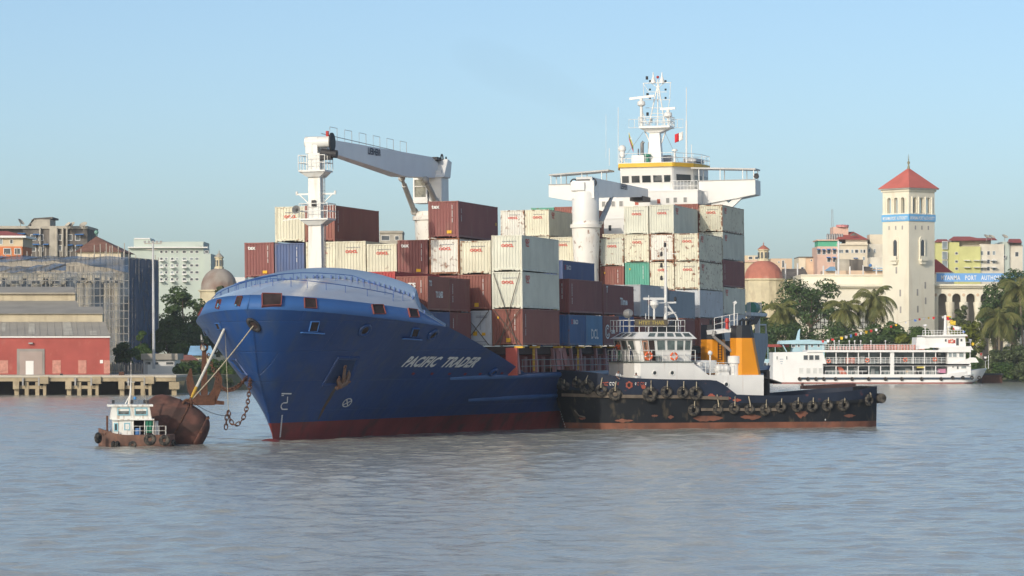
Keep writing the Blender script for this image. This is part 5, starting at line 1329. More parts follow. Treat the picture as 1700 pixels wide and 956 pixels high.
# mast
ma = tug_at(1105, 540, b=0); tz = lambda py, px=1105: tug_at(px, py, b=0)
mb = MB(); mb.tube([V((ma.x, 0, fz)), tz(545), tz(470), tz(402, 1104.5)], [.2, .16, .12, .06], 10); tm = mb.build('signal_mast', CLEANW, twh, smooth=50)
mb = MB(); mb.beam(tz(503, 1094), tz(502, 1122), .14); mb.beam(tz(421, 1105), tz(421, 1125), .06); mb.tube([tz(506, 1107), tz(523, 1122), tz(531, 1125), V((tz(531, 1125).x + .1, 0, fz))], .07, 6); mb.tube([tz(519, 1106), tz(518, 1122), tz(523, 1106)], .08, 6); mb.tube([tz(505, 1109), tz(518, 1118)], .05, 6); mb.tube([tz(462, 1097), tz(462, 1106)], .04, 5); mb.tube([tz(478, 1097), tz(478, 1106)], .04, 5); mb.build('crosstree', CLEANW, tm)
for px, py in ((1098, 421), (1098, 440), (1098, 461), (1104, 406), (1121, 496)):
    p = tz(py, px); MB().lathe([(.09, 0), (.12, .1), (.1, .32), (.04, .38)], 10, p - V((0, 0, .2))).build('navigation_lamp', DARK, tm)
for px, py in ((1098, 424), (1098, 443), (1098, 464)): MB().beam(tz(py, px), tz(py + 1, 1104), .05).build('lamp_bracket', CLEANW, tm)
mb = MB(); c = tug_at(1086, 505, b=-.8); mb.tube([(c.x, -.8, fz), (c.x, -.8, c.z)], .09, 8); mb.lathe([(.1, -.3), (.38, .05), (.36, .35), (.12, .45)], 14, c - V((0, 0, .1))); mb.beam(c + V((-.95, 0, .45)), c + V((.85, 0, .45)), .14, .2); mb.build('radar', CLEANW, twh, smooth=40)
for px, y1 in ((1077, 490), (1072, 520)):
    p = tug_at(px, y1, b=-.9); MB().tube([(p.x, -.9, fz), p], .03, 5).build('whip_antenna', CLEANW, twh)
# funnels
TOR = mat('funnel_orange', (0.72, 0.28, 0.012), .45, var=.05, dirt=(.5, .17, .02), da=.3); TBK = mat('funnel_black', (.018, .022, .03), .5)
def funnel(x0, x1, y0, yb, y1, b0, b1, top_shift, base):
    f = lambda px, py: tug_at(px, py, b=b0)
    lo_ = [f(x0, y1), f(x1, y1)]; mi = [f(x0, yb), f(x1 - top_shift * (y1 - yb) / (y1 - y0), yb)]; hi_ = [f(x0 + .5, y0), f(x1 - top_shift, y0)]
    lo_[0].z = lo_[1].z = base
    def ring(p, q, ins=0.0): return [V((p.x + .35, b0, p.z)), V((q.x - .35, b0, q.z)), V((q.x, b0 + .35, q.z)), V((q.x, b1 - .35, q.z)), V((q.x - .35, b1, q.z)), V((p.x + .35, b1, p.z)), V((p.x, b1 - .35, p.z)), V((p.x, b0 + .35, p.z))]
    A, B, C = ring(*lo_), ring(*mi), ring(*hi_); n = 8
    mb = MB(); fs = [(i, (i + 1) % n, n + (i + 1) % n, n + i) for i in range(n)]
    mb.use(0).add(A + B, fs); mb.use(1).add(B + C, fs + [tuple(range(n, 2 * n))]); fn = mb.build('funnel', [TOR, TBK], tug)
    mb = MB(); c = (C[0] + C[1]) / 2
    for k in range(3): mb.tube([c + V((-.3 + k * .35, .6, -.1)), c + V((-.3 + k * .35, .6, .35)), c + V((-.05 + k * .35, .6, .5)), c + V((.15 + k * .35, .6, .35))], .12, 7)
    if x0 > 1200: mb.ext([c + V((.5, .3, 0)), c + V((1.1, .3, .1)), c + V((1.5, .3, .75)), c + V((1.0, .3, .75))], (0, .9, 0))
    mb.build('exhaust_pipe', TBK, fn, smooth=50); return fn
f1 = funnel(1176, 1212, 539, 563.5, 606, .9, 2.9, 9, 3.2); f2 = funnel(1225, 1266, 540, 561, 622.5, -2.9, -.9, 15, z1)
mb = MB(); L_ = [tug_at(1192, y, b=.88) for y in (563, 597)]
for o in (0, .32): mb.beam(L_[0] + V((o, -.03, 0)), L_[1] + V((o, -.03, 0)), .05)
for k in range(9): p = L_[0].lerp(L_[1], k / 8); mb.beam(p + V((0, -.03, 0)), p + V((.32, -.03, 0)), .04)
mb.build('funnel_ladder', DARK, f1)
# gear on the casing: vents, drums, liferaft, fire platform with monitor boom
mb = MB(); c = tug_at(1219, 622, b=-2.3); h = z1; mb.lathe([(.42, 0), (.42, tug_at(1219, 604, b=-2.3).z - h), (.55, tug_at(1219, 603, b=-2.3).z - h), (.55, tug_at(1219, 591, b=-2.3).z - h), (.001, tug_at(1219, 590, b=-2.3).z - h)], 20, (c.x, -2.3, h)); mb.build('casing_vent', CLEANW, cas, smooth=40)
mb = MB(); c = tug_at(1199, 612, b=-2.5); mb.lathe([(.001, -.62), (.25, -.6), (.37, -.45), (.37, -.15), (.40, -.1), (.37, -.05), (.37, .25), (.40, .3), (.37, .35), (.37, .45), (.25, .6), (.001, .62)], 16, c, Matrix.Rotation(rad(90), 3, 'Y')); mb.box((c.x - .5, -2.8, z1), (c.x + .5, -2.2, c.z - .3)); mb.build('liferaft_canister', CLEANW, cas, smooth=40)
mb = MB(); c = tug_at(1162, 612, b=-2.4); mb.lathe([(.24, z1 - c.z - .4), (.24, .3), (.28, .32), (.28, .55), (.001, .6)], 14, c); mb.build('mushroom_vent', CLEANW, cas, smooth=40)
mb = MB(); a, b = tug_at(1154, 600, b=-1.2), tug_at(1170, 596, b=-1.2); mb.box((a.x, -1.6, zd - .9), (b.x + .9, .8, b.z - .1)); mb.build('deck_locker', mat('locker_grey', (.62, .66, .68), .5), cas)
mb = MB(); c = tug_at(1179, 586, b=-2.6); mb.tube([(c.x, -2.6, z1), (c.x, -2.6, c.z)], .07, 6); mb.ball(c, .2); mb.build('lamp_post', CLEANW, cas)
mb = MB(); rail(mb, [tug_at(1150, 621.5, b=-3.1), tug_at(1214, 622.5, b=-3.1)], 1.0, 1, 1.0); mb.tube([tug_at(1137, 588, b=-3.2), tug_at(1152, 605, b=-3.2), tug_at(1152, 621, b=-3.2)], .04, 5); mb.tube([tug_at(1141, 601, b=-3.2), tug_at(1150, 613, b=-3.2)], .04, 5); mb.build('casing_railing', CLEANW, cas)
mb = MB(); g = lambda px, py: tug_at(px, py, b=-1.4)
a, b = g(1186, 549), g(1222, 546); mb.ext([g(1185, 548), g(1218, 544), g(1218, 551), g(1205, 552), g(1186, 555)], (0, 1.6, 0)); rail(mb, [V((a.x, -1.4, a.z)), V((g(1224, 541).x, -1.4, g(1224, 541).z))], 1.05, 1, .75); mb.tube([g(1216, 543), g(1219, 544), g(1220, 552), g(1222, 555)], .1, 7); mb.tube([g(1219, 501), g(1219, 541)], .05, 6); mb.beam(g(1218, 504), g(1222, 501), .2)
fp = mb.build('fire_platform', TW, f1); mb = MB(); mb.tube([g(1184, 558), g(1223, 590)], .13, 8); mb.tube([g(1186, 549), g(1184, 558)], .16, 8); mb.tube([g(1223, 590), V((g(1223, 590).x, -1.4, z1))], .12, 8); mb.build('platform_brace', STEEL, fp)
mb = MB(); p = g(1207, 536); mb.lathe([(.15, -.5), (.12, 0), (.2, .1), (.12, .4)], 10, p); mb.build('water_cannon', REDP, fp)
# after deck: winch shelter and covered gear
mb = MB(); p = tug_at(1285, 627, b=-.5); mb.ext([V((a1 - .1, -2.4, z1 - .1)), V((a1 + 2.0, -2.4, z1 - .75)), V((a1 + 2.0, -2.4, z1 - .63)), V((a1 - .1, -2.4, z1 + .02))], (0, 4.6, 0)); mb.beam((a1 + .9, -2.1, 1.7), (a1 + .9, -2.1, z1 + .35), .18); mb.beam((a1 + 1.25, -1.0, 1.7), (a1 + 1.25, -1.0, z1 + .3), .4); mb.beam((a1 + .2, -1.0, z1 + .2), (a1 + 1.4, -1.0, z1 + .3), .25); mb.build('winch_shelter', DARK, tug)
mb = MB(); a, b = tug_at(1334, 643, b=-1.2), tug_at(1415, 639, b=-1.2); mb.beam(a, b, 1.4, .28); mb.cyl(a - V((.1, 0, .1)), a + V((-.1, 0, .35)), .1); mb.build('tow_gear', mat('tarred_cover', (.06, .035, .035), .7), tug)
# faded lettering and marks on the bulwark
def tug_letters(px, py, txt, m, size, n):
    p = on_side(px, py); vs, fs = text_data(txt, size, bold=.03, align='LEFT'); mb = MB()
    mb.add([V((p.x + x, ty(p.x + x, p.z + y, .02), p.z + y)) for x, y, _ in vs], fs); mb.build(n, m, thull)
FR = mat('faded_red_letters', (.34, .085, .055), .7)
tug_letters(999, 638.5, 'ထက်သာ', FR, .42, 'red_lettering') if False else None
for px, w, m in ((1000, 3, FR), (1004, 3, FR), (1008, 3.5, FR), (1013.5, 3, LETTER), (1018, 3, LETTER), (1022, 2.5, LETTER), (1026, 2, FR), (1054.5, 2, LETTER), (1059, 3, FR), (1064, 3.2, FR), (1068, 2.5, FR), (1072, 2, LETTER)):
    p = on_side(px, 637); mb = MB(); R_ = w / 2 / 19.8 * 1.3; ring = []
    for k in range(10):
        a = rad(40 + 28 * k); ring.append((p.x + R_ * math.cos(a), p.z + R_ * 1.1 * math.sin(a)))
    for (x0, z0), (x1, z1_) in zip(ring, ring[1:]): mb.face((x0, ty(x0, z0, .02), z0 - .035), (x1, ty(x1, z1_, .02), z1_ - .035), (x1, ty(x1, z1_, .02), z1_ + .035), (x0, ty(x0, z0, .02), z0 + .035))
    mb.build('faded_lettering', m, thull)
p = on_side(1044, 639); mb = MB(); ring = [(.25 + (.06 if k % 3 else 0), 2 * math.pi * k / 18) for k in range(18)]
mb.use(0).face(*[(p.x + r * math.cos(a), ty(p.x + r * math.cos(a), p.z, .02), p.z + r * math.sin(a)) for r, a in ring]); mb.use(1).face(*[(p.x + .17 * math.cos(a), ty(p.x, p.z, .035), p.z + .17 * math.sin(a)) for r, a in ring]); mb.build('hawse_hole', [FR, BLACKHOLE], thull)
for i in range(7):
    p = on_side(931.5 + i * 1.3, 683 + i * 4.2, .02); MB().cbox(p, (.16, .02, .10)).build('draught_mark', LETTER, thull)
for i in range(4): p = on_side(1370, 684 + i * 4.2, .02); MB().cbox(p, (.08, .02, .12)).build('draught_mark', LETTER, thull)
for i, (x0, x1, y, h) in enumerate(((1063, 1072, 642, .4), (960, 972, 694, .3), (1020, 1050, 698, .35), (1080, 1092, 690, .25), (1400, 1420, 690, .3), (1108, 1118, 692, .35), (1150, 1200, 694, .7), (1175, 1186, 657, .5), (1190, 1200, 660, .45), (1205, 1213, 661, .4), (1216, 1230, 664, .4), (1228, 1262, 692, .6), (1320, 1340, 686, .8))):
    mb = MB(); p0, p1 = on_side(x0, y), on_side(x1, y); rows = [[], []]; N_ = 9
    for k in range(N_ + 1):
        a = p0.x + (p1.x - p0.x) * k / N_; hh = h * math.sin(math.pi * (k + .3) / (N_ + .6)) * RND.uniform(.35, 1)
        rows[0].append(V((a, ty(a, p0.z, .015), p0.z - hh * .6))); rows[1].append(V((a, ty(a, p0.z, .015), p0.z + hh * .5)))
    mb.grid(rows); mb.build('worn_patch', FR if i in (0, 7, 8, 9, 10) else TRED, thull)
# small anchor painted in relief at the bow
p = on_side(969, 688, .03); mb = MB(); mb.tube([p + V((.1, 0, 1.9)), p + V((.05, 0, 0))], .045, 5); mb.tube([p + V((-.75, .2, .35)), p + V((-.4, .05, -.1)), p + V((.05, 0, -.2)), p + V((.5, -.05, -.1)), p + V((.85, -.1, .4))], .06, 5); mb.build('bow_anchor', WOODR, thull)
# lifebuoys on the railing, stools, people
def lifebuoy(label, c, R, ax, group=None, bands=True):
    mb = MB(); n = 24; r = R * .24
    mb.torus((0, 0, 0), R - r, r, ax, n, 8)
    if bands:
        mb.m = [1 if (i // 8) % 6 == 0 else 0 for i in range(len(mb.f))]
    o = mb.build('lifebuoy', [ORANGE, CLEANW], None, smooth=60); o.location = c; return tag(o, label, 'lifebuoy', group)
nT = MT.to_3x3() @ V((0, -1, 0))
lifebuoy('orange lifebuoy on the tug railing in front of the wooden door', MT @ tug_at(1077, 591, b=-3.45), .37, nT, 'lifebuoys on the tug')
lifebuoy('orange and white lifebuoy on the tug railing right of the door', MT @ tug_at(1119, 591.5, b=-3.45), .36, nT, 'lifebuoys on the tug')
def tug_world(px, py, b): return MT @ tug_at(px, py, b=b)
p = MT @ tug_at(1029, 598, a=fa + .35); p.z = wz0; person('person in an orange shirt and green trousers on the tug foredeck railing', p, TYAW + rad(-60), 'lean', ORSH, GREENS)
p = MT @ tug_at(1048.5, 598, a=fa + .4); p.z = wz0; person('person in a white shirt and dark trousers bending at the tug wheelhouse windows', p, TYAW + rad(160), 'lean', WSHIRT, NAVYT)
p = tug_world(1025, 635, -3.75); p.z = tug_at(1025, 616, b=-3.7).z - 1.62; person('person in a white shirt behind the tug bulwark, one arm out, below the railing', p, TYAW + rad(20), 'reach', WSHIRT, NAVYT)
p = tug_world(1056, 635, -3.75); p.z = tug_at(1056, 619.5, b=-3.75).z - 1.62; person('person in a white shirt behind the tug bulwark beside the faded red patch', p, TYAW - rad(10), 'stand', WSHIRT, NAVYT)
def stool(px):
    p = tug_world(px, 600, -3.0); t = thing('stool', 'small dark stool on the tug deck between the two lifebuoys', 'stool', (p.x, p.y, wz0), TYAW)
    MB().box((-.22, -.2, .42), (.22, .2, .46)).build('seat', GREENS, t)
    for a in (-.18, .18):
        for b in (-.16, .16): MB().beam((a * 1.2, b * 1.2, 0), (a, b, .43), .03).build('leg', DARK, t)
stool(1093)

# ------------------------------------------------------------------ the rusty workboat
WM = Matrix.Translation((at(222, 742, 221).x, 222.5, 0)) @ Matrix.Rotation(rad(8), 4, 'Z')
IW = WM.inverted()
def wb_at(px, py, b):
    o = IW @ V((0, 0, CAMZ)); d = IW @ at(px, py, 100.0) - o; return o + d * ((b - o.y) / d.y)
boat = thing('workboat', 'small rusty workboat with a white two-level cabin, beside the mooring buoy', 'boat', M=WM)
WBH = mat('workboat_rust', (0.15, 0.085, 0.065), .8, var=.4, vs=1.5, dirt=(.27, .13, .08), da=.7, ds=(1.5, 1.5, .6), dt=.5)
x0, x1 = wb_at(164, 742, -1.4).x, wb_at(291, 742, -1.4).x
mb = MB(); rows = []
for t in [k / 14 for k in range(15)]:
    x = x0 + (x1 - x0) * t; b = 1.55 * (1 - max(0, (.22 - t) / .22) ** 2 * .75) * (1 - max(0, (t - .8) / .2) ** 2 * .5); sh = .78 + .45 * max(0, (.35 - t) / .35) ** 1.5
    rows.append([V((x + (.25 if t == 0 else 0), -b * .8, -.4)), V((x, -b * .95, .1)), V((x, -b, sh)), V((x, -b + .08, sh)), V((x, b - .08, sh)), V((x, b, sh)), V((x, b * .8, -.4))])
mb.grid(rows); mb.face(*rows[0]); mb.face(*rows[-1][::-1]); wbh = mb.build('hull', WBH, boat)
WC = mat('workboat_white', (.76, .77, .74), .5, var=.06, dirt=(.36, .24, .15), da=.75, ds=(2, 2, .35), dt=.50)
w = lambda px, py, b=-1.0: wb_at(px, py, b)
zt = w(215, 671).z; zr = w(215, 696).z
mb = MB(); A = w(187, 733); B = w(262, 733); B2 = w(262, 701)
mb.box((A.x, -1.0, .5), (w(221, 700).x, 1.0, zr)); cab = mb.build('cabin', WC, boat)
mb = MB(); up0, up1 = w(181, 672), w(252, 672)
mb.ext([V((up0.x + .05, -1.0, zr)), V((up1.x + .0, -1.0, zr)), V((up1.x - .15, -1.08, zt - .15)), V((up0.x + .2, -1.08, zt - .15))], (0, 2.0, 0)); upc = mb.build('upper_cabin', WC, boat)
mb = MB(); mb.box((up0.x - .1, -1.2, zt - .15), (up1.x + .08, 1.2, zt - .02)); mb.box((w(186, 700).x, -1.18, zr - .06), (w(256, 700).x, 1.2, zr + .03)); mb.build('cabin_roof', WC, cab)
CYF = mat('pale_blue_frame', (.25, .5, .6), .5)
for a, b in ((195.5, 215), (224, 244)):
    c = (w(a, 683) + w(b, 683)) / 2; window(upc, (c.x, -1.04, c.z), (w(b, 683) - w(a, 683)).x - .08, .38, mats=[CYF, mat('cabin_glass', (.13, .15, .15), .15, var=.6, vs=3)])
c = w(211, 708); window(cab, (c.x, -1.005, c.z), .26, .36, mats=[CYF, mat('green_shutter', (.03, .16, .12), .5)]); window(cab, (w(192.5, 709).x, -1.005, w(192, 709).z), .14, .42, mats=[CYF, GLASS])
mb = MB(); mb.box((w(204, 700).x, -1.03, .75), (w(218, 700).x, -1.0, zr - .1)); mb.build('door', CLEANW, cab)
mb = MB(); mb.beam(V((w(221, 700).x, -1, .7)), V((w(221, 700).x, -1, zr)), .08); mb.beam(V((w(240, 700).x, -1, .7)), V((w(240, 700).x, -1, zr)), .05); mb.beam(V((w(255, 700).x, -1, .7)), V((w(255, 700).x, -1, zr)), .05); mb.use(1).box((w(222, 700).x, .6, .7), (w(255, 700).x, .7, zr)); mb.build('awning_frame', [WC, BLACKHOLE], cab)
mb = MB(); mb.grid([[V((w(241 + k * 1.6, 700).x, -1.02 + .05 * math.sin(k * 1.8), z)) for k in range(9)] for z in (w(240, 718).z, zr - .05)]); cu = mb.build('green_curtain', mat('green_cloth', (.02, .16, .10), .8), cab)
mb = MB(); mb.cyl(V((w(259, 716).x, -.6, .7)), V((w(259, 716).x, -.6, w(259, 699).z)), .17, n=14); o = mb.build('gas_cylinder', mat('cylinder_grey', (.5, .5, .5), .5), None, smooth=50, M=WM); tag(o, 'pale grey upright cylinder standing at the workboat stern beside the green curtain', 'cylinder')
mb = MB(); mb.lathe([(.001, 0), (.20, 0), (.22, .1), (.22, .42), (.2, .5), (.001, .5)], 16, V((w(229, 722).x, -.75, .72))); o = mb.build('plastic_drum', mat('drum_blue', (.06, .17, .42), .5), None, smooth=50, M=WM); tag(o, 'blue plastic drum inside the workboat doorway', 'drum')
mb = MB(); rail(mb, [V((w(211, 730).x, -1.45, .75)), V((w(274, 730).x, -1.45, .75)), V((w(276, 730).x, -.6, .75))], .62, 1, .45, .018); mb.build('railing', WC, boat)
mb = MB(); mt0 = w(214, 671, 0); mb.tube([V((mt0.x, 0, zt - .1)), w(216.5, 652, 0), w(217.5, 628, 0)], [.10, .06, .03], 8); mb.tube([V((mt0.x - .25, 0, zt)), w(216, 655, 0)], .035, 5); mb.beam(w(210, 634, 0), w(224, 634, 0), .03); mb.ball(w(217.5, 604, 0), .05); mb.tube([w(217.5, 628, 0), w(217.5, 600, 0)], .015, 5); mb.build('mast', WC, boat)
MB().ball(w(224, 661, 0), .11).build('mast_ball', mat('ball_blue', (.06, .25, .55), .5), boat, smooth=60)
for px in (188, 219, 240, 245): MB().box(w(px - 2.2, 670, 0) - V((0, .1, 0)), w(px + 2.2, 664, 0) + V((0, .1, 0))).build('roof_box', DARK, boat)
MB().tube([w(178, 716, .2), w(178, 690, .2)], .07, 7).build('exhaust_pipe', RUST, boat)
MB().tube([w(247, 695), w(243, 672), w(238, 625, -.3)], .012, 4).build('aerial', ROPE, boat)
for i in range(9):
    p = w(170 + i * 4.5, 724 + RND.uniform(-2, 3), -.9 + RND.uniform(-.3, .3)); MB().beam(V((p.x, p.y, .8)), p + V((RND.uniform(-.1, .1), 0, RND.uniform(.1, .4))), .06).build('deck_fitting', RUST, boat)
for (px, py, r, edge, lb) in ((249, 729.5, 10, 0, 'large tyre on the workboat side, the roundest of its four'), (273, 731, 9, 0, 'tyre at the workboat stern quarter, right of the largest'), (220, 738.5, 6.5, 0, 'half sunk tyre amidships on the workboat'), (288, 735, 5.5, 1, 'tyre seen edge on at the workboat stern, nearest the buoy'), (188.5, 738.5, 6.5, 1, 'narrow tyre seen edge on at the workboat bow, left of a twin'), (195, 738.5, 6.5, 1, 'narrow tyre seen edge on at the workboat bow, right of a twin'), (163, 727, 9, 1, 'tall black tyre hung over the workboat stem')):
    p = at(px, py, 219.6 if not edge else 220.2); tyre(lb, p, r / F * 220, (.15, -1, 0) if not edge else (.95, -.45, 0), 'tyres along the workboat', r * .36 / F * 220)

# ------------------------------------------------------------------ the rusty mooring buoy, ropes, chains and anchor
BUOYM = mat('buoy_rust', (0.135, 0.062, 0.048), .85, var=.4, vs=.9, dirt=(.05, .034, .03), da=.7, ds=(.5, .5, .9), dt=.42, bump=.06, bs=6)
buoy = thing('mooring_buoy', 'huge tilted rusty barrel mooring buoy floating behind the workboat', 'buoy')
b0, b1 = at(268, 690, 228), at(325, 716, 226.0); ax = V((b1.x - b0.x, .35, b1.z - b0.z - .35)).normalized(); cen = at(296, 704, 227)
up = V((0, 0, 1)); e1 = (up - ax * up.dot(ax)).normalized(); e2 = ax.cross(e1); RM = Matrix((e1, e2, ax)).transposed()
mb = MB(); mb.lathe([(.001, -2.6), (.55, -2.54), (1.0, -2.32), (1.28, -1.95), (1.45, -1.4), (1.55, -.75), (1.585, -.72), (1.585, -.64), (1.56, -.60), (1.61, -.2), (1.62, .2), (1.60, .5), (1.56, .8), (1.49, 1.1), (1.39, 1.38), (1.35, 1.44), (1.38, 1.47), (1.37, 1.54), (1.27, 1.68), (1.08, 1.86), (.75, 2.02), (.35, 2.1), (.001, 2.12)], 44, cen, RM); bsh = mb.build('shell', BUOYM, buoy, smooth=55)
mb = MB(); mb.torus(cen + ax * .0, 1.63, .06, ax, 36, 6); mb.build('belt', RUST, buoy); mb = MB()
for k in range(7): a = .5 + k * .9; p = cen + ax * 1.46 + (e1 * math.cos(a) + e2 * math.sin(a)) * 1.38; mb.beam(p, p + ax * .18 + (e1 * math.cos(a) + e2 * math.sin(a)) * .15, .12)
mb.build('rim_lug', RUST, buoy)
rp = at(311, 671, 226.3); mb = MB(); mb.beam(at(309, 684, 226.6), at(310, 673, 226.4), .35, .3); mb.torus(rp, .30, .09, (.3, -1, 0), 16, 7); mb.torus(at(317, 666, 226.2), .22, .08, (1, .2, .2), 16, 7); mb.build('mooring_shackle', RUST, buoy, smooth=50)
def hawser(name, label, pts, r, m, sag=0.0, cat='rope', group=None, n=18):
    P = []
    for a, b in zip(pts, pts[1:]):
        for k in range(n): t = k / n; p = V(a).lerp(V(b), t); p.z -= sag * 4 * t * (1 - t); P.append(p)
    P.append(V(pts[-1])); return tag(MB().tube(P, r, 7).build(name, m, None, smooth=60), label, cat, group)
HW = MSH @ hull_hit(421, 540); HW2 = MSH @ hull_hit(372, 547)
WROPE = mat('white_hawser', (.62, .60, .53), .9, var=.15, vs=6); YROPE = mat('yellow_chafe_sleeve', (.50, .31, .05), .8)
tie = at(316, 664, 226.2)
hawser('mooring_rope', 'thin grey mooring rope from the dark bow fairlead down to the buoy shackle', [HW, tie + V((.05, .1, 0))], .042, ROPE, .15, group='mooring lines to the buoy')
mid = HW2.lerp(tie, .83); r_ = hawser('mooring_rope', 'thick white mooring hawser with a yellow sleeve at its lower end', [HW2, mid], .10, WROPE, .02, group='mooring lines to the buoy')
MB().tube([mid, mid.lerp(tie, .5) + V((0, -.05, 0)), tie], [.12, .11, .07], 8).build('yellow_sleeve', YROPE, r_, smooth=60)
hawser('messenger_line', 'thin dark line from the shackle sloping down to the hanging chain end', [tie, at(382, 690, 229)], .02, DARK, .3); hawser('messenger_line', 'thin vertical line from the bow down to the hanging chain end', [MSH @ hull_hit(374, 552), at(379, 680, 229.5)], .02, ROPE, 0)
hawser('messenger_line', 'thin dark line from the buoy shackle level to the left, over the barrel', [at(309, 668, 226.2), at(287, 662, 227)], .025, DARK, .05)
def chain(label, pts, L=.44, r=.042, group='anchor chains'):
    """separate interlocking links along a path; one chain is one thing"""
    P = [V(p) for p in pts]; D = [0]
    for a, b in zip(P, P[1:]): D.append(D[-1] + (b - a).length)
    root = thing('anchor_chain', label, 'chain', P[0], group=group); n = max(2, int(D[-1] / (L * .72))); k = 0
    def pos(s):
        for i in range(len(P) - 1):
            if s <= D[i + 1]: return P[i].lerp(P[i + 1], (s - D[i]) / max(1e-6, D[i + 1] - D[i]))
        return P[-1]
    for i in range(n):
        a, b = pos(D[-1] * i / n), pos(D[-1] * (i + 1) / n); c = (a + b) / 2 - P[0]; d = (b - a).normalized(); sd = d.cross(V((0, 1, .1)) if i % 2 else V((1, .2, .1))).normalized(); nn = d.cross(sd); mb = MB(); ring = []
        for q in range(14): t = 2 * math.pi * q / 14; ring.append(c + d * (math.cos(t) * L * .5) + sd * (math.sin(t) * L * .27))
        mb.tube(ring, r, 6, True); mb.build('link', RUST, root, smooth=60)
cm = lambda pts, n=6: [pts[i].lerp(pts[i + 1], t / n) for i in range(len(pts) - 1) for t in range(n)] + [pts[-1]]
hs = MSH @ hull_hit(411, 626)
def swag(px): return [at(*p) for p in px]
chain('rusty chain sagging from the bow hawse pocket to the hanging anchor', [hs] + swag([(404, 633, 232), (396, 641, 233), (387, 646, 234), (377, 648, 235), (369, 644, 236), (362, 634, 237), (357, 622, 238), (353, 610, 238.5), (349, 600, 239), (346, 588, 239)]))
chain('rusty chain hanging from the bow in a deep loop, its end on a line', [hs + V((.2, -.2, -.1))] + swag([(415, 640, 231), (413, 655, 230.5), (411, 670, 230), (408, 684, 229.6), (403, 696, 229.4), (396, 704, 229.3), (389, 707, 229.2), (384, 702, 229.2), (381, 692, 229.2), (379, 682, 229.3), (376, 693, 229.3), (375, 712, 229.3)]))
am = anchor_mb(1.16); anc = am.build('bow_anchor', RUST, None, smooth=30); pa = at(339, 653, 239.5); anc.matrix_basis = Matrix.Translation(pa) @ Matrix.Rotation(rad(14), 4, 'Z')
tag(anc, 'large rusty anchor hanging upright below the starboard bow, above the water', 'anchor')
mb = MB(); mb.tube([at(338, 580, 239.3), at(335.5, 566, 239), MSH @ ship_at(334, 556, v=-8.2)], [.18, .1, .04], 7); o = mb.build('anchor_pendant', WROPE, None, smooth=50); tag(o, 'short pale pennant rope from which the rusty anchor hangs', 'rope')
# crew leaning out of the bulwark openings
for px, py, lb in ((361, 507, 'crew member in light blue looking out of the second bow opening from the left'), (393, 508, 'crew member in pale blue with dark hair in the third bow opening from left')):
    best = min(BC, key=lambda p: (CX + (MSH @ p).x / (MSH @ p).y * F - px) ** 2 + (10 if p.x > 0 and p.y > 2 else 0))
    o = person(lb, (0, 0, 0), 0, 'peer', BLSH, BLSH); d = V((best.x, best.y - 12, 0)).normalized(); w_ = MSH @ (best - d * .62)
    o.location = (w_.x, w_.y, (HY - py) / F * w_.y + CAMZ - 1.22); o.rotation_euler = (0, 0, math.atan2(d.x, -d.y) - rad(14.4))
# flags on the bridge mast
def flag(label, base, w, h, bands, sway, droop, vertical=False):
    n = 10; mats = [cloth('flag_' + nm, c) for nm, c in bands]; mb = MB(); k = len(bands)
    for b in range(k):
        rows = []
        for q in range(3):
            t = (b + q / 2) / k; row = []
            for i in range(n + 1):
                s = i / n; x, z = (s * w, -t * h) if not vertical else (t * w, -s * h)
                row.append(V((x * sway, .06 * h * math.sin(5 * s + 2 * t), z - droop * abs(x) - .05 * h * math.sin(4 * s))))
            rows.append(row)
        mb.use(b).grid(rows)
    o = mb.build('flag', mats, None, smooth=60); o.location = base
    sf = o.modifiers.new('cloth', 'SOLIDIFY'); sf.thickness = .01; return tag(o, label, 'flag', 'flags on the container ship mast')
fm1 = MSH @ ship_at(1044, 219, u=UM); fl = flag('drooping yellow green and red flag on the halyard left of the mast', fm1, .9, .75, (('yellow', (.7, .5, .05)), ('green', (.03, .25, .12)), ('red', (.6, .03, .04))), .55, 1.7)
mb = MB(); 
for k in range(5):
    a0 = math.pi / 2 + k * 2 * math.pi / 5; mb.face(*[(.22 + r * math.cos(a), -.07, -.72 + r * math.sin(a)) for r, a in ((.16, a0), (.06, a0 + .63), (0, 0), (.06, a0 - .63))])
mb.build('flag_star', LETTER, fl)
fm2 = MSH @ ship_at(1134, 218, u=UM); flag('red and white flag drooping on the halyard right of the mast', fm2, .95, .95, (('white', (.72, .72, .70)), ('red', (.6, .03, .04))), -.95, .35, True)
# ------------------------------------------------------------------ the far shore: wharf, buildings, ferry, trees
def settle(root, loc):
    """move the root to its base point; the parts stay where they are"""
    loc = V(loc); root.location = loc
    for c in root.children: c.location = V(c.location) - loc
    return root
def px_m(D): return D / F
def blk(mb, px0, px1, py0, py1, D, depth):
    a, b = at(px0, py1, D), at(px1, py0, D); return mb.box((a.x, D, a.z), (b.x, D + depth, b.z))
def bwin(root, px, py, wpx, hpx, D, m=GLASS, name='window', fr=None, dep=.08):
    c = at(px, py, D); k = px_m(D); return window(root, (c.x, D - .004, c.z), wpx * k, hpx * k, mats=[fr or root_frame, m], fr=.09, dep=dep, name=name)
root_frame = CLEANW
FARG = mat('far_window', (.07, .085, .10), .2, var=.3, vs=.6); PALEG = mat('pale_window', (.25, .30, .32), .25, var=.3)
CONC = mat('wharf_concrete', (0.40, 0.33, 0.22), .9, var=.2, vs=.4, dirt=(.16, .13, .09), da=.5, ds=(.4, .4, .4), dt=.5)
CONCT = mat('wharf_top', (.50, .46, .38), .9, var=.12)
UNDER = mat('wharf_shadow_wall', (.035, .033, .032), .9)
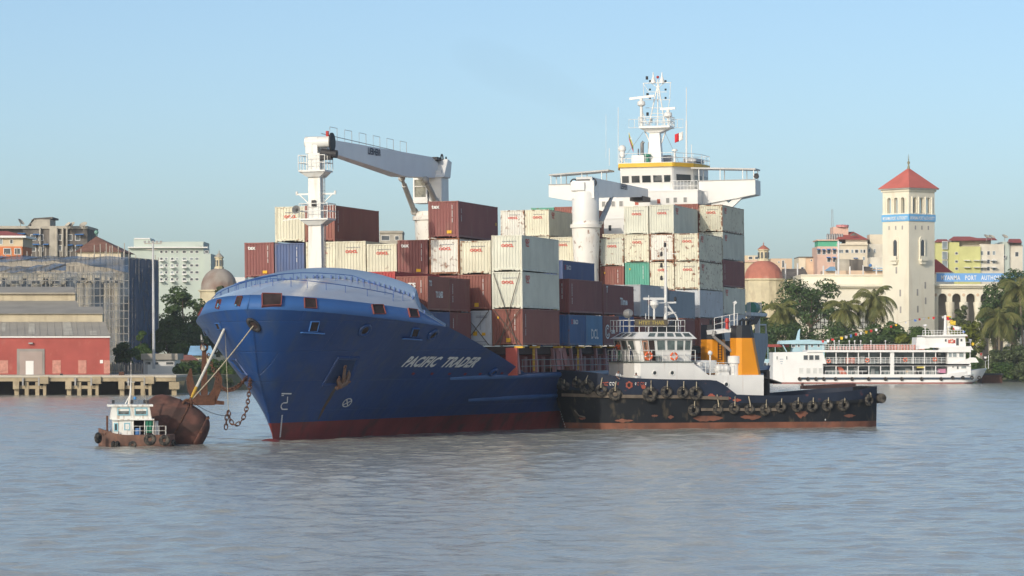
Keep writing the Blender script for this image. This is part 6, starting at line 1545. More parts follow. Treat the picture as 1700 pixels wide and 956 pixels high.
# ---- wharf
DW = 461.0
wharf = thing('wharf', 'concrete wharf on square piles along the left shore', 'wharf')
a, b = at(-40, 633, DW), at(292, 623, DW)
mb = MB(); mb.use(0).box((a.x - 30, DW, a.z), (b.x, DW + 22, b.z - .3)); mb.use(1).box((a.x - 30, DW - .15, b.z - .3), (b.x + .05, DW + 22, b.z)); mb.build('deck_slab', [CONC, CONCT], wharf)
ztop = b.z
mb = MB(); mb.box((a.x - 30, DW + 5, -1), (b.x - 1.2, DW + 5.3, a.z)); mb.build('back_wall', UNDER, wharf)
def pile(px0, px1, ytop, D=DW + .2, d=.7): p, q_ = at(px0, 660, D), at(px1, ytop, D); MB().box((p.x, D, -1), (q_.x, D + d, q_.z)).build('pile', CONC, wharf)
for g in (-64, 24, 111, 199):
    for x0, x1, yt in ((0, 7, 645), (17, 23.5, 634), (34.5, 41, 634), (47.5, 52.5, 637)): pile(g + x0, g + x1, yt)
    for x0, x1, y0, y1, dd in ((-2, 8, 633, 646, -.35), (43, 57, 625, 637, -.5)): p, q_ = at(g + x0, y1, DW), at(g + x1, y0, DW); MB().box((p.x, DW + dd, p.z), (q_.x, DW + .9, q_.z)).build('pile_cap', CONC, wharf)
    p, q_ = at(g + 8, 645.5, DW), at(g + 48, 640, DW); MB().box((p.x, DW + .3, p.z), (q_.x, DW + .75, q_.z)).build('tie_beam', CONC, wharf)
    for x in (14.5, 41): p, q_ = at(g + x, 640, DW), at(g + x, 627, DW); MB().beam((p.x, DW - .3, p.z), (p.x, DW - .3, q_.z), .22).build('fender_post', STEEL, wharf)
pile(285, 293, 640); p, q_ = at(281, 646, DW), at(298, 634, DW); MB().box((p.x, DW - .3, p.z), (q_.x, DW + 1, q_.z)).build('pile_cap', CONC, wharf)
settle(wharf, (at(130, 650, DW).x, DW + 10, 0))
for px, w_, h_ in ((202, 9, 6), (102, 4, 3)): p = at(px, 622, DW + 1); tag(MB().box((p.x - w_ * .04, DW + .6, ztop), (p.x + w_ * .04, DW + 1.3, ztop + h_ * .08)).build('bollard', RUST if w_ > 5 else DARK), 'rust-brown bollard block on the wharf edge, above the workboat' if w_ > 5 else 'small dark bollard on the wharf edge before the red warehouse', 'bollard')
# ---- red warehouse with stepped grey roofs
D = 474.0
wh_ = thing('warehouse', 'red brick waterfront warehouse with stepped grey sheet roofs', 'warehouse')
BRICK = mat('red_brick_wall', (.37, .085, .07), .85, var=.16, vs=.35, dirt=(.45, .22, .16), da=.4, ds=(.5, .5, .3), dt=.6); BRICKP = mat('pale_brick_infill', (.50, .24, .19), .85, var=.2, vs=2)
SHEET = mat('grey_roof_sheet', (.34, .32, .28), .8, var=.12, vs=.3, dirt=(.36, .34, .30), da=.6, ds=(.35, .1, .1), dt=.52); CLER = mat('cream_clerestory', (.48, .42, .30), .8, var=.12, dirt=(.3, .24, .16), da=.5)
mb = MB(); a, b = at(-120, 622.5, D), at(182, 560, D); mb.ext([V((a.x, D, a.z)), V((b.x, D, a.z)), V((b.x - 3, D + 16, a.z)), V((a.x, D + 16, a.z))], (0, 0, b.z - a.z)); mb.build('wall', BRICK, wh_)
mb = MB(); a, b = at(-140, 560.5, D - .25), at(183, 558, D - .25); mb.box((a.x, D - .25, a.z), (b.x, D + .3, b.z)); mb.build('eaves_gutter', CLEANW, wh_)
def slope(mb, xl, xr0, xr1, y0, y1, D0, D1): mb.face(at(xl, y0, D0), at(xr0, y0, D0), at(xr1, y1, D1), at(xl, y1, D1))
mb = MB(); slope(mb, -160, 183, 174, 558, 534, D - .3, D + 7); mb.face(at(183, 558, D - .3), at(176, 560, D + 16), at(174, 534, D + 7)); slope(mb, -160, 172, 170, 521, 509, D + 6.6, D + 13); mb.build('roof', SHEET, wh_)
mb = MB(); a, b = at(-160, 536, D + 7), at(170, 520, D + 7); mb.box((a.x, D + 7, a.z), (b.x, D + 9, b.z)); mb.build('clerestory_wall', CLER, wh_)
mb = MB(); slope(mb, -160, 131, 127, 509.5, 499, D + 13, D + 18); slope(mb, -160, 127, 122, 488, 476, D + 17.5, D + 24); mb.build('rear_roof', SHEET, wh_)
mb = MB(); a, b = at(-160, 500, D + 18), at(125, 486, D + 18); mb.box((a.x, D + 18, a.z), (b.x, D + 20, b.z)); mb.build('rear_clerestory_wall', CLER, wh_)
mb = MB(); a, b = at(28, 622.5, D - .1), at(74, 579, D - .1); mb.box((a.x, D - .12, a.z), (b.x, D + .05, b.z)); mb.build('door_frame', mat('weathered_grey', (.28, .26, .24), .8), wh_)
mb = MB(); a, b = at(33, 622.5, D), at(70.5, 583.5, D); mb.box((a.x, D - .16, a.z), (b.x, D, b.z)); gd = mb.build('sliding_door', mat('taupe_door', (.36, .29, .26), .7, var=.06), wh_)
mb = MB(); a, b = at(43, 622, D), at(56, 599, D); mb.box((a.x, D - .2, a.z), (b.x, D - .1, b.z)); mb.build('wicket_door', CLEANW, gd)
for x0, x1 in ((-8, 13.5), (87, 101), (130, 143.5), (172.5, 182.5)):
    mb = MB(); a, b = at(x0, 620, D), at(x1, 598, D); mb.box((a.x, D - .04, a.z), (b.x, D + .02, b.z)); mb.build('bricked_window', BRICKP, wh_)
mb = MB(); a, b = at(48, 571, D), at(55, 568.5, D); mb.box((a.x, D - .5, a.z), (b.x, D, b.z)); mb.build('wall_lamp', STEEL, wh_)
mb = MB(); a, b = at(166, 603, D), at(171, 597.5, D); mb.box((a.x, D - .06, a.z), (b.x, D, b.z)); mb.build('notice_plate', CLEANW, wh_)
for x0, x1, xr0, xr1, t0, t1 in ((47, 58, 48, 58, .15, .85), (106, 122, 104, 117, 0.02, .98), (150, 162, 146, 157, .05, .35), (2, 9, 4, 10, .3, .9)):
    P_ = lambda xa, xb, t: at(xa + (xb - xa) * t, 558 - 24 * t, D - .3 + 7.3 * t) + V((0, -.03, .04))
    onto_ = MB().face(P_(x0, xr0, t0), P_(x1, xr1, t0), P_(x1, xr1, t1), P_(x0, xr0, t1)).build('roof_patch', mat('pale_roof_sheet', (.46, .44, .38), .8), wh_)
for k in range(19): x = -60 + k * 12.6; MB().beam(at(x, 558, D - .3) + V((0, -.02, .03)), at(x * .985 + (-1 if x > 100 else 0), 534.4, D + 7) + V((0, -.02, .03)), .07, .05).build('roof_seam', SHEET, wh_)
settle(wh_, (at(60, 622, D).x, D, ztop - .1))
# ---- columned building wrapped in scaffolding
D = 545.0
cb = thing('columned_building', 'cream classical building with tall columns, wrapped in scaffolding and blue netting', 'building')
STONE = mat('cream_stone', (.64, .57, .43), .8, var=.12, vs=.4, dirt=(.3, .25, .18), da=.4); DSTONE = mat('dim_stone', (.36, .33, .28), .85, var=.2)
mb = MB(); blk(mb, -140, 205, 462, 604, D + 2.5, 22); blk(mb, -140, 206, 430, 453, D + 1.5, 24); mb.build('wall', DSTONE, cb)
mb = MB(); blk(mb, -140, 128, 453, 462, D - .2, 3); blk(mb, 128, 207, 452, 461, D - 1.2, 4); mb.build('entablature', STONE, cb)
def column(px, y0, y1, DD, r):
    a, b = at(px, y1, DD), at(px, y0, DD); mb = MB(); h = b.z - a.z
    mb.lathe([(r * 1.25, 0), (r * 1.25, .4), (r, .7), (r * .95, h * .4), (r * .84, h - 1.2), (r * 1.0, h - 1.1), (r * .95, h - .9)], 16, a); mb.cbox((b.x, DD, b.z - .2), (r * 2.9, r * 2.4, .35))
    for s in (-1, 1): mb.cyl((b.x + s * r * 1.15, DD - r * 1.1, b.z - .62), (b.x + s * r * 1.15, DD + r, b.z - .62), r * .42, n=10)
    mb.build('column', STONE, cb, smooth=40)
for px in (-10, 26, 60, 95): column(px, 462, 604, D + .8, .9)
for px in (134, 147, 179, 194): column(px, 461, 604, D - .3, .75)
for x0, x1 in ((152, 175), (103, 128), (66, 90), (32, 55), (-2, 20)): 
    c = at((x0 + x1) / 2, 500, D + 2.5); window(cb, (c.x, D + 2.49, c.z), (x1 - x0) * px_m(D) * .7, 7.5, mats=[STONE, FARG])
DKN = mat('blue_netting_dark', (.05, .085, .15), .9, var=.3, vs=.4)
mb = MB(); f0, f1 = at(208, 604, D + 4), at(263, 432, D + 26); mb.ext([V((f0.x, D + 4, 2.5)), V((at(263, 500, D + 24).x, D + 24, 2.5)), V((f0.x, D + 24, 2.5))], (0, 0, f1.z - 2.5)); mb.build('side_wing', DSTONE, cb)
settle(cb, (at(100, 604, D).x, D + 10, 2.6))
roof_ = thing('tower_roof', 'brown pyramid roof with a green ball finial above the scaffolding', 'roof'); apex, e0, e1_ = at(160, 392, D + 12), at(124, 418, D + 4), at(204, 418, D + 4)
mb = MB(); bs = [V((e0.x, D + 4, e0.z)), V((e1_.x, D + 4, e1_.z)), V((e1_.x + .3, D + 20, e1_.z)), V((e0.x + .3, D + 20, e0.z))]; mb.add(bs + [apex], [(0, 1, 4), (1, 2, 4), (2, 3, 4), (3, 0, 4)]); mb.build('roof_slope', mat('brown_tiles', (.24, .12, .085), .85, var=.25, vs=.8, dirt=(.13, .07, .05), da=.7, ds=(1.5, 1, .1), dt=.5), roof_)
mb = MB(); mb.box((e0.x + .4, D + 4.6, at(160, 432, D + 5).z), (e1_.x - .4, D + 19, e0.z + .02)); mb.build('attic', STONE, roof_)
mb = MB(); mb.tube([apex, apex + V((0, 0, .5))], .08, 6); mb.ball(apex + V((0, 0, .65)), .38, 12, 8); mb.build('finial', mat('finial_green', (.15, .3, .25), .5), roof_); settle(roof_, (apex.x, D + 12, at(160, 432, D + 5).z))
sc = thing('scaffolding', 'bamboo scaffolding hung with blue netting around the columned building', 'scaffolding')
BAMB = mat('bamboo_pole', (.46, .42, .36), .8, var=.2)
DS = D - 4.0
zt_ = at(0, 424, DS).z; x0s, x1s = at(-30, 500, DS).x, at(214, 500, DS).x
upm = MB().cyl((0, 0, 0), (0, 0, 1), .075, n=5).mesh('upright', BAMB); N_ = 30
for k in range(N_ + 1):
    t = k / N_; x = x0s + (x1s - x0s) * t; hh = zt_ - 2.6 + RND.uniform(-.2, 1.6); put('upright', upm, sc, M=Matrix.Translation((x + RND.uniform(-.1, .1), DS, 2.6)) @ Matrix.Rotation(RND.uniform(-.006, .006), 4, 'Y') @ Matrix.Diagonal((1, 1, hh, 1)))
for k in range(13):
    x = at(150 + k * 5, 500, DS).x; 
    if k % 2: put('upright', upm, sc, M=Matrix.Translation((x, DS + 1.2, 2.6)) @ Matrix.Diagonal((1, 1, at(0, 412 - RND.uniform(0, 14), DS).z - 2.6, 1)))
for k in range(10):
    t = k / 9; x = at(214, 500, DS).x + (at(263, 500, D + 22).x - at(214, 500, DS).x) * t; y = DS + (D + 22 - DS) * t; put('upright', upm, sc, M=Matrix.Translation((x, y, 2.6)) @ Matrix.Diagonal((1, 1, at(0, 428, y).z - 2.6 + RND.uniform(-.4, .8), 1)))
for k in range(14):
    z = at(0, 428 + k * 12.6, DS).z; mb = MB(); mb.tube([(x0s, DS - .1, z), (x1s, DS - .1, z)], .065, 5); mb.tube([(x1s, DS - .1, z), (at(263, 500, D + 22).x, D + 22, z)], .065, 5); mb.build('ledger', BAMB, sc)
def net(nm, col, al):
    m = bpy.data.materials.new(nm); m.use_nodes = True; nt = m.node_tree; b = nt.nodes['Principled BSDF']; b.inputs['Base Color'].default_value = (*col, 1); b.inputs['Roughness'].default_value = .9
    tc = nt.nodes.new('ShaderNodeTexCoord'); n = nt.nodes.new('ShaderNodeTexNoise'); n.inputs['Scale'].default_value = .35; mr = nt.nodes.new('ShaderNodeMapRange'); mr.inputs[1].default_value = .3; mr.inputs[2].default_value = .7; mr.inputs[3].default_value = al - .22; mr.inputs[4].default_value = min(1, al + .18)
    nt.links.new(tc.outputs['Object'], n.inputs['Vector']); nt.links.new(n.outputs[0], mr.inputs[0]); nt.links.new(mr.outputs[0], b.inputs['Alpha']); return m
NETA, NETB = net('pale_blue_net', (.14, .19, .26), .30), net('deep_blue_net', (.05, .10, .19), .74)
def sheet(pts_top, pts_bot, m, nm='netting', wob=.25):
    mb = MB(); n = 24; rows = []
    for r in range(7):
        row = []
        for k in range(n + 1):
            t = k / n; j = t * (len(pts_top) - 1); i = min(int(j), len(pts_top) - 2); f = j - i
            p = V(pts_top[i]).lerp(V(pts_top[i + 1]), f).lerp(V(pts_bot[i]).lerp(V(pts_bot[i + 1]), f), r / 6); row.append(p + V((0, wob * math.sin(t * 23 + r * 1.3) - .3, .12 * math.sin(t * 31 + r))))
        rows.append(row)
    mb.grid(rows); return mb.build(nm, m, sc, smooth=60)
q_ = lambda px, py, dd=0: at(px, py, DS - .3 + dd)
sheet([q_(-30, 424), q_(60, 425), q_(128, 426), q_(214, 426)], [q_(-30, 436), q_(60, 433), q_(128, 436), q_(214, 452)], NETB)
sheet([q_(-30, 440), q_(40, 443), q_(110, 436)], [q_(-30, 452), q_(40, 452), q_(110, 448)], NETB)
sheet([q_(-30, 452), q_(60, 452), q_(128, 452)], [q_(-30, 480), q_(60, 480), q_(128, 480)], NETA)
sheet([q_(112, 450), q_(170, 450), q_(215, 450)], [q_(112, 604), q_(170, 604), q_(215, 604)], NETA)
sheet([q_(215, 430), at(263, 432, D + 21.5)], [q_(215, 604), at(263, 604, D + 21.5)], NETB)  # side face in shade: the deeper net blue carries that shade
settle(sc, (at(100, 604, DS).x, DS, 2.6))
# ---- generic city blocks
def city(name, label, cat, D, parts, wins=(), depth=14, base_py=600):
    """parts: (name, px0, px1, py0, py1, material, forward, depth)"""
    r = thing(name, label, cat); xs_ = []
    for (nm, x0, x1, y0, y1, m, fw, dp) in parts:
        mb = MB(); blk(mb, x0, x1, y0, y1, D - fw, dp or depth); mb.build(nm, m, r); xs_ += [x0, x1]
    for (px, py, w_, h_, m, *o) in wins: bwin(r, px, py, w_, h_, D - (o[0] if o else 0), m)
    return settle(r, (at((min(xs_) + max(xs_)) / 2, 600, D).x, D + depth / 2, 2.7))
SOOT = mat('sooty_concrete', (.15, .135, .12), .9, var=.3, vs=.25, dirt=(.07, .065, .06), da=.7, ds=(.4, .4, .12), dt=.45); SOOTL = mat('pale_concrete', (.42, .39, .33), .9, var=.2); AWN = mat('blue_awning', (.07, .23, .55), .6); AWNL = mat('pale_blue_roof', (.30, .52, .72), .6)
W_ = []
for x in (55, 68, 90, 100, 116, 129): 
    for y in (394, 412): W_.append((x, y, 7 if x not in (90, 100) else 4, 9, FARG))
ap = city('apartment_block', 'sooty dark apartment block with blue awnings and roof dishes, behind the scaffolding', 'building', 650, [('wall', 38, 145, 379, 604, SOOT, 0, 16), ('stair_tower', 82, 96, 376, 604, SOOTL, .5, 4), ('roof_slab', -30, 145.5, 375, 379.5, SOOTL, .4, 16.6), ('rear_wing', -30, 40, 380, 604, SOOT, -1, 12), ('penthouse', 52, 83, 364, 376, SOOTL, -2, 8)], W_, 16)
def onto(root, mb, name, m, smooth=None):
    o = mb.build(name, m, root, smooth=smooth); o.location = -V(root.location); return o
for x0, x1, y in ((54, 67, 388.5), (124, 138, 388.5), (28, 41, 387), (52, 66, 405), (71, 80, 405), (112, 120, 406), (126, 136, 406.5)):
    a, b = at(x0, y + 1.5, 649), at(x1, y - .8, 649); mb = MB(); mb.ext([V((a.x, 650, b.z)), V((a.x, 648.6, a.z)), V((a.x, 650, a.z))], (b.x - a.x, 0, 0)); onto(ap, mb, 'awning', AWN)
mb = MB(); a, b = at(48, 377, 650), at(87, 360, 650); mb.ext([at(44, 377, 652), at(56, 362, 652), at(87, 360, 652), at(87, 363, 652), at(57, 364.5, 652), at(47, 377, 652)], (0, 9, 0)); onto(ap, mb, 'penthouse_roof', SOOT)
for px, py in ((66.5, 0), (94, 0), (111, 0), (104, 0)): a = at(px, 425, 649.4); b = at(px, 378, 649.4); onto(ap, MB().cyl(a, b, .2, n=6), 'downpipe', SOOTL)
def dish(root, p, r, aim): M_ = V(aim).to_track_quat('Z', 'Y').to_matrix(); mb = MB(); mb.lathe([(.02, 0), (r * .5, r * .08), (r * .85, r * .25), (r, r * .36)], 18, p, M_); mb.lathe([(r, r * .36), (r * .85, r * .22), (r * .5, r * .04), (.02, -.04)], 18, p, M_); mb.tube([p, p - V((0, -.2, r * 1.1))], .07, 5); onto(root, mb, 'satellite_dish', SOOTL, 50)
for px, py, r, aim in ((34, 369.5, .8, (.6, -.2, .6)), (113, 374, .7, (-.6, -.5, .8)), (120, 373.5, .7, (-.5, -.5, .8)), (139, 374, .8, (-.3, -.6, .9))): dish(ap, at(px, py, 648), r, aim)
OCH = mat('cream_render', (.62, .52, .36), .8, var=.08); ORR = mat('orange_render', (.62, .20, .07), .8, var=.08); TILE = mat('red_roof_tiles', (.42, .11, .09), .75, var=.12, vs=.5)
oh = city('house', 'orange and cream house with a red hipped roof at the left edge', 'house', 600, [('wall', -60, 38, 394, 409, OCH, 0, 12), ('lower_wall', -60, 37, 409, 604, ORR, .2, 12), ('eaves', -60, 43, 391, 394.5, CLEANW, .8, 14)], [(19, 401, 4, 6, FARG), (1, 401, 6, 8, PALEG), (12, 417, 11, 9, FARG, .2), (29, 417, 9, 9, FARG, .2)], 12)
mb = MB(); a = at(-60, 391, 599.2); b = at(42, 391, 599.2); c = at(-60, 384, 606); d = at(12, 383.5, 606); mb.face(a, b, d, c); mb.face(b, at(42, 391, 613), d); onto(oh, mb, 'roof', TILE)
MINT = mat('pale_mint_render', (.50, .57, .52), .8, var=.06, vs=.2); W_ = []
for y in (406.5,): W_ += [(x, y, w_, 3.2, FARG) for x, w_ in ((272, 4.5), (281, 3), (288.5, 4.5), (304, 7), (316, 2.5), (325, 5))]
for y in (418, 429.5, 440.5, 452, 463.5): W_ += [(x, y, w_, 3.6, FARG if (x + int(y)) % 3 else PALEG) for x, w_ in ((268, 4), (276, 3.5), (286, 4), (294, 2.5), (306, 5.5), (318, 4.5), (327, 5), (343, 5))]
mt = city('apartment_block', 'pale mint apartment block with a blue roof, left of the ship', 'building', 735, [('wall', 213, 338, 411, 604, MINT, 0, 14), ('upper_wall', 246, 338, 401, 411.5, MINT, .2, 13.8), ('side_wing', 338, 350, 421, 604, MINT, 1.5, 12), ('stair_tower', 222, 250, 396, 411, MINT, -1, 9), ('parapet', 324, 337.5, 403, 408, MINT, .4, 6), ('tank', 223, 249, 395, 397, CLEANW, -.8, 9)], W_, 14)
mb = MB(); a, b = at(245, 404, 735.5), at(330, 404, 735.5); mb.face(a, b, at(312, 401.5, 744), at(250, 400.2, 744)); mb.build('blue_roof', AWNL, mt).location = -V(mt.location)
mb = MB(); blk(mb, 212, 345, 409.5, 411.5, 733.8, 2); onto(mt, mb, 'cornice', CLEANW)
for y in (431.5, 443, 454.5, 466): 
    for x in (286, 306, 268): mb = MB(); blk(mb, x - 4, x + 4, y, y + 1.8, 733.6, 1.2); onto(mt, mb, 'balcony', CLEANW)
# domes
def dome(label, px, y_base, y_spring, y_top, rpx, D, m, drum, lant_w, y_lant, y_tip):
    r = thing('domed_church', label, 'church'); c = at(px, y_spring, D); k = px_m(D); R_ = rpx * k; h = (y_spring - y_top) * k; y = D + R_
    mb = MB(); n = 16; prof = [(R_ * math.cos(a), h * math.sin(a) ** .92 if a else 0) for a in [rad(t) for t in (0, 15, 30, 45, 58, 70, 80)]]; mb.lathe(prof, n, V((c.x, y, c.z)), None, .2); mb.build('dome', m, r, smooth=20)
    mb = MB(); zb_ = at(px, y_base, D).z; mb.lathe([(R_ * 1.04, zb_ - c.z), (R_ * 1.04, -.35), (R_ * 1.12, -.3), (R_ * 1.12, .02), (R_ * .9, .06)], n, V((c.x, y, c.z)), None, .2); mb.build('drum', drum, r)
    zl = at(px, y_lant, D).z; zt2 = at(px, y_top, D).z; lw = lant_w * k / 2; mb = MB(); mb.lathe([(lw * 1.25, zt2 - .3 - c.z), (lw * 1.2, zt2 + .2 - c.z), (lw, zt2 + .25 - c.z), (lw, zl - c.z), (lw * 1.25, zl + .1 - c.z), (lw * 1.25, zl + .25 - c.z)], 8, V((c.x, y, c.z))); ln = mb.build('lantern', drum, r)
    ztp = at(px, y_tip, D).z; hh = ztp - zl; mb = MB(); mb.lathe([(lw * 1.2, .25), (lw * .9, hh * .3), (lw * .3, hh * .55), (.1, hh * .6), (.08, hh * .7), (.16, hh * .78), (.03, hh * .85), (.03, hh)], 8, V((c.x, y, zl))); mb.build('cupola', m if 'grey' not in label else SOOTL, r, smooth=30)
    for q in range(8): a = q * math.pi / 4 + .39; p = V((c.x + lw * 1.0 * math.cos(a), y + lw * math.sin(a), (zl + zt2) / 2)); mb = MB(); mb.beam(p - V((0, 0, (zl - zt2) * .3)), p + V((0, 0, (zl - zt2) * .32)), lw * .35, .12); mb.build('lantern_window', FARG, ln)
    return settle(r, (c.x, y, zb_)), c, R_, y
DG = mat('weathered_dome', (.34, .30, .26), .8, var=.12, dirt=(.22, .13, .10), da=.8, ds=(.12, .12, .12), dt=.45); DR = mat('pink_red_dome', (.46, .17, .12), .8, var=.12, dirt=(.55, .42, .36), da=.5, ds=(.25, .25, .25), dt=.58); CRM = mat('church_cream', (.62, .55, .38), .8, var=.12, dirt=(.35, .27, .18), da=.5, ds=(.4, .4, .2))
dome('grey-brown church dome with a white lantern, behind trees left of the bow', 361, 530, 481, 444, 31, 640, DG, CRM, 13, 428, 413)
rd, c, R_, y_ = dome('pink-red church dome with a small lantern, right of the container stacks', 1270, 560, 462, 431, 32, 700, DR, CRM, 17, 415, 400)
# lamp mast, low houses and fence behind the wharf
lp = thing('lamp_mast', 'very tall pale floodlight mast behind the wharf', 'lamp post'); D = 500; a, b = at(255.5, 612, D), at(254, 402, D)
mb = MB(); mb.tube([a, a.lerp(b, .55), b], [.24, .2, .13], 10); mb.build('pole', mat('pole_grey', (.52, .53, .54), .5), lp, smooth=50)
mb = MB(); mb.beam(b + V((-1.3, 0, -.2)), b + V((1.3, 0, -.2)), .12); mb.beam(b + V((-.9, 0, -1.1)), b + V((.6, 0, -1.1)), .1); mb.build('crossarm', BAMB, lp)
for k in (-1.2, -.6, 0, .6, 1.2): MB().cbox(b + V((k, -.15, .05)), (.35, .3, .3)).build('floodlight', STEEL, lp)
settle(lp, a)
lh = city('low_building', 'low white building with dark window strip behind the wharf end', 'building', 505, [('wall', 238, 291, 597, 626, CLEANW, 0, 8), ('roof_band', 234, 295, 587, 597, SOOTL, .6, 9)], [(246, 603, 8, 4, FARG), (258, 603, 10, 4, FARG), (282, 603, 12, 4, FARG)], 8)
fe = thing('fence', 'grey paling fence behind the wharf, right of the warehouse', 'fence'); D = 490
for k in range(20): a, b = at(186 + k * 3.0, 624, D), at(187.6 + k * 3.0, 601 + (k % 3) * .8, D); MB().box((a.x, D, a.z), (b.x, D + .12, b.z)).build('paling', mat('weathered_paling', (.30, .29, .28), .8), fe)
mb = MB(); a, b = at(186, 622, D), at(246, 620.5, D); mb.box((a.x, D + .12, a.z), (b.x, D + .2, b.z)); mb.build('rail', STEEL, fe); settle(fe, (at(215, 622, D).x, D, 2.6))
bh = city('house', 'small house with a pale blue sheet roof among the trees below the bow', 'house', 540, [('wall', 317, 352, 588, 612, CRM, 0, 7)], [], 7)
mb = MB(); a0, a1 = at(311, 590, 539.2), at(356, 590, 539.2); b0_, b1_ = at(316, 574, 543.5), at(350, 574, 543.5); mb.face(a0, a1, b1_, b0_); mb.face(b0_, b1_, at(356, 590, 548), at(311, 590, 548)); onto(bh, mb, 'roof', AWNL)
mb = MB(); mb.face(at(313.5, 588, 540), at(317, 577, 543.4), at(320, 588, 540)); onto(bh, mb, 'gable', CLEANW)
rh = city('house', 'low house with a rust-red roof in front of the blue roofed one', 'house', 532, [('wall', 297, 330, 596, 612, CRM, 0, 5)], [], 5)
mb = MB(); mb.face(at(290, 598, 531), at(330, 598, 531), at(318, 589, 535), at(302, 589, 535)); mb.face(at(330, 598, 531), at(330, 598, 537), at(318, 589, 535)); onto(rh, mb, 'roof', mat('rust_red_roof', (.30, .12, .09), .8))
city('concrete_building', 'unfinished grey concrete building seen between the forward containers and crane', 'building', 700, [('wall', 630, 668, 384, 604, SOOTL, 0, 12), ('parapet', 630, 668.5, 383, 386.5, SOOTL, .3, 12.6)], [(640, 395, 13, 7, FARG), (659, 395, 6, 6, FARG)], 12)
city('white_building', 'white gabled building far behind the trees left of the bow', 'building', 700, [('wall', 380, 407, 460, 604, CLEANW, 0, 8)], [], 8)
# ---- right side city
PINK = mat('pink_render', (.68, .47, .38), .8, var=.06); CREAMR = mat('cream_wall', (.70, .63, .50), .8, var=.06, dirt=(.5, .42, .32), da=.35, ds=(.25, .25, .06)); WHB = mat('off_white_wall', (.72, .68, .58), .8, var=.06, dirt=(.5, .43, .34), da=.4, ds=(.25, .25, .06), dt=.52); PEACH = mat('peach_wall', (.66, .50, .36), .8, var=.08)
city('building', 'yellowish building with a slanting roof line behind the red dome at left', 'building', 760, [('wall', 1228, 1262, 424, 604, OCH, 0, 10), ('band', 1228, 1264, 432, 435, PINK, .3, 10)], [(1246, 428, 6, 4, FARG), (1256, 428, 5, 4, FARG)], 10)
city('building', 'small peach building with one dark window right of the red dome', 'building', 760, [('wall', 1280, 1315, 429, 604, PEACH, 0, 10)], [(1300, 438, 3, 11, FARG), (1293, 435, 2, 2, FARG)], 10)
gb = city('shed', 'long grey roofed shed between the red dome and the big tree', 'shed', 730, [('wall', 1298, 1342, 462, 604, CRM, 0, 10)], [], 10)
mb = MB(); mb.face(at(1296, 463, 729.5), at(1345, 463, 729.5), at(1336, 446, 737), at(1298, 446, 737)); onto(gb, mb, 'roof', SOOT)
city('building', 'blank two-tone cream building left of the pink hotel', 'building', 740, [('wall', 1337, 1371, 427, 604, PEACH, 0, 12), ('side_wall', 1326, 1337.5, 426, 604, CREAMR, .2, 12), ('roof_edge', 1326, 1371, 426, 427.5, SOOT, .4, 12)], [(1347, 432, 2, 2.5, FARG), (1332, 445, 4, 3, FARG, .2)], 12)
W_ = [(x, y, 5, 7, FARG) for x, y in ((1359.5, 418), (1368, 418.5), (1376, 417.5), (1385.5, 418), (1376, 431), (1385.5, 431))] + [(x, 417, w_, 5, PALEG if i % 2 else FARG, .3) for i, (x, w_) in enumerate(((1394, 3), (1398, 3), (1406, 5), (1415, 3), (1422, 5), (1430, 3), (1435, 3)))] + [(1443, 416, 3, 5, PALEG, -3), (1452, 416, 2, 5, PALEG, -3), (1434, 429, 3, 5, PALEG, .3)]
ht = city('hotel', 'pink and cream hotel with a red hipped roof and rooftop tanks, left of the tower', 'hotel', 730, [('wall', 1357, 1391, 409, 604, PINK, 0, 13), ('cream_wing', 1390.5, 1440, 406, 604, CREAMR, .3, 13), ('rear_wing', 1439, 1474, 405, 604, WHB, -3, 12), ('parapet', 1390, 1441, 404, 407, CREAMR, .6, 13.6), ('green_screen', 1358, 1390, 399, 409, mat('green_screen', (.10, .42, .27), .7), -.5, 8), ('screen_frame', 1356, 1392, 397.5, 399.5, PINK, 0, 10), ('roof_room', 1404, 1440, 397, 406, WHB, -2, 9), ('stair_tower', 1383, 1408.5, 376.5, 400, PINK, -4, 7), ('rooftop_cabin', 1444, 1468, 389, 405, CREAMR, -4, 6)], W_, 13)
for x, y, w_ in ((1359.5, 413.5, 5), (1368, 414, 5), (1376, 413.5, 6), (1385.5, 413.5, 6), (1376, 427, 6), (1385.5, 427, 6), (1421, 428, 7)): a, b = at(x - w_ / 2, y + 1, 729), at(x + w_ / 2, y - 1, 729); onto(ht, MB().ext([V((a.x, 730, b.z)), V((a.x, 728.9, a.z)), V((a.x, 730, a.z))], (b.x - a.x, 0, 0)), 'awning', AWN)
for k in range(7): c = at(1374 + k * 4, 393, 733); onto(ht, MB().lathe([(.24, -.75), (.26, .5), (.1, .7), (.01, .72)], 10, c), 'water_tank', STEEL, 40)
mb = MB(); e = [at(1388, 397.5, 731), at(1442, 397.5, 731), at(1442, 397.5, 742), at(1388, 397.5, 742)]; r0_, r1_ = at(1396, 385, 736), at(1417, 384.5, 736); mb.add(e + [r0_, r1_], [(0, 1, 5, 4), (1, 2, 5), (2, 3, 4, 5), (3, 0, 4)]); onto(ht, mb, 'roof', TILE)
mb = MB(); mb.face(at(1409, 391.5, 732.2), at(1424, 391.5, 732.2), at(1417, 386, 732.2)); mb.v = [(x, y - .9, z) for x, y, z in mb.v]; onto(ht, mb, 'dormer', SOOT)
sg = MB(); text_mb(sg, 'HOTEL', frame_m(at(1398, 374.5, 733.5), (1, 0, 0), (0, 0, 1)), .55, 1, bold=.02); 
mb = MB(); c = at(1398.5, 374.5, 734.5); mb.lathe([(1.4, -.35), (1.4, .15), (.001, .25)], 14, c); onto(ht, mb, 'roof_tank', mat('pink_tank', (.6, .25, .25), .6))
am_ = thing('radio_mast', 'thin lattice radio mast behind the pink stair tower', 'mast'); D = 760; mb = MB(); a, b = at(1383, 400, D), at(1381.5, 347, D)
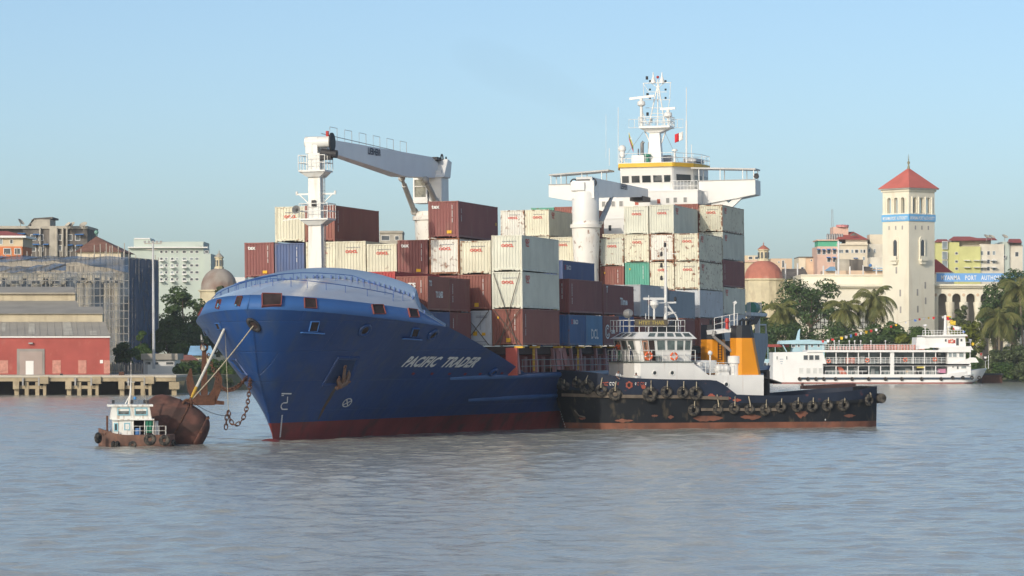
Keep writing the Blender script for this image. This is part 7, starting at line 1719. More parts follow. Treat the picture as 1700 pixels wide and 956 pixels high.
for s in (-.35, .35): mb.tube([a + V((s, 0, -8)), b + V((s * .4, 0, 0))], .05, 4)
for k in range(14): t = k / 14; p = (a + V((0, 0, -8))).lerp(b, t); mb.beam(p + V((-.33 * (1 - .6 * t), 0, 0)), p + V((.33 * (1 - .6 * t), 0, .6)), .04)
mb.build('lattice', mat('mast_grey', (.35, .37, .4), .6), am_); settle(am_, V((a.x, D, 2.7)))
lr = city('low_houses', 'row of low peach walls with patched blue and grey roofs in front of the hotel', 'building', 712, [('wall', 1368, 1450, 449, 604, PEACH, 0, 8), ('grey_block', 1390, 1412, 430, 452, SOOTL, -1.5, 5), ('grey_wing', 1411, 1433, 431, 452, SOOT, -1, 5), ('white_block', 1445, 1474, 427, 446, WHB, -2, 6), ('front_wall', 1448, 1474, 446, 604, PEACH, .2, 8)], [], 8)
for x0, x1, xa, xb, m in ((1368, 1388, 1378, 1386, AWNL), (1434, 1450, 1434, 1448, SOOT), (1448, 1474, 1450, 1474, AWNL)): onto(lr, MB().face(at(x0, 449.5, 711), at(x1, 449.5, 711), at(xb, 442.5, 715), at(xa, 442.5, 715)), 'roof', m)
onto(lr, MB().ball(at(1445, 440.5, 710), .35), 'water_tank', AWN)
for i, px in enumerate((1304, 1324, 1367, 1388, 1392, 1411, 1433, 1455)):
    a, b = at(px, 470, 708), at(px, (437, 437, 441, 449, 400, 442, 440, 441)[i], 708); o = MB().cyl((a.x, 708, 2.6), b, .16 if px != 1392 else .22, n=6).build('flagpole', mat('pole_white', (.7, .7, .7), .5)); tag(o, ['white pole farthest left, beside the red dome', 'white pole over the grey shed roof', 'white pole in front of the pink wall edge', 'white pole at the left end of the peach walls', 'tallest grey pole rising before the hotel', 'white pole before the sooty grey block', 'white pole left of the blue roof tank', 'white pole nearest the tower, on its left'][i], 'pole', 'poles behind the port building')
YEL = mat('lime_yellow_render', (.60, .60, .26), .8, var=.06); W_ = [(x, y, 4, 7 if y < 420 else 3.5, FARG) for x in (1588, 1598.5, 1608, 1619) for y in (420.5, 434, 446)] + [(x, y, 4, 6, FARG if (x + y) % 2 else PALEG) for x in (1630, 1641, 1650) for y in (420, 434, 446)] + [(1688, 422, 5, 7, FARG, -1), (1668, 426, 3, 4, FARG)] + [(1568.5, y, 8, 12, PALEG, .5) for y in (407, 424, 439)]
yb = city('apartment_block', 'lime yellow and white apartment block with red roofs right of the tower', 'building', 745, [('wall', 1592, 1628, 409, 604, YEL, .5, 13), ('left_wall', 1553, 1592.5, 402, 604, YEL, 0, 13), ('white_wing', 1627, 1667, 405, 604, WHB, 0, 13), ('mint_wing', 1665, 1676, 401, 604, MINT, -.5, 12), ('right_wing', 1675.5, 1698, 407, 604, WHB, -1, 12), ('attic', 1580, 1645, 399, 410, SOOTL, -1.5, 8), ('right_attic', 1676, 1696, 402, 408, SOOTL, -2, 8)], W_, 13)
for x0, x1, xa, xb, y0, y1 in ((1573, 1645, 1583, 1610, 399.5, 392.5), (1608, 1656, 1608, 1652, 399, 395), (1672, 1697, 1675, 1694, 403, 396.5), (1550, 1575, 1556, 1572, 402, 397)): onto(yb, MB().face(at(x0, y0, 744.5), at(x1, y0, 744.5), at(xb, y1, 751), at(xa, y1, 751)), 'roof', TILE)
for px, py in ((1638, 393.5), (1646, 394), (1668, 393.5)): dish(yb, at(px, py, 743), .75, (.3, -.4, .8))
for x in (1606, 1622, 1634, 1650): 
    for y in (431.5, 443): mb = MB(); blk(mb, x - 5, x + 5, y, y + 1.2, 743.6, 1.2); onto(yb, mb, 'balcony', CLEANW)
# ---- the port authority building with its tower
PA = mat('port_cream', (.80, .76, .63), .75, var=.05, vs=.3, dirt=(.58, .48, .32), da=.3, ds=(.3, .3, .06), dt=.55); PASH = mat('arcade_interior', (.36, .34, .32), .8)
D = 690.0
pb = thing('port_building', 'long cream port authority building with arcade, cornice and blue sign', 'building')
mb = MB(); blk(mb, 1330, 1482, 470, 604, D + 1, 26); blk(mb, 1330, 1478, 456, 472, D + 4, 20); mb.build('left_wing', PA, pb)
mb = MB(); blk(mb, 1372, 1492, 471.5, 475.5, D, 27); mb.build('cornice', PA, pb)
for k in range(36):
    mb = MB(); blk(mb, 1374 + k * 3.2, 1375.6 + k * 3.2, 475.5, 478, D + .3, 1); mb.build('bracket', PA, pb)
mb = MB(); blk(mb, 1330, 1472, 455.5, 457.5, D + 3.7, 20); mb.build('parapet_coping', PA, pb)
# arcade: piers, arches cut as real openings, set-back wall
zt_ = at(0, 478, D).z; zi = at(0, 503, D).z; zb = 2.7
def arcade(x0, x1, centers, wpx):
    mb = MB(); k = px_m(D); cur = at(x0, 500, D).x; top = zt_
    for c in centers:
        cx_ = at(c, 500, D).x; r = wpx * k / 2; z_s = at(0, 487 + wpx / 2, D).z
        mb.box((cur, D, zb), (cx_ - r, D + 1.0, top)); n = 10; arc = [(cx_ - r * math.cos(math.pi * i / n), z_s + r * math.sin(math.pi * i / n)) for i in range(n + 1)]
        for i in range(n):
            (xa, za), (xb, zb_) = arc[i], arc[i + 1]; mb.face((xa, D, za), (xb, D, zb_), (xb, D, top), (xa, D, top)); mb.face((xa, D, za), (xa, D + 1, za), (xb, D + 1, zb_), (xb, D, zb_))
        cur = cx_ + r
    e = at(x1, 500, D).x; mb.box((cur, D, zb), (e, D + 1.0, top)); return mb
AC = (1565, 1588, 1611.5, 1635, 1659, 1682); arcade(1540, 1740, AC, 14.5).build('arcade_wall', PA, pb)
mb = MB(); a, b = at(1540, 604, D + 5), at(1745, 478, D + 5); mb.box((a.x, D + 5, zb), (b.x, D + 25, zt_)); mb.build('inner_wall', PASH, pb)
for c in AC:
    a = at(c + 11.7, 510, D); mb = MB(); mb.lathe([(.75, zi - 2.0 - zi), (.95, -.1), (.95, .15), (.8, .2)], 12, V((a.x, D - .2, zi))); mb.lathe([(.62, zb - zi), (.62, -1.0), (.75, -.1)], 12, V((a.x, D - .2, zi))); mb.build('half_column', PA, pb, smooth=40)
    p = at(c - 11.7, 489.5, D); MB().cyl((p.x, D - .06, p.z), (p.x, D + .02, p.z), .32, n=14).build('medallion', PEACH, pb)
mb = MB(); blk(mb, 1536, 1750, 471.5, 474.5, D - 1.0, 27); blk(mb, 1537, 1750, 474.5, 478, D - .4, 27); mb.build('arcade_cornice', PA, pb)
for k in range(56): mb = MB(); blk(mb, 1538 + k * 3.2, 1539.6 + k * 3.2, 475, 477.6, D - .75, .5); mb.build('bracket', PA, pb)
sgn = MB(); blk(sgn, 1555, 1700, 453.5, 467.5, D + 1.5, .4); sg_ = sgn.build('sign_board', mat('sign_blue', (.16, .38, .74), .5, var=.04), pb)
mb = MB(); p = at(1562, 464.5, D + 1.44); text_mb(mb, 'MYANMA   PORT   AUTHORITY', frame_m(p, (1, 0, 0), (0, 0, 1)), 1.32, .64, bold=.03, spacing=1.18, align='LEFT'); mb.build('sign_lettering', mat('sign_white', (.8, .8, .8), .5), sg_)
for cx_, w_, y0, y1 in ((1362, 26, 504, 545), (1478, 24, 515, 560), (1440, 30, 504, 545)):
    mb = MB(); blk(mb, cx_ - w_ / 2, cx_ + w_ / 2, y0, y1, D + .92, .2); wn = mb.build('tall_window', mat('milky_glass', (.55, .56, .52), .4), pb)
    for k in range(5): mb = MB(); x = cx_ - w_ / 2 + w_ * k / 4; blk(mb, x - .5, x + .5, y0, y1, D + .8, .2); mb.build('mullion', DARK, wn)
    for k in range(5): mb = MB(); y = y0 + (y1 - y0) * k / 4; blk(mb, cx_ - w_ / 2, cx_ + w_ / 2, y - .4, y + .4, D + .78, .2); mb.build('transom', DARK, wn)
p = at(1468, 493, D + 1); mb = MB(); mb.torus((p.x, D + .95, p.z), .75, .12, (0, 1, 0), 20, 6); mb.cyl((p.x, D + .9, p.z), (p.x, D + 1, p.z), .7, n=20); mb.build('round_window', PA, pb)
settle(pb, (at(1560, 604, D).x, D + 12, 2.7))
rg = city('gabled_hall', 'dark red gabled roof between the tower and the yellow block', 'building', 705, [('wall', 1554, 1584, 452, 604, PA, 0, 10)], [], 10)
onto(rg, MB().ext([at(1540, 455, 706), at(1584, 453.5, 706), at(1554, 430, 706)], (0, 10, 0)), 'roof', mat('dark_red_roof', (.34, .06, .06), .7))
# tower, set at an angle so that two faces show
D = 682.0
tw = thing('tower', 'cream campanile tower with red pyramid roof and blue lettered band', 'tower')
ca = at(1509, 500, D); side = 7.55; alpha = rad(39)
ex, ey = V((math.cos(alpha), math.sin(alpha), 0)), V((-math.sin(alpha), math.cos(alpha), 0))     # right face runs along ex, left face along ey
ex = V((math.cos(rad(39)), math.sin(rad(39)), 0)); ey = V((-math.sin(rad(39)), math.cos(rad(39)), 0))
cc = V((ca.x, D, 0)) + ex * side / 2 + ey * side / 2
Z = lambda py: at(0, py, D).z
def trng(o, z0, z1): return [cc + ex * (sx_ * (side / 2 + o)) + ey * (sy_ * (side / 2 + o)) + V((0, 0, z0)) for sx_, sy_ in ((-1, -1), (1, -1), (1, 1), (-1, 1))], z1 - z0
def ring_box(name, o, py0, py1, m, parent=tw): r_, h = trng(o, Z(py1), Z(py0)); return MB().ext(r_, (0, 0, h)).build(name, m, parent)
ring_box('shaft', 0, 366, 604, PA)
ring_box('string_course', .12, 353, 355.5, PA)
TBL = mat('tower_band_blue', (.16, .45, .78), .5, var=.04); bd = ring_box('sign_band', .16, 355, 366.5, TBL)
for fx, fo in ((ex, -ey), (-ey, -ex)):
    o = cc + fo * (side / 2 + .185) + V((0, 0, Z(364))); mb = MB(); text_mb(mb, 'MYANMA PORT AUTHORITY', frame_m(o, fx, (0, 0, 1)), .98, .56, bold=.02); mb.build('band_lettering', MATS['sign_white'], bd)
# belfry with arched openings through each wall
def belfry():
    mb = MB(); z0, z1 = Z(355), Z(315); zs = Z(331); t = .8
    for f, o_ in ((ex, -ey), (ey, ex), (-ex, ey), (-ey, -ex)):
        base = cc + o_ * (side / 2); xs_ = -side / 2
        for c_ in (-1.95, 0, 1.95):
            r = .52; P = lambda x, z, d=0: base + f * x - o_ * d + V((0, 0, z))
            mb.add([P(xs_, z0), P(c_ - r, z0), P(c_ - r, z1), P(xs_, z1)], [(0, 1, 2, 3)]); mb.add([P(c_ - r, z0), P(c_ - r, z0, t), P(c_ - r, zs, t), P(c_ - r, zs)], [(0, 1, 2, 3)]); mb.add([P(c_ + r, z0), P(c_ + r, z0, t), P(c_ + r, zs, t), P(c_ + r, zs)], [(0, 1, 2, 3)])
            n = 8; arc = [(c_ - r * math.cos(math.pi * i / n), zs + r * math.sin(math.pi * i / n)) for i in range(n + 1)]
            for i in range(n):
                (xa, za), (xb, zb_) = arc[i], arc[i + 1]; mb.add([P(xa, za), P(xb, zb_), P(xb, z1), P(xa, z1)], [(0, 1, 2, 3)]); mb.add([P(xa, za), P(xa, za, t), P(xb, zb_, t), P(xb, zb_)], [(0, 1, 2, 3)])
            xs_ = c_ + r
        mb.add([P(xs_, z0), P(side / 2, z0), P(side / 2, z1), P(xs_, z1)], [(0, 1, 2, 3)])
    return mb.build('belfry', PA, tw)
bf = belfry()
for f, o_ in ((ex, -ey), (-ey, -ex)):
    for c_ in (-2.9, -.98, .98, 2.9): p = cc + o_ * (side / 2 + .08) + f * c_; MB().cyl(p + V((0, 0, Z(355))), p + V((0, 0, Z(326))), .16, n=8).build('colonnette', PA, bf)
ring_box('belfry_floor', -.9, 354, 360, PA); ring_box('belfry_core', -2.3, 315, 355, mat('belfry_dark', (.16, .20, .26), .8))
ring_box('upper_cornice', .25, 313.5, 317, PA); ring_box('eaves', .62, 311.3, 313.4, mat('eaves_grey', (.42, .40, .37), .8))
r_, h = trng(.72, Z(311.4), Z(311.4)); ap_ = cc + V((0, 0, Z(276))); mb = MB(); mb.add(r_ + [ap_], [(0, 1, 4), (1, 2, 4), (2, 3, 4), (3, 0, 4), (3, 2, 1, 0)]); mb.build('roof', mat('tower_roof_red', (.56, .15, .12), .7, var=.1, vs=.4), tw)
mb = MB(); mb.lathe([(.3, -.3), (.22, .3), (.1, .6), (.25, .9), (.3, 1.1), (.1, 1.4), (.05, 1.6), (.18, 1.75), (.05, 1.9), (.03, 2.8)], 10, ap_); mb.beam(ap_ + V((-.35, 0, 2.2)), ap_ + V((.35, 0, 2.2)), .05); mb.build('finial', mat('finial_bronze', (.25, .24, .15), .5), tw, smooth=50)
for f, o_ in ((ex, -ey), (-ey, -ex)):
    B_ = cc + o_ * (side / 2); W2 = lambda x, z, d: B_ + f * x + o_ * d + V((0, 0, z))
    for c_ in (-1.9, 0, 1.9):
        MB().ext([W2(c_ - .18, Z(380.5), .03), W2(c_ + .18, Z(380.5), .03), W2(c_ + .18, Z(374), .03), W2(c_ - .18, Z(374), .03)], -o_ * .1).build('slit', PASH, tw)
    mb = MB(); z0, z1 = Z(430), Z(403); mb.use(0)
    mb.ext([W2(-.95, z0, .0), W2(.95, z0, .0), W2(.95, z0 - .3, .0), W2(-.95, z0 - .3, .0)], o_ * .9); mb.ext([W2(-.95, z0 + .7, .75), W2(.95, z0 + .7, .75), W2(.95, z0, .75), W2(-.95, z0, .75)], o_ * .12)
    mb.ext([W2(-.6, z0 - 1.0, 0), W2(.6, z0 - 1.0, 0), W2(.9, z0 - .3, 0), W2(-.9, z0 - .3, 0)], o_ * .6)
    for s in (-1, 1): mb.cyl(W2(s * .72, z0, .15), W2(s * .72, z1 + .4, .15), .16, n=8)
    mb.ext([W2(-.9, z1 + .4, 0)] + [W2(.9 * -math.cos(math.pi * i / 10), z1 + .4 + .95 * math.sin(math.pi * i / 10), 0) for i in range(1, 10)] + [W2(.9, z1 + .4, 0)], o_ * .22)
    bc_ = mb.build('balcony_window', PA, tw); mb = MB(); mb.ext([W2(-.38, z0, .05), W2(.38, z0, .05)] + [W2(.38 * math.cos(math.pi * i / 8), z1 + .3 + .4 * math.sin(math.pi * i / 8), .05) for i in range(0, 9)], -o_ * .1); mb.v = [tuple(V(p) + o_ * .2) for p in mb.v]; mb.build('window_opening', FARG, bc_)
for f, o_, lst in ((ex, -ey, ((-1.3, 485), (-1.2, 513), (1.0, 473), (1.1, 499))), (-ey, -ex, ((1.3, 486), (1.4, 514), (.2, 448)))):
    for x, py in lst: p = cc + o_ * (side / 2) + f * x; MB().ext([p + f * s * .22 + o_ * .03 + V((0, 0, Z(py + dz))) for s, dz in ((-1, 5.5), (1, 5.5), (1, -5.5), (-1, -5.5))], -o_ * .1).build('slit', PASH, tw)
settle(tw, V((cc.x, cc.y, 2.7)))
# ------------------------------------------------------------------ ferry and boats at the far bank
D = 606.0; FD = 9.0
ferry = thing('ferry', 'long white three-deck passenger ferry moored along the right bank', 'ferry')
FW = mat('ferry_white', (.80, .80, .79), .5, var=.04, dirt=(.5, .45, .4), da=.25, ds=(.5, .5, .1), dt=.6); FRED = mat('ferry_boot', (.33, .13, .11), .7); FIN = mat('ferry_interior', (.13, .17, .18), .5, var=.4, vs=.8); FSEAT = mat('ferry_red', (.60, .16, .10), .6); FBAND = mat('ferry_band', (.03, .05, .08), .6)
q_ = lambda px, py, dd=0.0: at(px, py, D + dd)
hx = [(1283, 0), (1300, .0), (1340, 0), (1560, 0), (1600, 0.0), (1622, .22), (1636, .55), (1645, 1)]
def fh(px, py, k): p = q_(px, py); return V((p.x, D + FD / 2 - FD / 2 * (1 - k), p.z)), V((p.x, D + FD / 2 + FD / 2 * (1 - k), p.z))
mb = MB(); rows = []
for px, k in hx:
    yt = 622 if px < 1560 else 622 - (px - 1560) / 85 * 11; back = max(0, (px - 1600)) * .62
    pts = [(px - back, 640), (px - back * .92, 637), (px - back * .8, 634.5), (px - back * .35, 628), (px, yt)]
    L_ = [fh(x, y, k) for x, y in pts]; rows.append([a for a, b in L_] + [b for a, b in L_[::-1]])
mb.grid(rows); n = len(rows[0])
for i, f in enumerate(mb.f): mb.m[i] = 1 if (i % (n - 1)) in (0, 1, n - 3, n - 2) else 0
mb.face(*rows[0])
fhull = mb.build('hull', [FW, FRED], ferry, smooth=40)
mb = MB(); blk(mb, 1283.5, 1612, 621.4, 622.2, D + .05, FD - .1); mb.build('main_deck', FW, ferry)
mb = MB(); mb.face(q_(1612, 622, .2), q_(1612, 622, FD), q_(1640, 613, FD * .6), q_(1640, 613, FD * .4)); mb.build('fore_deck', mat('mint_deck', (.35, .55, .50), .7), ferry)
mb = MB(); blk(mb, 1326, 1612, 626.5, 630, D - .12, .3); mb.build('fender_band', FBAND, fhull)
# stern block and solid side panels
mb = MB(); a = [q_(1283, 622), q_(1283.5, 585), q_(1366, 583.5), q_(1371, 600), q_(1372, 604.5), q_(1366, 607), q_(1367, 622)]; mb.ext(a, (0, FD, 0)); sb = mb.build('stern_house', FW, ferry)
for x in (1337.5, 1347, 1356.5): bwin(sb, x, 593.5, 7, 7.5, D, FARG)
for x in (1330, 1342, 1353, 1362.5): bwin(sb, x, 615.5, 6, 8.5, D, mat('ferry_shutter', (.62, .63, .62), .6))
for x in (1290, 1306): bwin(sb, x, 594, 1.4, 5, D, FARG)
for k, (w_, y) in enumerate(((6, 595.5), (5, 599.5), (3, 603))): mb = MB(); blk(mb, 1297.5 - w_ / 2, 1297.5 + w_ / 2, y, y + 1.4, D - .03, .04); mb.build('worn_lettering', mat('faint_blue_grey', (.45, .5, .55), .6), sb)
mb = MB(); blk(mb, 1366, 1612, 604, 607.6, D, FD); mb.ext([q_(1366, 604), q_(1580, 604), q_(1610, 594), q_(1620, 594), q_(1625, 601.5), q_(1612, 602), q_(1608, 607), q_(1366, 607)], (0, .25, 0)); md = mb.build('middle_deck', FW, ferry)
mb = MB(); blk(mb, 1340, 1612, 581, 584.5, D - .3, FD + .6); mb.ext([q_(1560, 581, -.3), q_(1560, 577, -.3), q_(1612, 574.5, -.3), q_(1616, 581, -.3)], (0, FD + .6, 0)); ud = mb.build('upper_deck', FW, ferry)
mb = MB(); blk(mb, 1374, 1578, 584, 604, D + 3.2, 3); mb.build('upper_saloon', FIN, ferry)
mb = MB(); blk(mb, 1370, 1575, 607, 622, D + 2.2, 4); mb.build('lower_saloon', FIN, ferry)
for y0, y1, dd in ((586, 603.5, 2.6), (609, 621.5, 1.8)):
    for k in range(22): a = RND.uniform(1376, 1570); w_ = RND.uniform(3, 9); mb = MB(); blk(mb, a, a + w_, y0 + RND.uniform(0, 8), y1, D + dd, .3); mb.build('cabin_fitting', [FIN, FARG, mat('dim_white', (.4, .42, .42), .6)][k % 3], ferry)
for px in (1388, 1407, 1425, 1442.5, 1462, 1516, 1535, 1553.5): mb = MB(); blk(mb, px - .7, px + .7, 584, 622, D + .02, .25); mb.build('deck_pillar', FW, ferry)
mb = MB(); blk(mb, 1478, 1484.5, 583, 622.2, D - .02, .6); mb.build('broad_pillar', FW, ferry)
for y0, y1, x0, x1 in ((593.5, 603.5, 1371, 1572), (615.5, 621, 1370, 1440), (615.5, 621, 1463, 1560)):
    mb = MB()
    for k in range(4 if y0 < 600 else 2): y = y0 + (y1 - y0) * k / 3.5; mb.tube([q_(x0, y, .1), q_(x1, y, .1)], .04, 4)
    for k in range(int((x1 - x0) / 6.2)): mb.beam(q_(x0 + 6.2 * k, y0, .1), q_(x0 + 6.2 * k, y1, .1), .06)
    mb.build('railing', FW, ferry)
mb = MB(); mb.ext([q_(1395, 621.5, 1), q_(1407, 621.5, 1), q_(1397, 609, 1), q_(1390, 609, 1)], (0, 1.0, 0)); mb.build('red_staircase', FSEAT, ferry)
mb = MB(); blk(mb, 1405, 1419, 594, 603, D + 1.2, .8); mb.build('red_locker', FSEAT, ferry)
mb = MB(); blk(mb, 1522, 1535, 604.5, 611, D + .3, .15); mb.build('yellow_board', mat('pale_yellow', (.62, .52, .12), .6), ferry)
mb = MB(); blk(mb, 1504, 1508, 615, 618, D + .2, .1); mb.build('small_yellow_board', YMARK, ferry)
mb = MB(); blk(mb, 1557, 1570, 612, 619, D + 1.2, .7); mb.build('pink_bundle', mat('pink_cloth', (.55, .25, .38), .8), ferry)
mb = MB(); blk(mb, 1573, 1612, 607, 622, D + .3, FD - .6); fh_ = mb.build('fore_cabin', FW, ferry)
mb = MB(); blk(mb, 1573, 1603, 584, 604, D + .3, FD - .6); fu = mb.build('fore_upper_cabin', FW, ferry)
for x, y, w_, h_, par in ((1577.5, 589, 5, 7, fu), (1585, 589, 6, 7, fu), (1596, 589, 7, 7, fu), (1582, 608, 2, 4, fh_), (1590, 609, 3, 7, fh_), (1600, 608, 8, 7, fh_)): bwin(par, x, y, w_, h_, D + .3, FARG if w_ < 5 else PALEG)
# top deck: seats, railings, bridge house, mast
a = q_(1366, 581)
for k in range(20): x = 1434 + k * 5.1; mb = MB(); mb.box(q_(x, 580.5, 1.0), q_(x + 3.4, 572.5, 1.6)); mb.build('seat_back', FSEAT if k % 4 != 3 else mat('seat_rose', (.6, .3, .25), .6), ud)
for k in range(11): x = 1378 + k * 5.1; mb = MB(); mb.box(q_(x, 580.5, 2.0), q_(x + 2.6, 574.5, 2.6)); mb.build('seat_back', MATS['seat_rose'], ud)
mb = MB()
for y in (572, 575, 578): mb.tube([q_(1366, y, .1), q_(1524, y - .5, .1)], .035, 4)
for k in range(32): mb.beam(q_(1366 + 5 * k, 581, .1), q_(1366 + 5 * k, 572, .1), .06)
mb.build('top_railing', FW, ud)
for x in (1385, 1393, 1410, 1419, 1429, 1446, 1470): mb = MB(); mb.tube([q_(x, 580, .6), q_(x, 566.5, .6)], .06, 5); mb.ball(q_(x, 566, .6), .16, 8, 6); mb.build('deck_lamp', FW, ud)
mb = MB(); mb.ext([q_(1537, 577, 1), q_(1537, 558.5, 1), q_(1602, 558, 1), q_(1604, 577, 1)], (0, 7, 0)); bh_ = mb.build('bridge_house', FW, ferry)
mb = MB(); mb.ext([q_(1521, 580, .9), q_(1522, 560, .9), q_(1536, 559.5, .9), q_(1544, 578, .9)], (0, 7.2, 0)); mb.build('stair_house', FW, ferry)
mb = MB(); mb.ext([q_(1531, 558.5, .4), q_(1531, 556.5, .4), q_(1604, 554.5, .4), q_(1607, 558, .4)], (0, 8, 0)); mb.build('bridge_roof', FW, bh_)
for x, y, w_, h_ in ((1570, 565, 3, 4), (1589.5, 567.5, 4.5, 12), (1596, 564.5, 3, 4)): bwin(bh_, x, y, w_, h_, D + 1, FARG)
for x in (1575.5, 1584.5): mb = MB(); blk(mb, x - 1.3, x + 1.3, 564, 569.5, D + .9, .1); mb.build('red_panel', REDP, bh_)
mb = MB()
for y in (548.5, 552.5): mb.tube([q_(1532, y, .6), q_(1599, y - .5, .6)], .04, 4)
for k in range(15): mb.beam(q_(1532 + 4.8 * k, 556.5, .6), q_(1532 + 4.8 * k, 548.3, .6), .07)
mb.build('bridge_railing', FW, bh_)
mb = MB(); mb.tube([q_(1569.3, 557, 3), q_(1569.5, 523, 3)], [.32, .2], 8); mb.build('mast', FW, bh_)
for x, y in ((1536, 540), (1575.5, 543)): mb = MB(); mb.tube([q_(x, 556, 2), q_(x, y, 2)], .07, 5); mb.ball(q_(x, y, 2), .25, 8, 6, (1.6, 1, .7)); mb.build('searchlight', FW, bh_)
mb = MB(); mb.ball(q_(1590, 545.5, 3), .5, 10, 8, (1.3, 1, .8)); mb.build('liferaft', FW, bh_)
mb = MB(); mb.tube([q_(1604, 577, .3), q_(1611, 577, .3), q_(1611, 568, .3), q_(1604, 568, .3)], .04, 4); mb.tube([q_(1609, 594, .3), q_(1619, 594, .3)], .05, 4); mb.beam(q_(1610.5, 595, .3), q_(1610.5, 580, .3), .12); mb.build('wing_railing', FW, ferry)
mb = MB(); mb.tube([q_(1641, 612, 4.5), q_(1641, 589, 4.5)], .06, 5); mb.tube([q_(1636, 613, 4.5), q_(1636, 599, 4.5), q_(1641, 599, 4.5)], .04, 5); mb.build('jack_staff', FW, ferry)
settle(ferry, (q_(1450, 637).x, D + FD / 2, 0))
FT = (1327.5, 1341, 1354.5, 1367.5, 1387, 1414.5, 1442, 1470, 1497, 1530, 1562.5, 1581.5, 1598.5, 1613.5, 1625.5)
W15 = ('first', 'second', 'third', 'fourth', 'fifth', 'sixth', 'seventh', 'eighth', 'ninth', 'tenth', 'eleventh', 'twelfth', 'thirteenth', 'fourteenth', 'last')
for i, px in enumerate(FT): tyre(f'{W15[i]} small tyre from the stern along the ferry dark rubbing band', q_(px, 629 + (-2.0 if px > 1580 else 0), -.25 if px < 1608 else (.3 if px < 1620 else 1.4)), .34, (0, -1, 0), 'tyres along the ferry')
for px, py, lb in ((1376, 599.5, 'lifebuoy on the ferry upper deck railing nearest the stern'), (1440, 598, 'lifebuoy on the ferry upper deck railing amidships left of the broad pillar'), (1503, 597, 'lifebuoy on the ferry railing just right of the broad pillar'), (1552, 596.5, 'lifebuoy on the ferry railing farthest right on the upper deck'), (1580, 566, 'lifebuoy between red panels on the ferry bridge house')): lifebuoy(lb, q_(px, py, -.1 if px != 1580 else .8), .40, (0, -1, 0), 'lifebuoys on the ferry')
# bunting
bunt = thing('bunting', 'string of red white and yellow pennants over the ferry from stern to mast to bow', 'bunting', q_(1569, 524, 3))
path = [(1345, 566), (1370, 564), (1400, 558), (1425, 551), (1450, 546), (1475, 541), (1500, 534), (1530, 527), (1569, 524), (1590, 540), (1607, 561), (1625, 584), (1638, 596)]
P_ = [q_(x, y, 3) for x, y in path]; L0 = V(bunt.location); MB().tube([p - L0 for p in P_], .025, 4).build('line', ROPE, bunt)
PC = [cloth('pennant_red', (.6, .03, .03)), cloth('pennant_white', (.75, .75, .75)), cloth('pennant_yellow', (.75, .5, .03)), cloth('pennant_blue', (.1, .2, .5))]
cnt = 0
for a, b in zip(P_, P_[1:]):
    m = int((b - a).length / .8)
    for k in range(m):
        p = a.lerp(b, (k + .3) / m) - L0; w_ = RND.uniform(.35, .6); h_ = RND.uniform(.35, .62); tw_ = RND.uniform(-.35, .35)
        if RND.random() < .22: continue
        mb = MB(); mb.face(p, p + V((w_, tw_, -.05)), p + V((w_ * .8, tw_ * 1.4, -h_)), p + V((w_ * .1, .1, -h_ * .9))); o = mb.build('pennant', PC[(0, 1, 0, 2, 1, 3, 0, 1, 2)[cnt % 9]], bunt); cnt += 1
        sf = o.modifiers.new('cloth', 'SOLIDIFY'); sf.thickness = .01
for i, (px, py, cols) in enumerate(((1572, 524, ('yellow', 'green', 'red')), (1580, 532, ('yellow',)), (1585, 541, ('white', 'red')))):
    cs = {'yellow': (.72, .5, .04), 'green': (.05, .3, .12), 'red': (.6, .03, .04), 'white': (.75, .75, .73)}
    o = flag(['yellow green and red flag at the ferry mast top', 'plain yellow flag under the ferry mast top', 'white and red flag above the ferry bridge house'][i], q_(px - 3, py - 1, 3), 1.1, .8, [(c, cs[c]) for c in cols], 1.0, .2); o['group'] = 'flags on the ferry'
# pale blue boat behind the ferry's stern
cbt = thing('passenger_boat', 'pale blue wooden passenger boat behind the ferry stern', 'boat'); DB = 622.0; PB = mat('boat_pale_blue', (.42, .62, .70), .6, var=.06); k_ = lambda px, py, dd=0: at(px, py, DB + dd)
mb = MB(); mb.ext([k_(1255, 636), k_(1262, 604), k_(1266, 604), k_(1268, 596), k_(1370, 596), k_(1372, 636)], (0, 6, 0)); mb.build('hull', PB, cbt)
mb = MB(); mb.ext([k_(1313, 600), k_(1318, 572), k_(1369, 571.5), k_(1369, 600)], (0, 5, 0)); ch = mb.build('wheelhouse', PB, cbt)
mb = MB(); mb.ext([k_(1294, 571, -.6), k_(1296, 565.5, -.6), k_(1344, 563.5, -.6), k_(1373, 566.5, -.6), k_(1373, 571, -.6)], (0, 6.4, 0)); mb.build('roof', PB, ch)
for x, y, w_, h_ in ((1317, 574, 5, 4), (1326, 573.5, 3, 4), (1339, 577, 4, 10), (1348, 573.5, 3, 4), (1359, 573.5, 3, 4)): bwin(ch, x, y, w_, h_, DB, FARG)
mb = MB(); mb.ext([k_(1321, 566, 2), k_(1325, 549, 2), k_(1328.5, 545.5, 2), k_(1328, 552, 2), k_(1327.5, 566, 2)], (0, .6, 0)); mb.build('curved_post', PB, ch)
mb = MB(); mb.tube([k_(1299, 571), k_(1306, 584)], .12, 6); mb.build('brace', PB, ch); 
mb = MB(); blk(mb, 1262, 1310, 571.5, 576, DB + 1, 3); mb.build('red_canopy', mat('dull_red_canopy', (.30, .06, .05), .7), cbt)
for x in (1263, 1275, 1287): MB().beam(k_(x, 600, 1.1), k_(x, 573, 1.1), .1).build('canopy_post', PB, cbt)
for x in (1270, 1277, 1284): bwin(cbt, x, 606, 4, 7, DB - .5, FARG)
settle(cbt, (k_(1310, 636).x, DB + 3, 0))
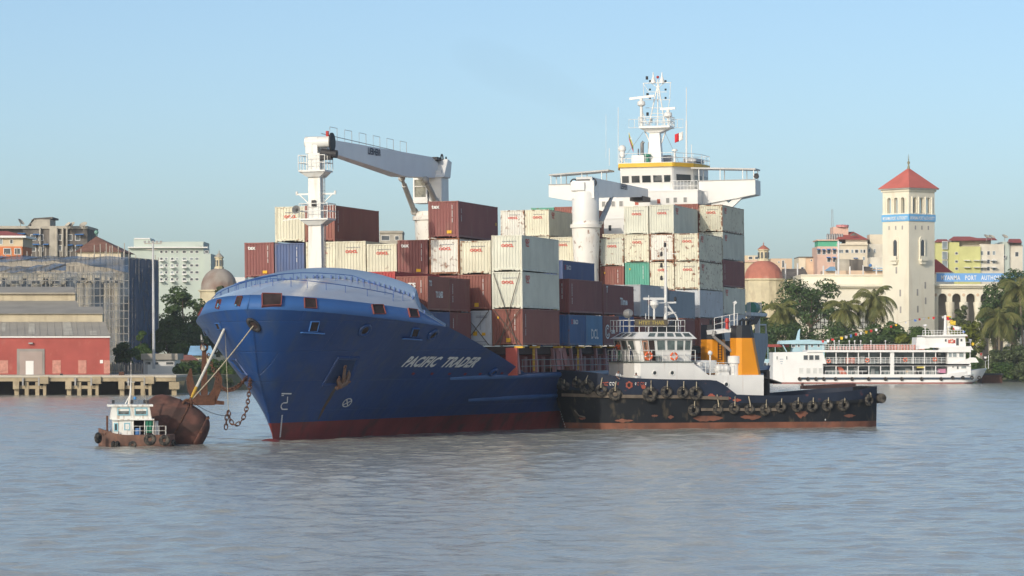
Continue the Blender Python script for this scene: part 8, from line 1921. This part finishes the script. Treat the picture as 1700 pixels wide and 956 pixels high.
brg = thing('barge', 'low rust-brown barge moored beyond the ferry bow at the right bank', 'barge'); p0, p1 = at(1630, 633, 622), at(1664, 620, 622); mb = MB(); mb.box((p0.x, 622, -.3), (p1.x, 628, p1.z - .3)); mb.build('hull', RUST, brg); mb = MB(); mb.box((p0.x - .2, 621.8, p1.z - .3), (p1.x + .2, 628.2, p1.z)); mb.build('deck_edge', DARK, brg); settle(brg, ((p0.x + p1.x) / 2, 625, 0))

# ------------------------------------------------------------------ trees and plants
def leaf_mat(name, c0, c1):
    m = bpy.data.materials.new(name); m.use_nodes = True; nt = m.node_tree; N = nt.nodes; L = nt.links; b = N['Principled BSDF']; b.inputs['Roughness'].default_value = .55; b.inputs['Specular IOR Level'].default_value = .3
    g = N.new('ShaderNodeNewGeometry'); tc = N.new('ShaderNodeTexCoord'); n = N.new('ShaderNodeTexNoise'); n.inputs['Scale'].default_value = .45; L.new(tc.outputs['Object'], n.inputs['Vector'])
    a = N.new('ShaderNodeMath'); a.operation = 'MULTIPLY_ADD'; a.inputs[1].default_value = .45; L.new(g.outputs['Random Per Island'], a.inputs[0])
    r = N.new('ShaderNodeMapRange'); r.inputs[1].default_value = .35; r.inputs[2].default_value = .65; r.inputs[4].default_value = .55; L.new(n.outputs[0], r.inputs[0]); L.new(r.outputs[0], a.inputs[2])
    mx = N.new('ShaderNodeMix'); mx.data_type = 'RGBA'; L.new(a.outputs[0], mx.inputs[0]); mx.inputs[6].default_value = (*c0, 1); mx.inputs[7].default_value = (*c1, 1); L.new(mx.outputs[2], b.inputs['Base Color'])
    tr = N.new('ShaderNodeBsdfTranslucent'); L.new(mx.outputs[2], tr.inputs[0]); ms = N.new('ShaderNodeMixShader'); ms.inputs[0].default_value = .3; L.new(b.outputs[0], ms.inputs[1]); L.new(tr.outputs[0], ms.inputs[2]); L.new(ms.outputs[0], N['Material Output'].inputs[0]); return m
LDARK = leaf_mat('dark_foliage', (.045, .092, .028), (.115, .180, .055)); LMID = leaf_mat('green_foliage', (.045, .10, .022), (.13, .20, .05)); LYEL = leaf_mat('yellow_green_foliage', (.10, .14, .02), (.26, .28, .045)); LDUST = leaf_mat('dusty_foliage', (.07, .105, .045), (.16, .19, .08)); LPALM = leaf_mat('palm_fronds', (.08, .11, .03), (.27, .26, .085))
BARK = mat('bark', (.12, .09, .065), .9, var=.3, vs=2); PTRUNK = mat('palm_trunk', (.22, .18, .13), .9, var=.25, vs=2)
def leaves(mb, c, rad3, n, size, rs):
    for _ in range(n):
        while True:
            d = V((rs.uniform(-1, 1), rs.uniform(-1, 1), rs.uniform(-.8, 1)))
            if .25 < d.length < 1: break
        d = d.normalized() * (.55 + .5 * rs.random() ** .5); p = V((c[0] + d.x * rad3[0], c[1] + d.y * rad3[1], c[2] + d.z * rad3[2]))
        nn = (V((d.x, d.y, d.z + .5)).normalized() + V((rs.uniform(-.7, .7), rs.uniform(-.7, .7), rs.uniform(-.5, .7)))).normalized(); t = nn.orthogonal().normalized(); t.rotate(Matrix.Rotation(rs.uniform(0, 6.3), 3, nn)); bt = nn.cross(t); s = size * rs.uniform(.6, 1.35)
        mb.add([p - t * s, p - bt * s * .5, p + t * s, p + bt * s * .5], [(0, 1, 2, 3)])
def tree(label, px, py_top, py_base, wpx, D, m, seed, clumps=26, n=150, size=.34, group=None, cat='tree', name='tree', crown_from=.30, flat=1.0, lean=0.0):
    """tapered trunk, limbs to every clump, crown of leaf clumps with gaps between them"""
    rs = random.Random(seed); k = px_m(D); g = at(px, py_base, D); H = (py_base - py_top) * k; W = wpx * k / 2; z0 = g.z; g = V((g.x, D, z0)); root = thing(name, label, cat, g, group=group)
    cs = []; cz = H * (crown_from + 1) / 2; hz = H * (1 - crown_from) / 2
    for i in range(clumps):
        while True:
            d = V((rs.uniform(-1, 1), rs.uniform(-1, 1), rs.uniform(-1, 1)))
            if d.length < 1 and (d.length > .45 or i % 4 == 0): break
        r = rs.uniform(.20, .36); w_ = 1 - .25 * max(0, d.z) ** 2
        cs.append((V((d.x * W * (1 - r * .75) * w_ + lean * H * .1, d.y * W * .8 * (1 - r * .75), cz + d.z * hz * (1 - r * .8))), r))
    mb = MB()
    for c, r in cs: leaves(mb, c, (W * r * 1.15, W * r * 1.0, min(W, hz * 1.3) * r * .85 * flat), n, size, rs)
    mb.build('crown', m, root)
    if cat == 'tree':
        mb = MB(); top = V((lean * H * .08, 0, H * (crown_from + .12))); mb.tube([V((0, 0, -.6)), V((.02 * H, 0, H * crown_from * .5)), top], [H * .030 + .1, H * .024 + .06, H * .017 + .04], 8); mb.build('trunk', BARK, root); mb = MB()
        for c, r in cs[::2]: mid = top.lerp(c, .5) + V((0, 0, -.05 * H)); mb.tube([top - V((0, 0, H * .1)), mid, c], [H * .011, H * .007, .03], 5)
        mb.build('limbs', BARK, root)
    return root
def palm(label, px, py_crown, py_base, D, seed, rpx=34, lean=0.0, nf=34, group='coconut palms on the right bank'):
    rs = random.Random(seed); k = px_m(D); b = at(px, py_base, D); H = (py_base - py_crown) * k; root = thing('palm_tree', label, 'palm', (b.x, D, b.z), group=group); R_ = rpx * k * 1.18
    top = V((lean * H, 0, H)); mb = MB(); mb.tube([V((0, 0, -.5)), V((lean * H * .25, 0, H * .35)), V((lean * H * .65, 0, H * .72)), top], [.30, .22, .19, .16], 8); mb.build('trunk', PTRUNK, root)
    mb = MB()
    for f in range(nf):
        az = 2 * math.pi * f / nf * 2.618 + rs.uniform(-.2, .2); el = rad(80 - 135 * (f / nf) + rs.uniform(-8, 8)); L_ = R_ * rs.uniform(.9, 1.15) * (1.0 if f > 4 else .85); N_ = 12; p = V(top); e = el; dirs = V((math.cos(az), math.sin(az), 0)); pts = [p.copy()]
        for s in range(N_): p = p + (dirs * math.cos(e) + V((0, 0, math.sin(e)))) * (L_ / N_); pts.append(p.copy()); e -= rad(7.0 + 5.0 * s / N_) * (1.0 if el > -.2 else .6)
        sd = V((-math.sin(az), math.cos(az), 0)); mb.tube(pts, [.06 - .004 * i for i in range(N_ + 1)], 4)
        for s in range(1, N_ * 2 + 1):
            t = s / (N_ * 2); i = min(int(t * N_), N_ - 1); q = pts[i].lerp(pts[i + 1], t * N_ - i); dd = (pts[i + 1] - pts[i]).normalized(); ll = R_ * .30 * math.sin(math.pi * (.12 + .80 * t)) ** .7
            for sg in (-1, 1): tip = q + sd * sg * ll * .62 + dd * ll * .5 + V((0, 0, -ll * rs.uniform(.35, .75))); wv = dd * .11; mb.add([q - wv, q + wv, tip + wv * .4, tip - wv * .4], [(0, 1, 2, 3)])
    mb.build('fronds', LPALM, root)
    mb = MB()
    for q in range(7): a = rs.uniform(0, 6.3); mb.ball(top + V((.35 * math.cos(a), .35 * math.sin(a), -.35 - rs.uniform(0, .3))), .17, 8, 6)
    mb.build('coconuts', mat('coconut', (.22, .20, .05), .6), root); return root
# right bank
tree('broad dark spreading tree in front of the long cream wall', 1345, 452, 610, 128, 668, LDARK, 1, 34, 190, .30, crown_from=.42, flat=.75)
tree('bright green leafy tree left of the leftmost palm, beside the container stack', 1268, 488, 610, 56, 672, LMID, 2, 20, 170, .3, crown_from=.1)
tree('green tree behind the leftmost palm, below the broad spreading tree', 1300, 500, 612, 60, 670, LMID, 21, 20, 150, .3, crown_from=.1)
palm('leftmost palm, close to the right side of the containers', 1299, 517, 612, 655, 3, 33, -.01)
palm('middle palm of the three, over the ferry seats', 1402, 513, 612, 652, 4, 33, .01)
palm('tallest palm, in front of the tower foot', 1452, 497, 612, 654, 5, 38, -.01)
for i, (px, yt, w_, D_, m, lb) in enumerate(((1290, 540, 62, 648, LDARK, 'dark bush behind the pale blue boat, under the leftmost palm'), (1345, 528, 80, 650, LDARK, 'large dark bush between the leftmost and the middle palm'), (1390, 540, 60, 648, LDARK, 'dark bush at the foot of the middle palm'), (1425, 545, 50, 650, LDARK, 'low dark bush between the middle and the tallest palm'), (1460, 538, 52, 650, LDARK, 'dark bush at the foot of the tallest palm'), (1485, 534, 44, 652, LMID, 'leafy bush right of the tallest palm, before the tower foot'), (1512, 545, 40, 650, LMID, 'loose green bush directly below the tower'), (1505, 556, 34, 646, LYEL, 'light green bush just above the ferry seats, below the tower'), (1535, 540, 44, 650, LMID, 'green bush left of the ferry bridge'))):
    tree(lb, px, yt - 14, 622, w_ * 1.3, D_, m, 40 + i, 28, 150, .30, 'bushes along the right bank', 'bush', 'bush', .02)
tree('loose grey-green tree in front of the arcade, left of the yellow-green one', 1598, 503, 610, 46, 665, LDUST, 7, 16, 110, .3, crown_from=.3)
tree('yellow-green rounded tree in front of the arcade', 1606, 523, 612, 66, 655, LYEL, 8, 24, 170, .3, crown_from=.15)
tree('tall dark tree at the right edge, behind the two palms', 1682, 432, 612, 108, 672, LDARK, 9, 40, 200, .32, crown_from=.2)
tree('dark tree overhanging the right end of the arcade', 1650, 470, 612, 60, 676, LDARK, 10, 22, 170, .3, crown_from=.25)
palm('drooping palm over the ferry bow', 1659, 527, 618, 645, 11, 42, .0, 26); palm('high palm at the right edge of the picture', 1700, 478, 612, 650, 12, 42, -.06, 24)
for i, (px, yt, w_, D_, m, lb) in enumerate(((1655, 575, 50, 640, LDUST, 'dusty bush at the water edge right of the ferry bow'), (1690, 562, 60, 640, LDUST, 'tall dusty bush at the right edge of the bank'), (1668, 600, 70, 634, LMID, 'low green bush overhanging the barge'), (1705, 596, 60, 632, LDUST, 'low bush at the water line in the right corner'), (1622, 590, 44, 642, LMID, 'green bush behind the ferry bow'), (1600, 560, 60, 648, LDARK, 'dark bush behind the ferry bridge'), (1570, 552, 60, 650, LMID, 'leafy bush behind the ferry mast'))):
    tree(lb, px, yt, 634, w_, D_, m, 60 + i, 22, 160, .30, 'bushes along the right bank', 'bush', 'bush', .02)
# left bank
tree('large dark layered tree between the scaffolding and the ship bow', 306, 466, 610, 96, 590, LDARK, 13, 36, 190, .30, crown_from=.2, flat=.7)
tree('dark tree behind the bow, right of the large layered one', 350, 500, 610, 74, 600, LDUST, 14, 26, 170, .3, crown_from=.1)
tree('lighter green tree below the dark layered tree, behind the low white building', 282, 536, 612, 70, 560, LMID, 15, 24, 180, .28, crown_from=.1)
tree('pale green tree beside the scaffolding corner', 238, 545, 612, 40, 520, LMID, 16, 16, 150, .26, crown_from=.15)
tree('small dark tree right of the red warehouse', 208, 568, 620, 50, 492, LDARK, 17, 18, 150, .24, crown_from=.25)
tree('dark tree filling the gap behind the lamp mast', 325, 540, 615, 70, 575, LDARK, 19, 24, 170, .28, crown_from=.1)
for i, (px, yt, yb, w_, D_, m, lb) in enumerate(((305, 602, 640, 52, 500, LDARK, 'dark bush right behind the wharf end'), (330, 596, 642, 60, 512, LMID, 'green bush on the bank behind the hanging anchor'), (362, 590, 642, 62, 520, LMID, 'bright green bush on the bank under the bow'), (395, 598, 642, 60, 530, LDUST, 'dusty bush on the bank near the ship hull'), (352, 622, 645, 70, 512, LDUST, 'low dusty bush at the water edge below the anchor'), (385, 625, 645, 60, 524, LDUST, 'low dusty bush at the water edge nearest the hull'))):
    tree(lb, px, yt, yb, w_, D_, m, 80 + i, 20, 160, .24, 'bushes along the left bank', 'bush', 'bush', .0)
tree('small green tree in front of the grey-brown dome', 367, 465, 560, 24, 620, LDUST, 18, 10, 90, .28, crown_from=.5)

# ------------------------------------------------------------------ thin smoke drifting from the ship's funnel
sm = bpy.data.materials.new('thin_smoke'); sm.use_nodes = True; sm.node_tree.nodes.clear()
_sv = sm.node_tree.nodes.new('ShaderNodeVolumePrincipled'); _sv.inputs['Color'].default_value = (.10, .10, .10, 1); _sv.inputs['Density'].default_value = .006
_so = sm.node_tree.nodes.new('ShaderNodeOutputMaterial'); sm.node_tree.links.new(_sv.outputs[0], _so.inputs['Volume'])
PL = [(1066, 222, .5), (1040, 205, 1.0), (1005, 190, 1.5), (960, 172, 2.0), (925, 150, 2.4), (880, 128, 2.8), (830, 112, 3.0), (785, 92, 2.6), (750, 78, 1.2)]
mb = MB(); mb.tube([at(x, y, 372 + i * 2) for i, (x, y, r) in enumerate(PL)], [r for x, y, r in PL], 14); sk_ = mb.build('smoke', sm, None, smooth=80); sub = sk_.modifiers.new('soften', 'SUBSURF'); sub.levels = sub.render_levels = 2
tag(sk_, kind='stuff')
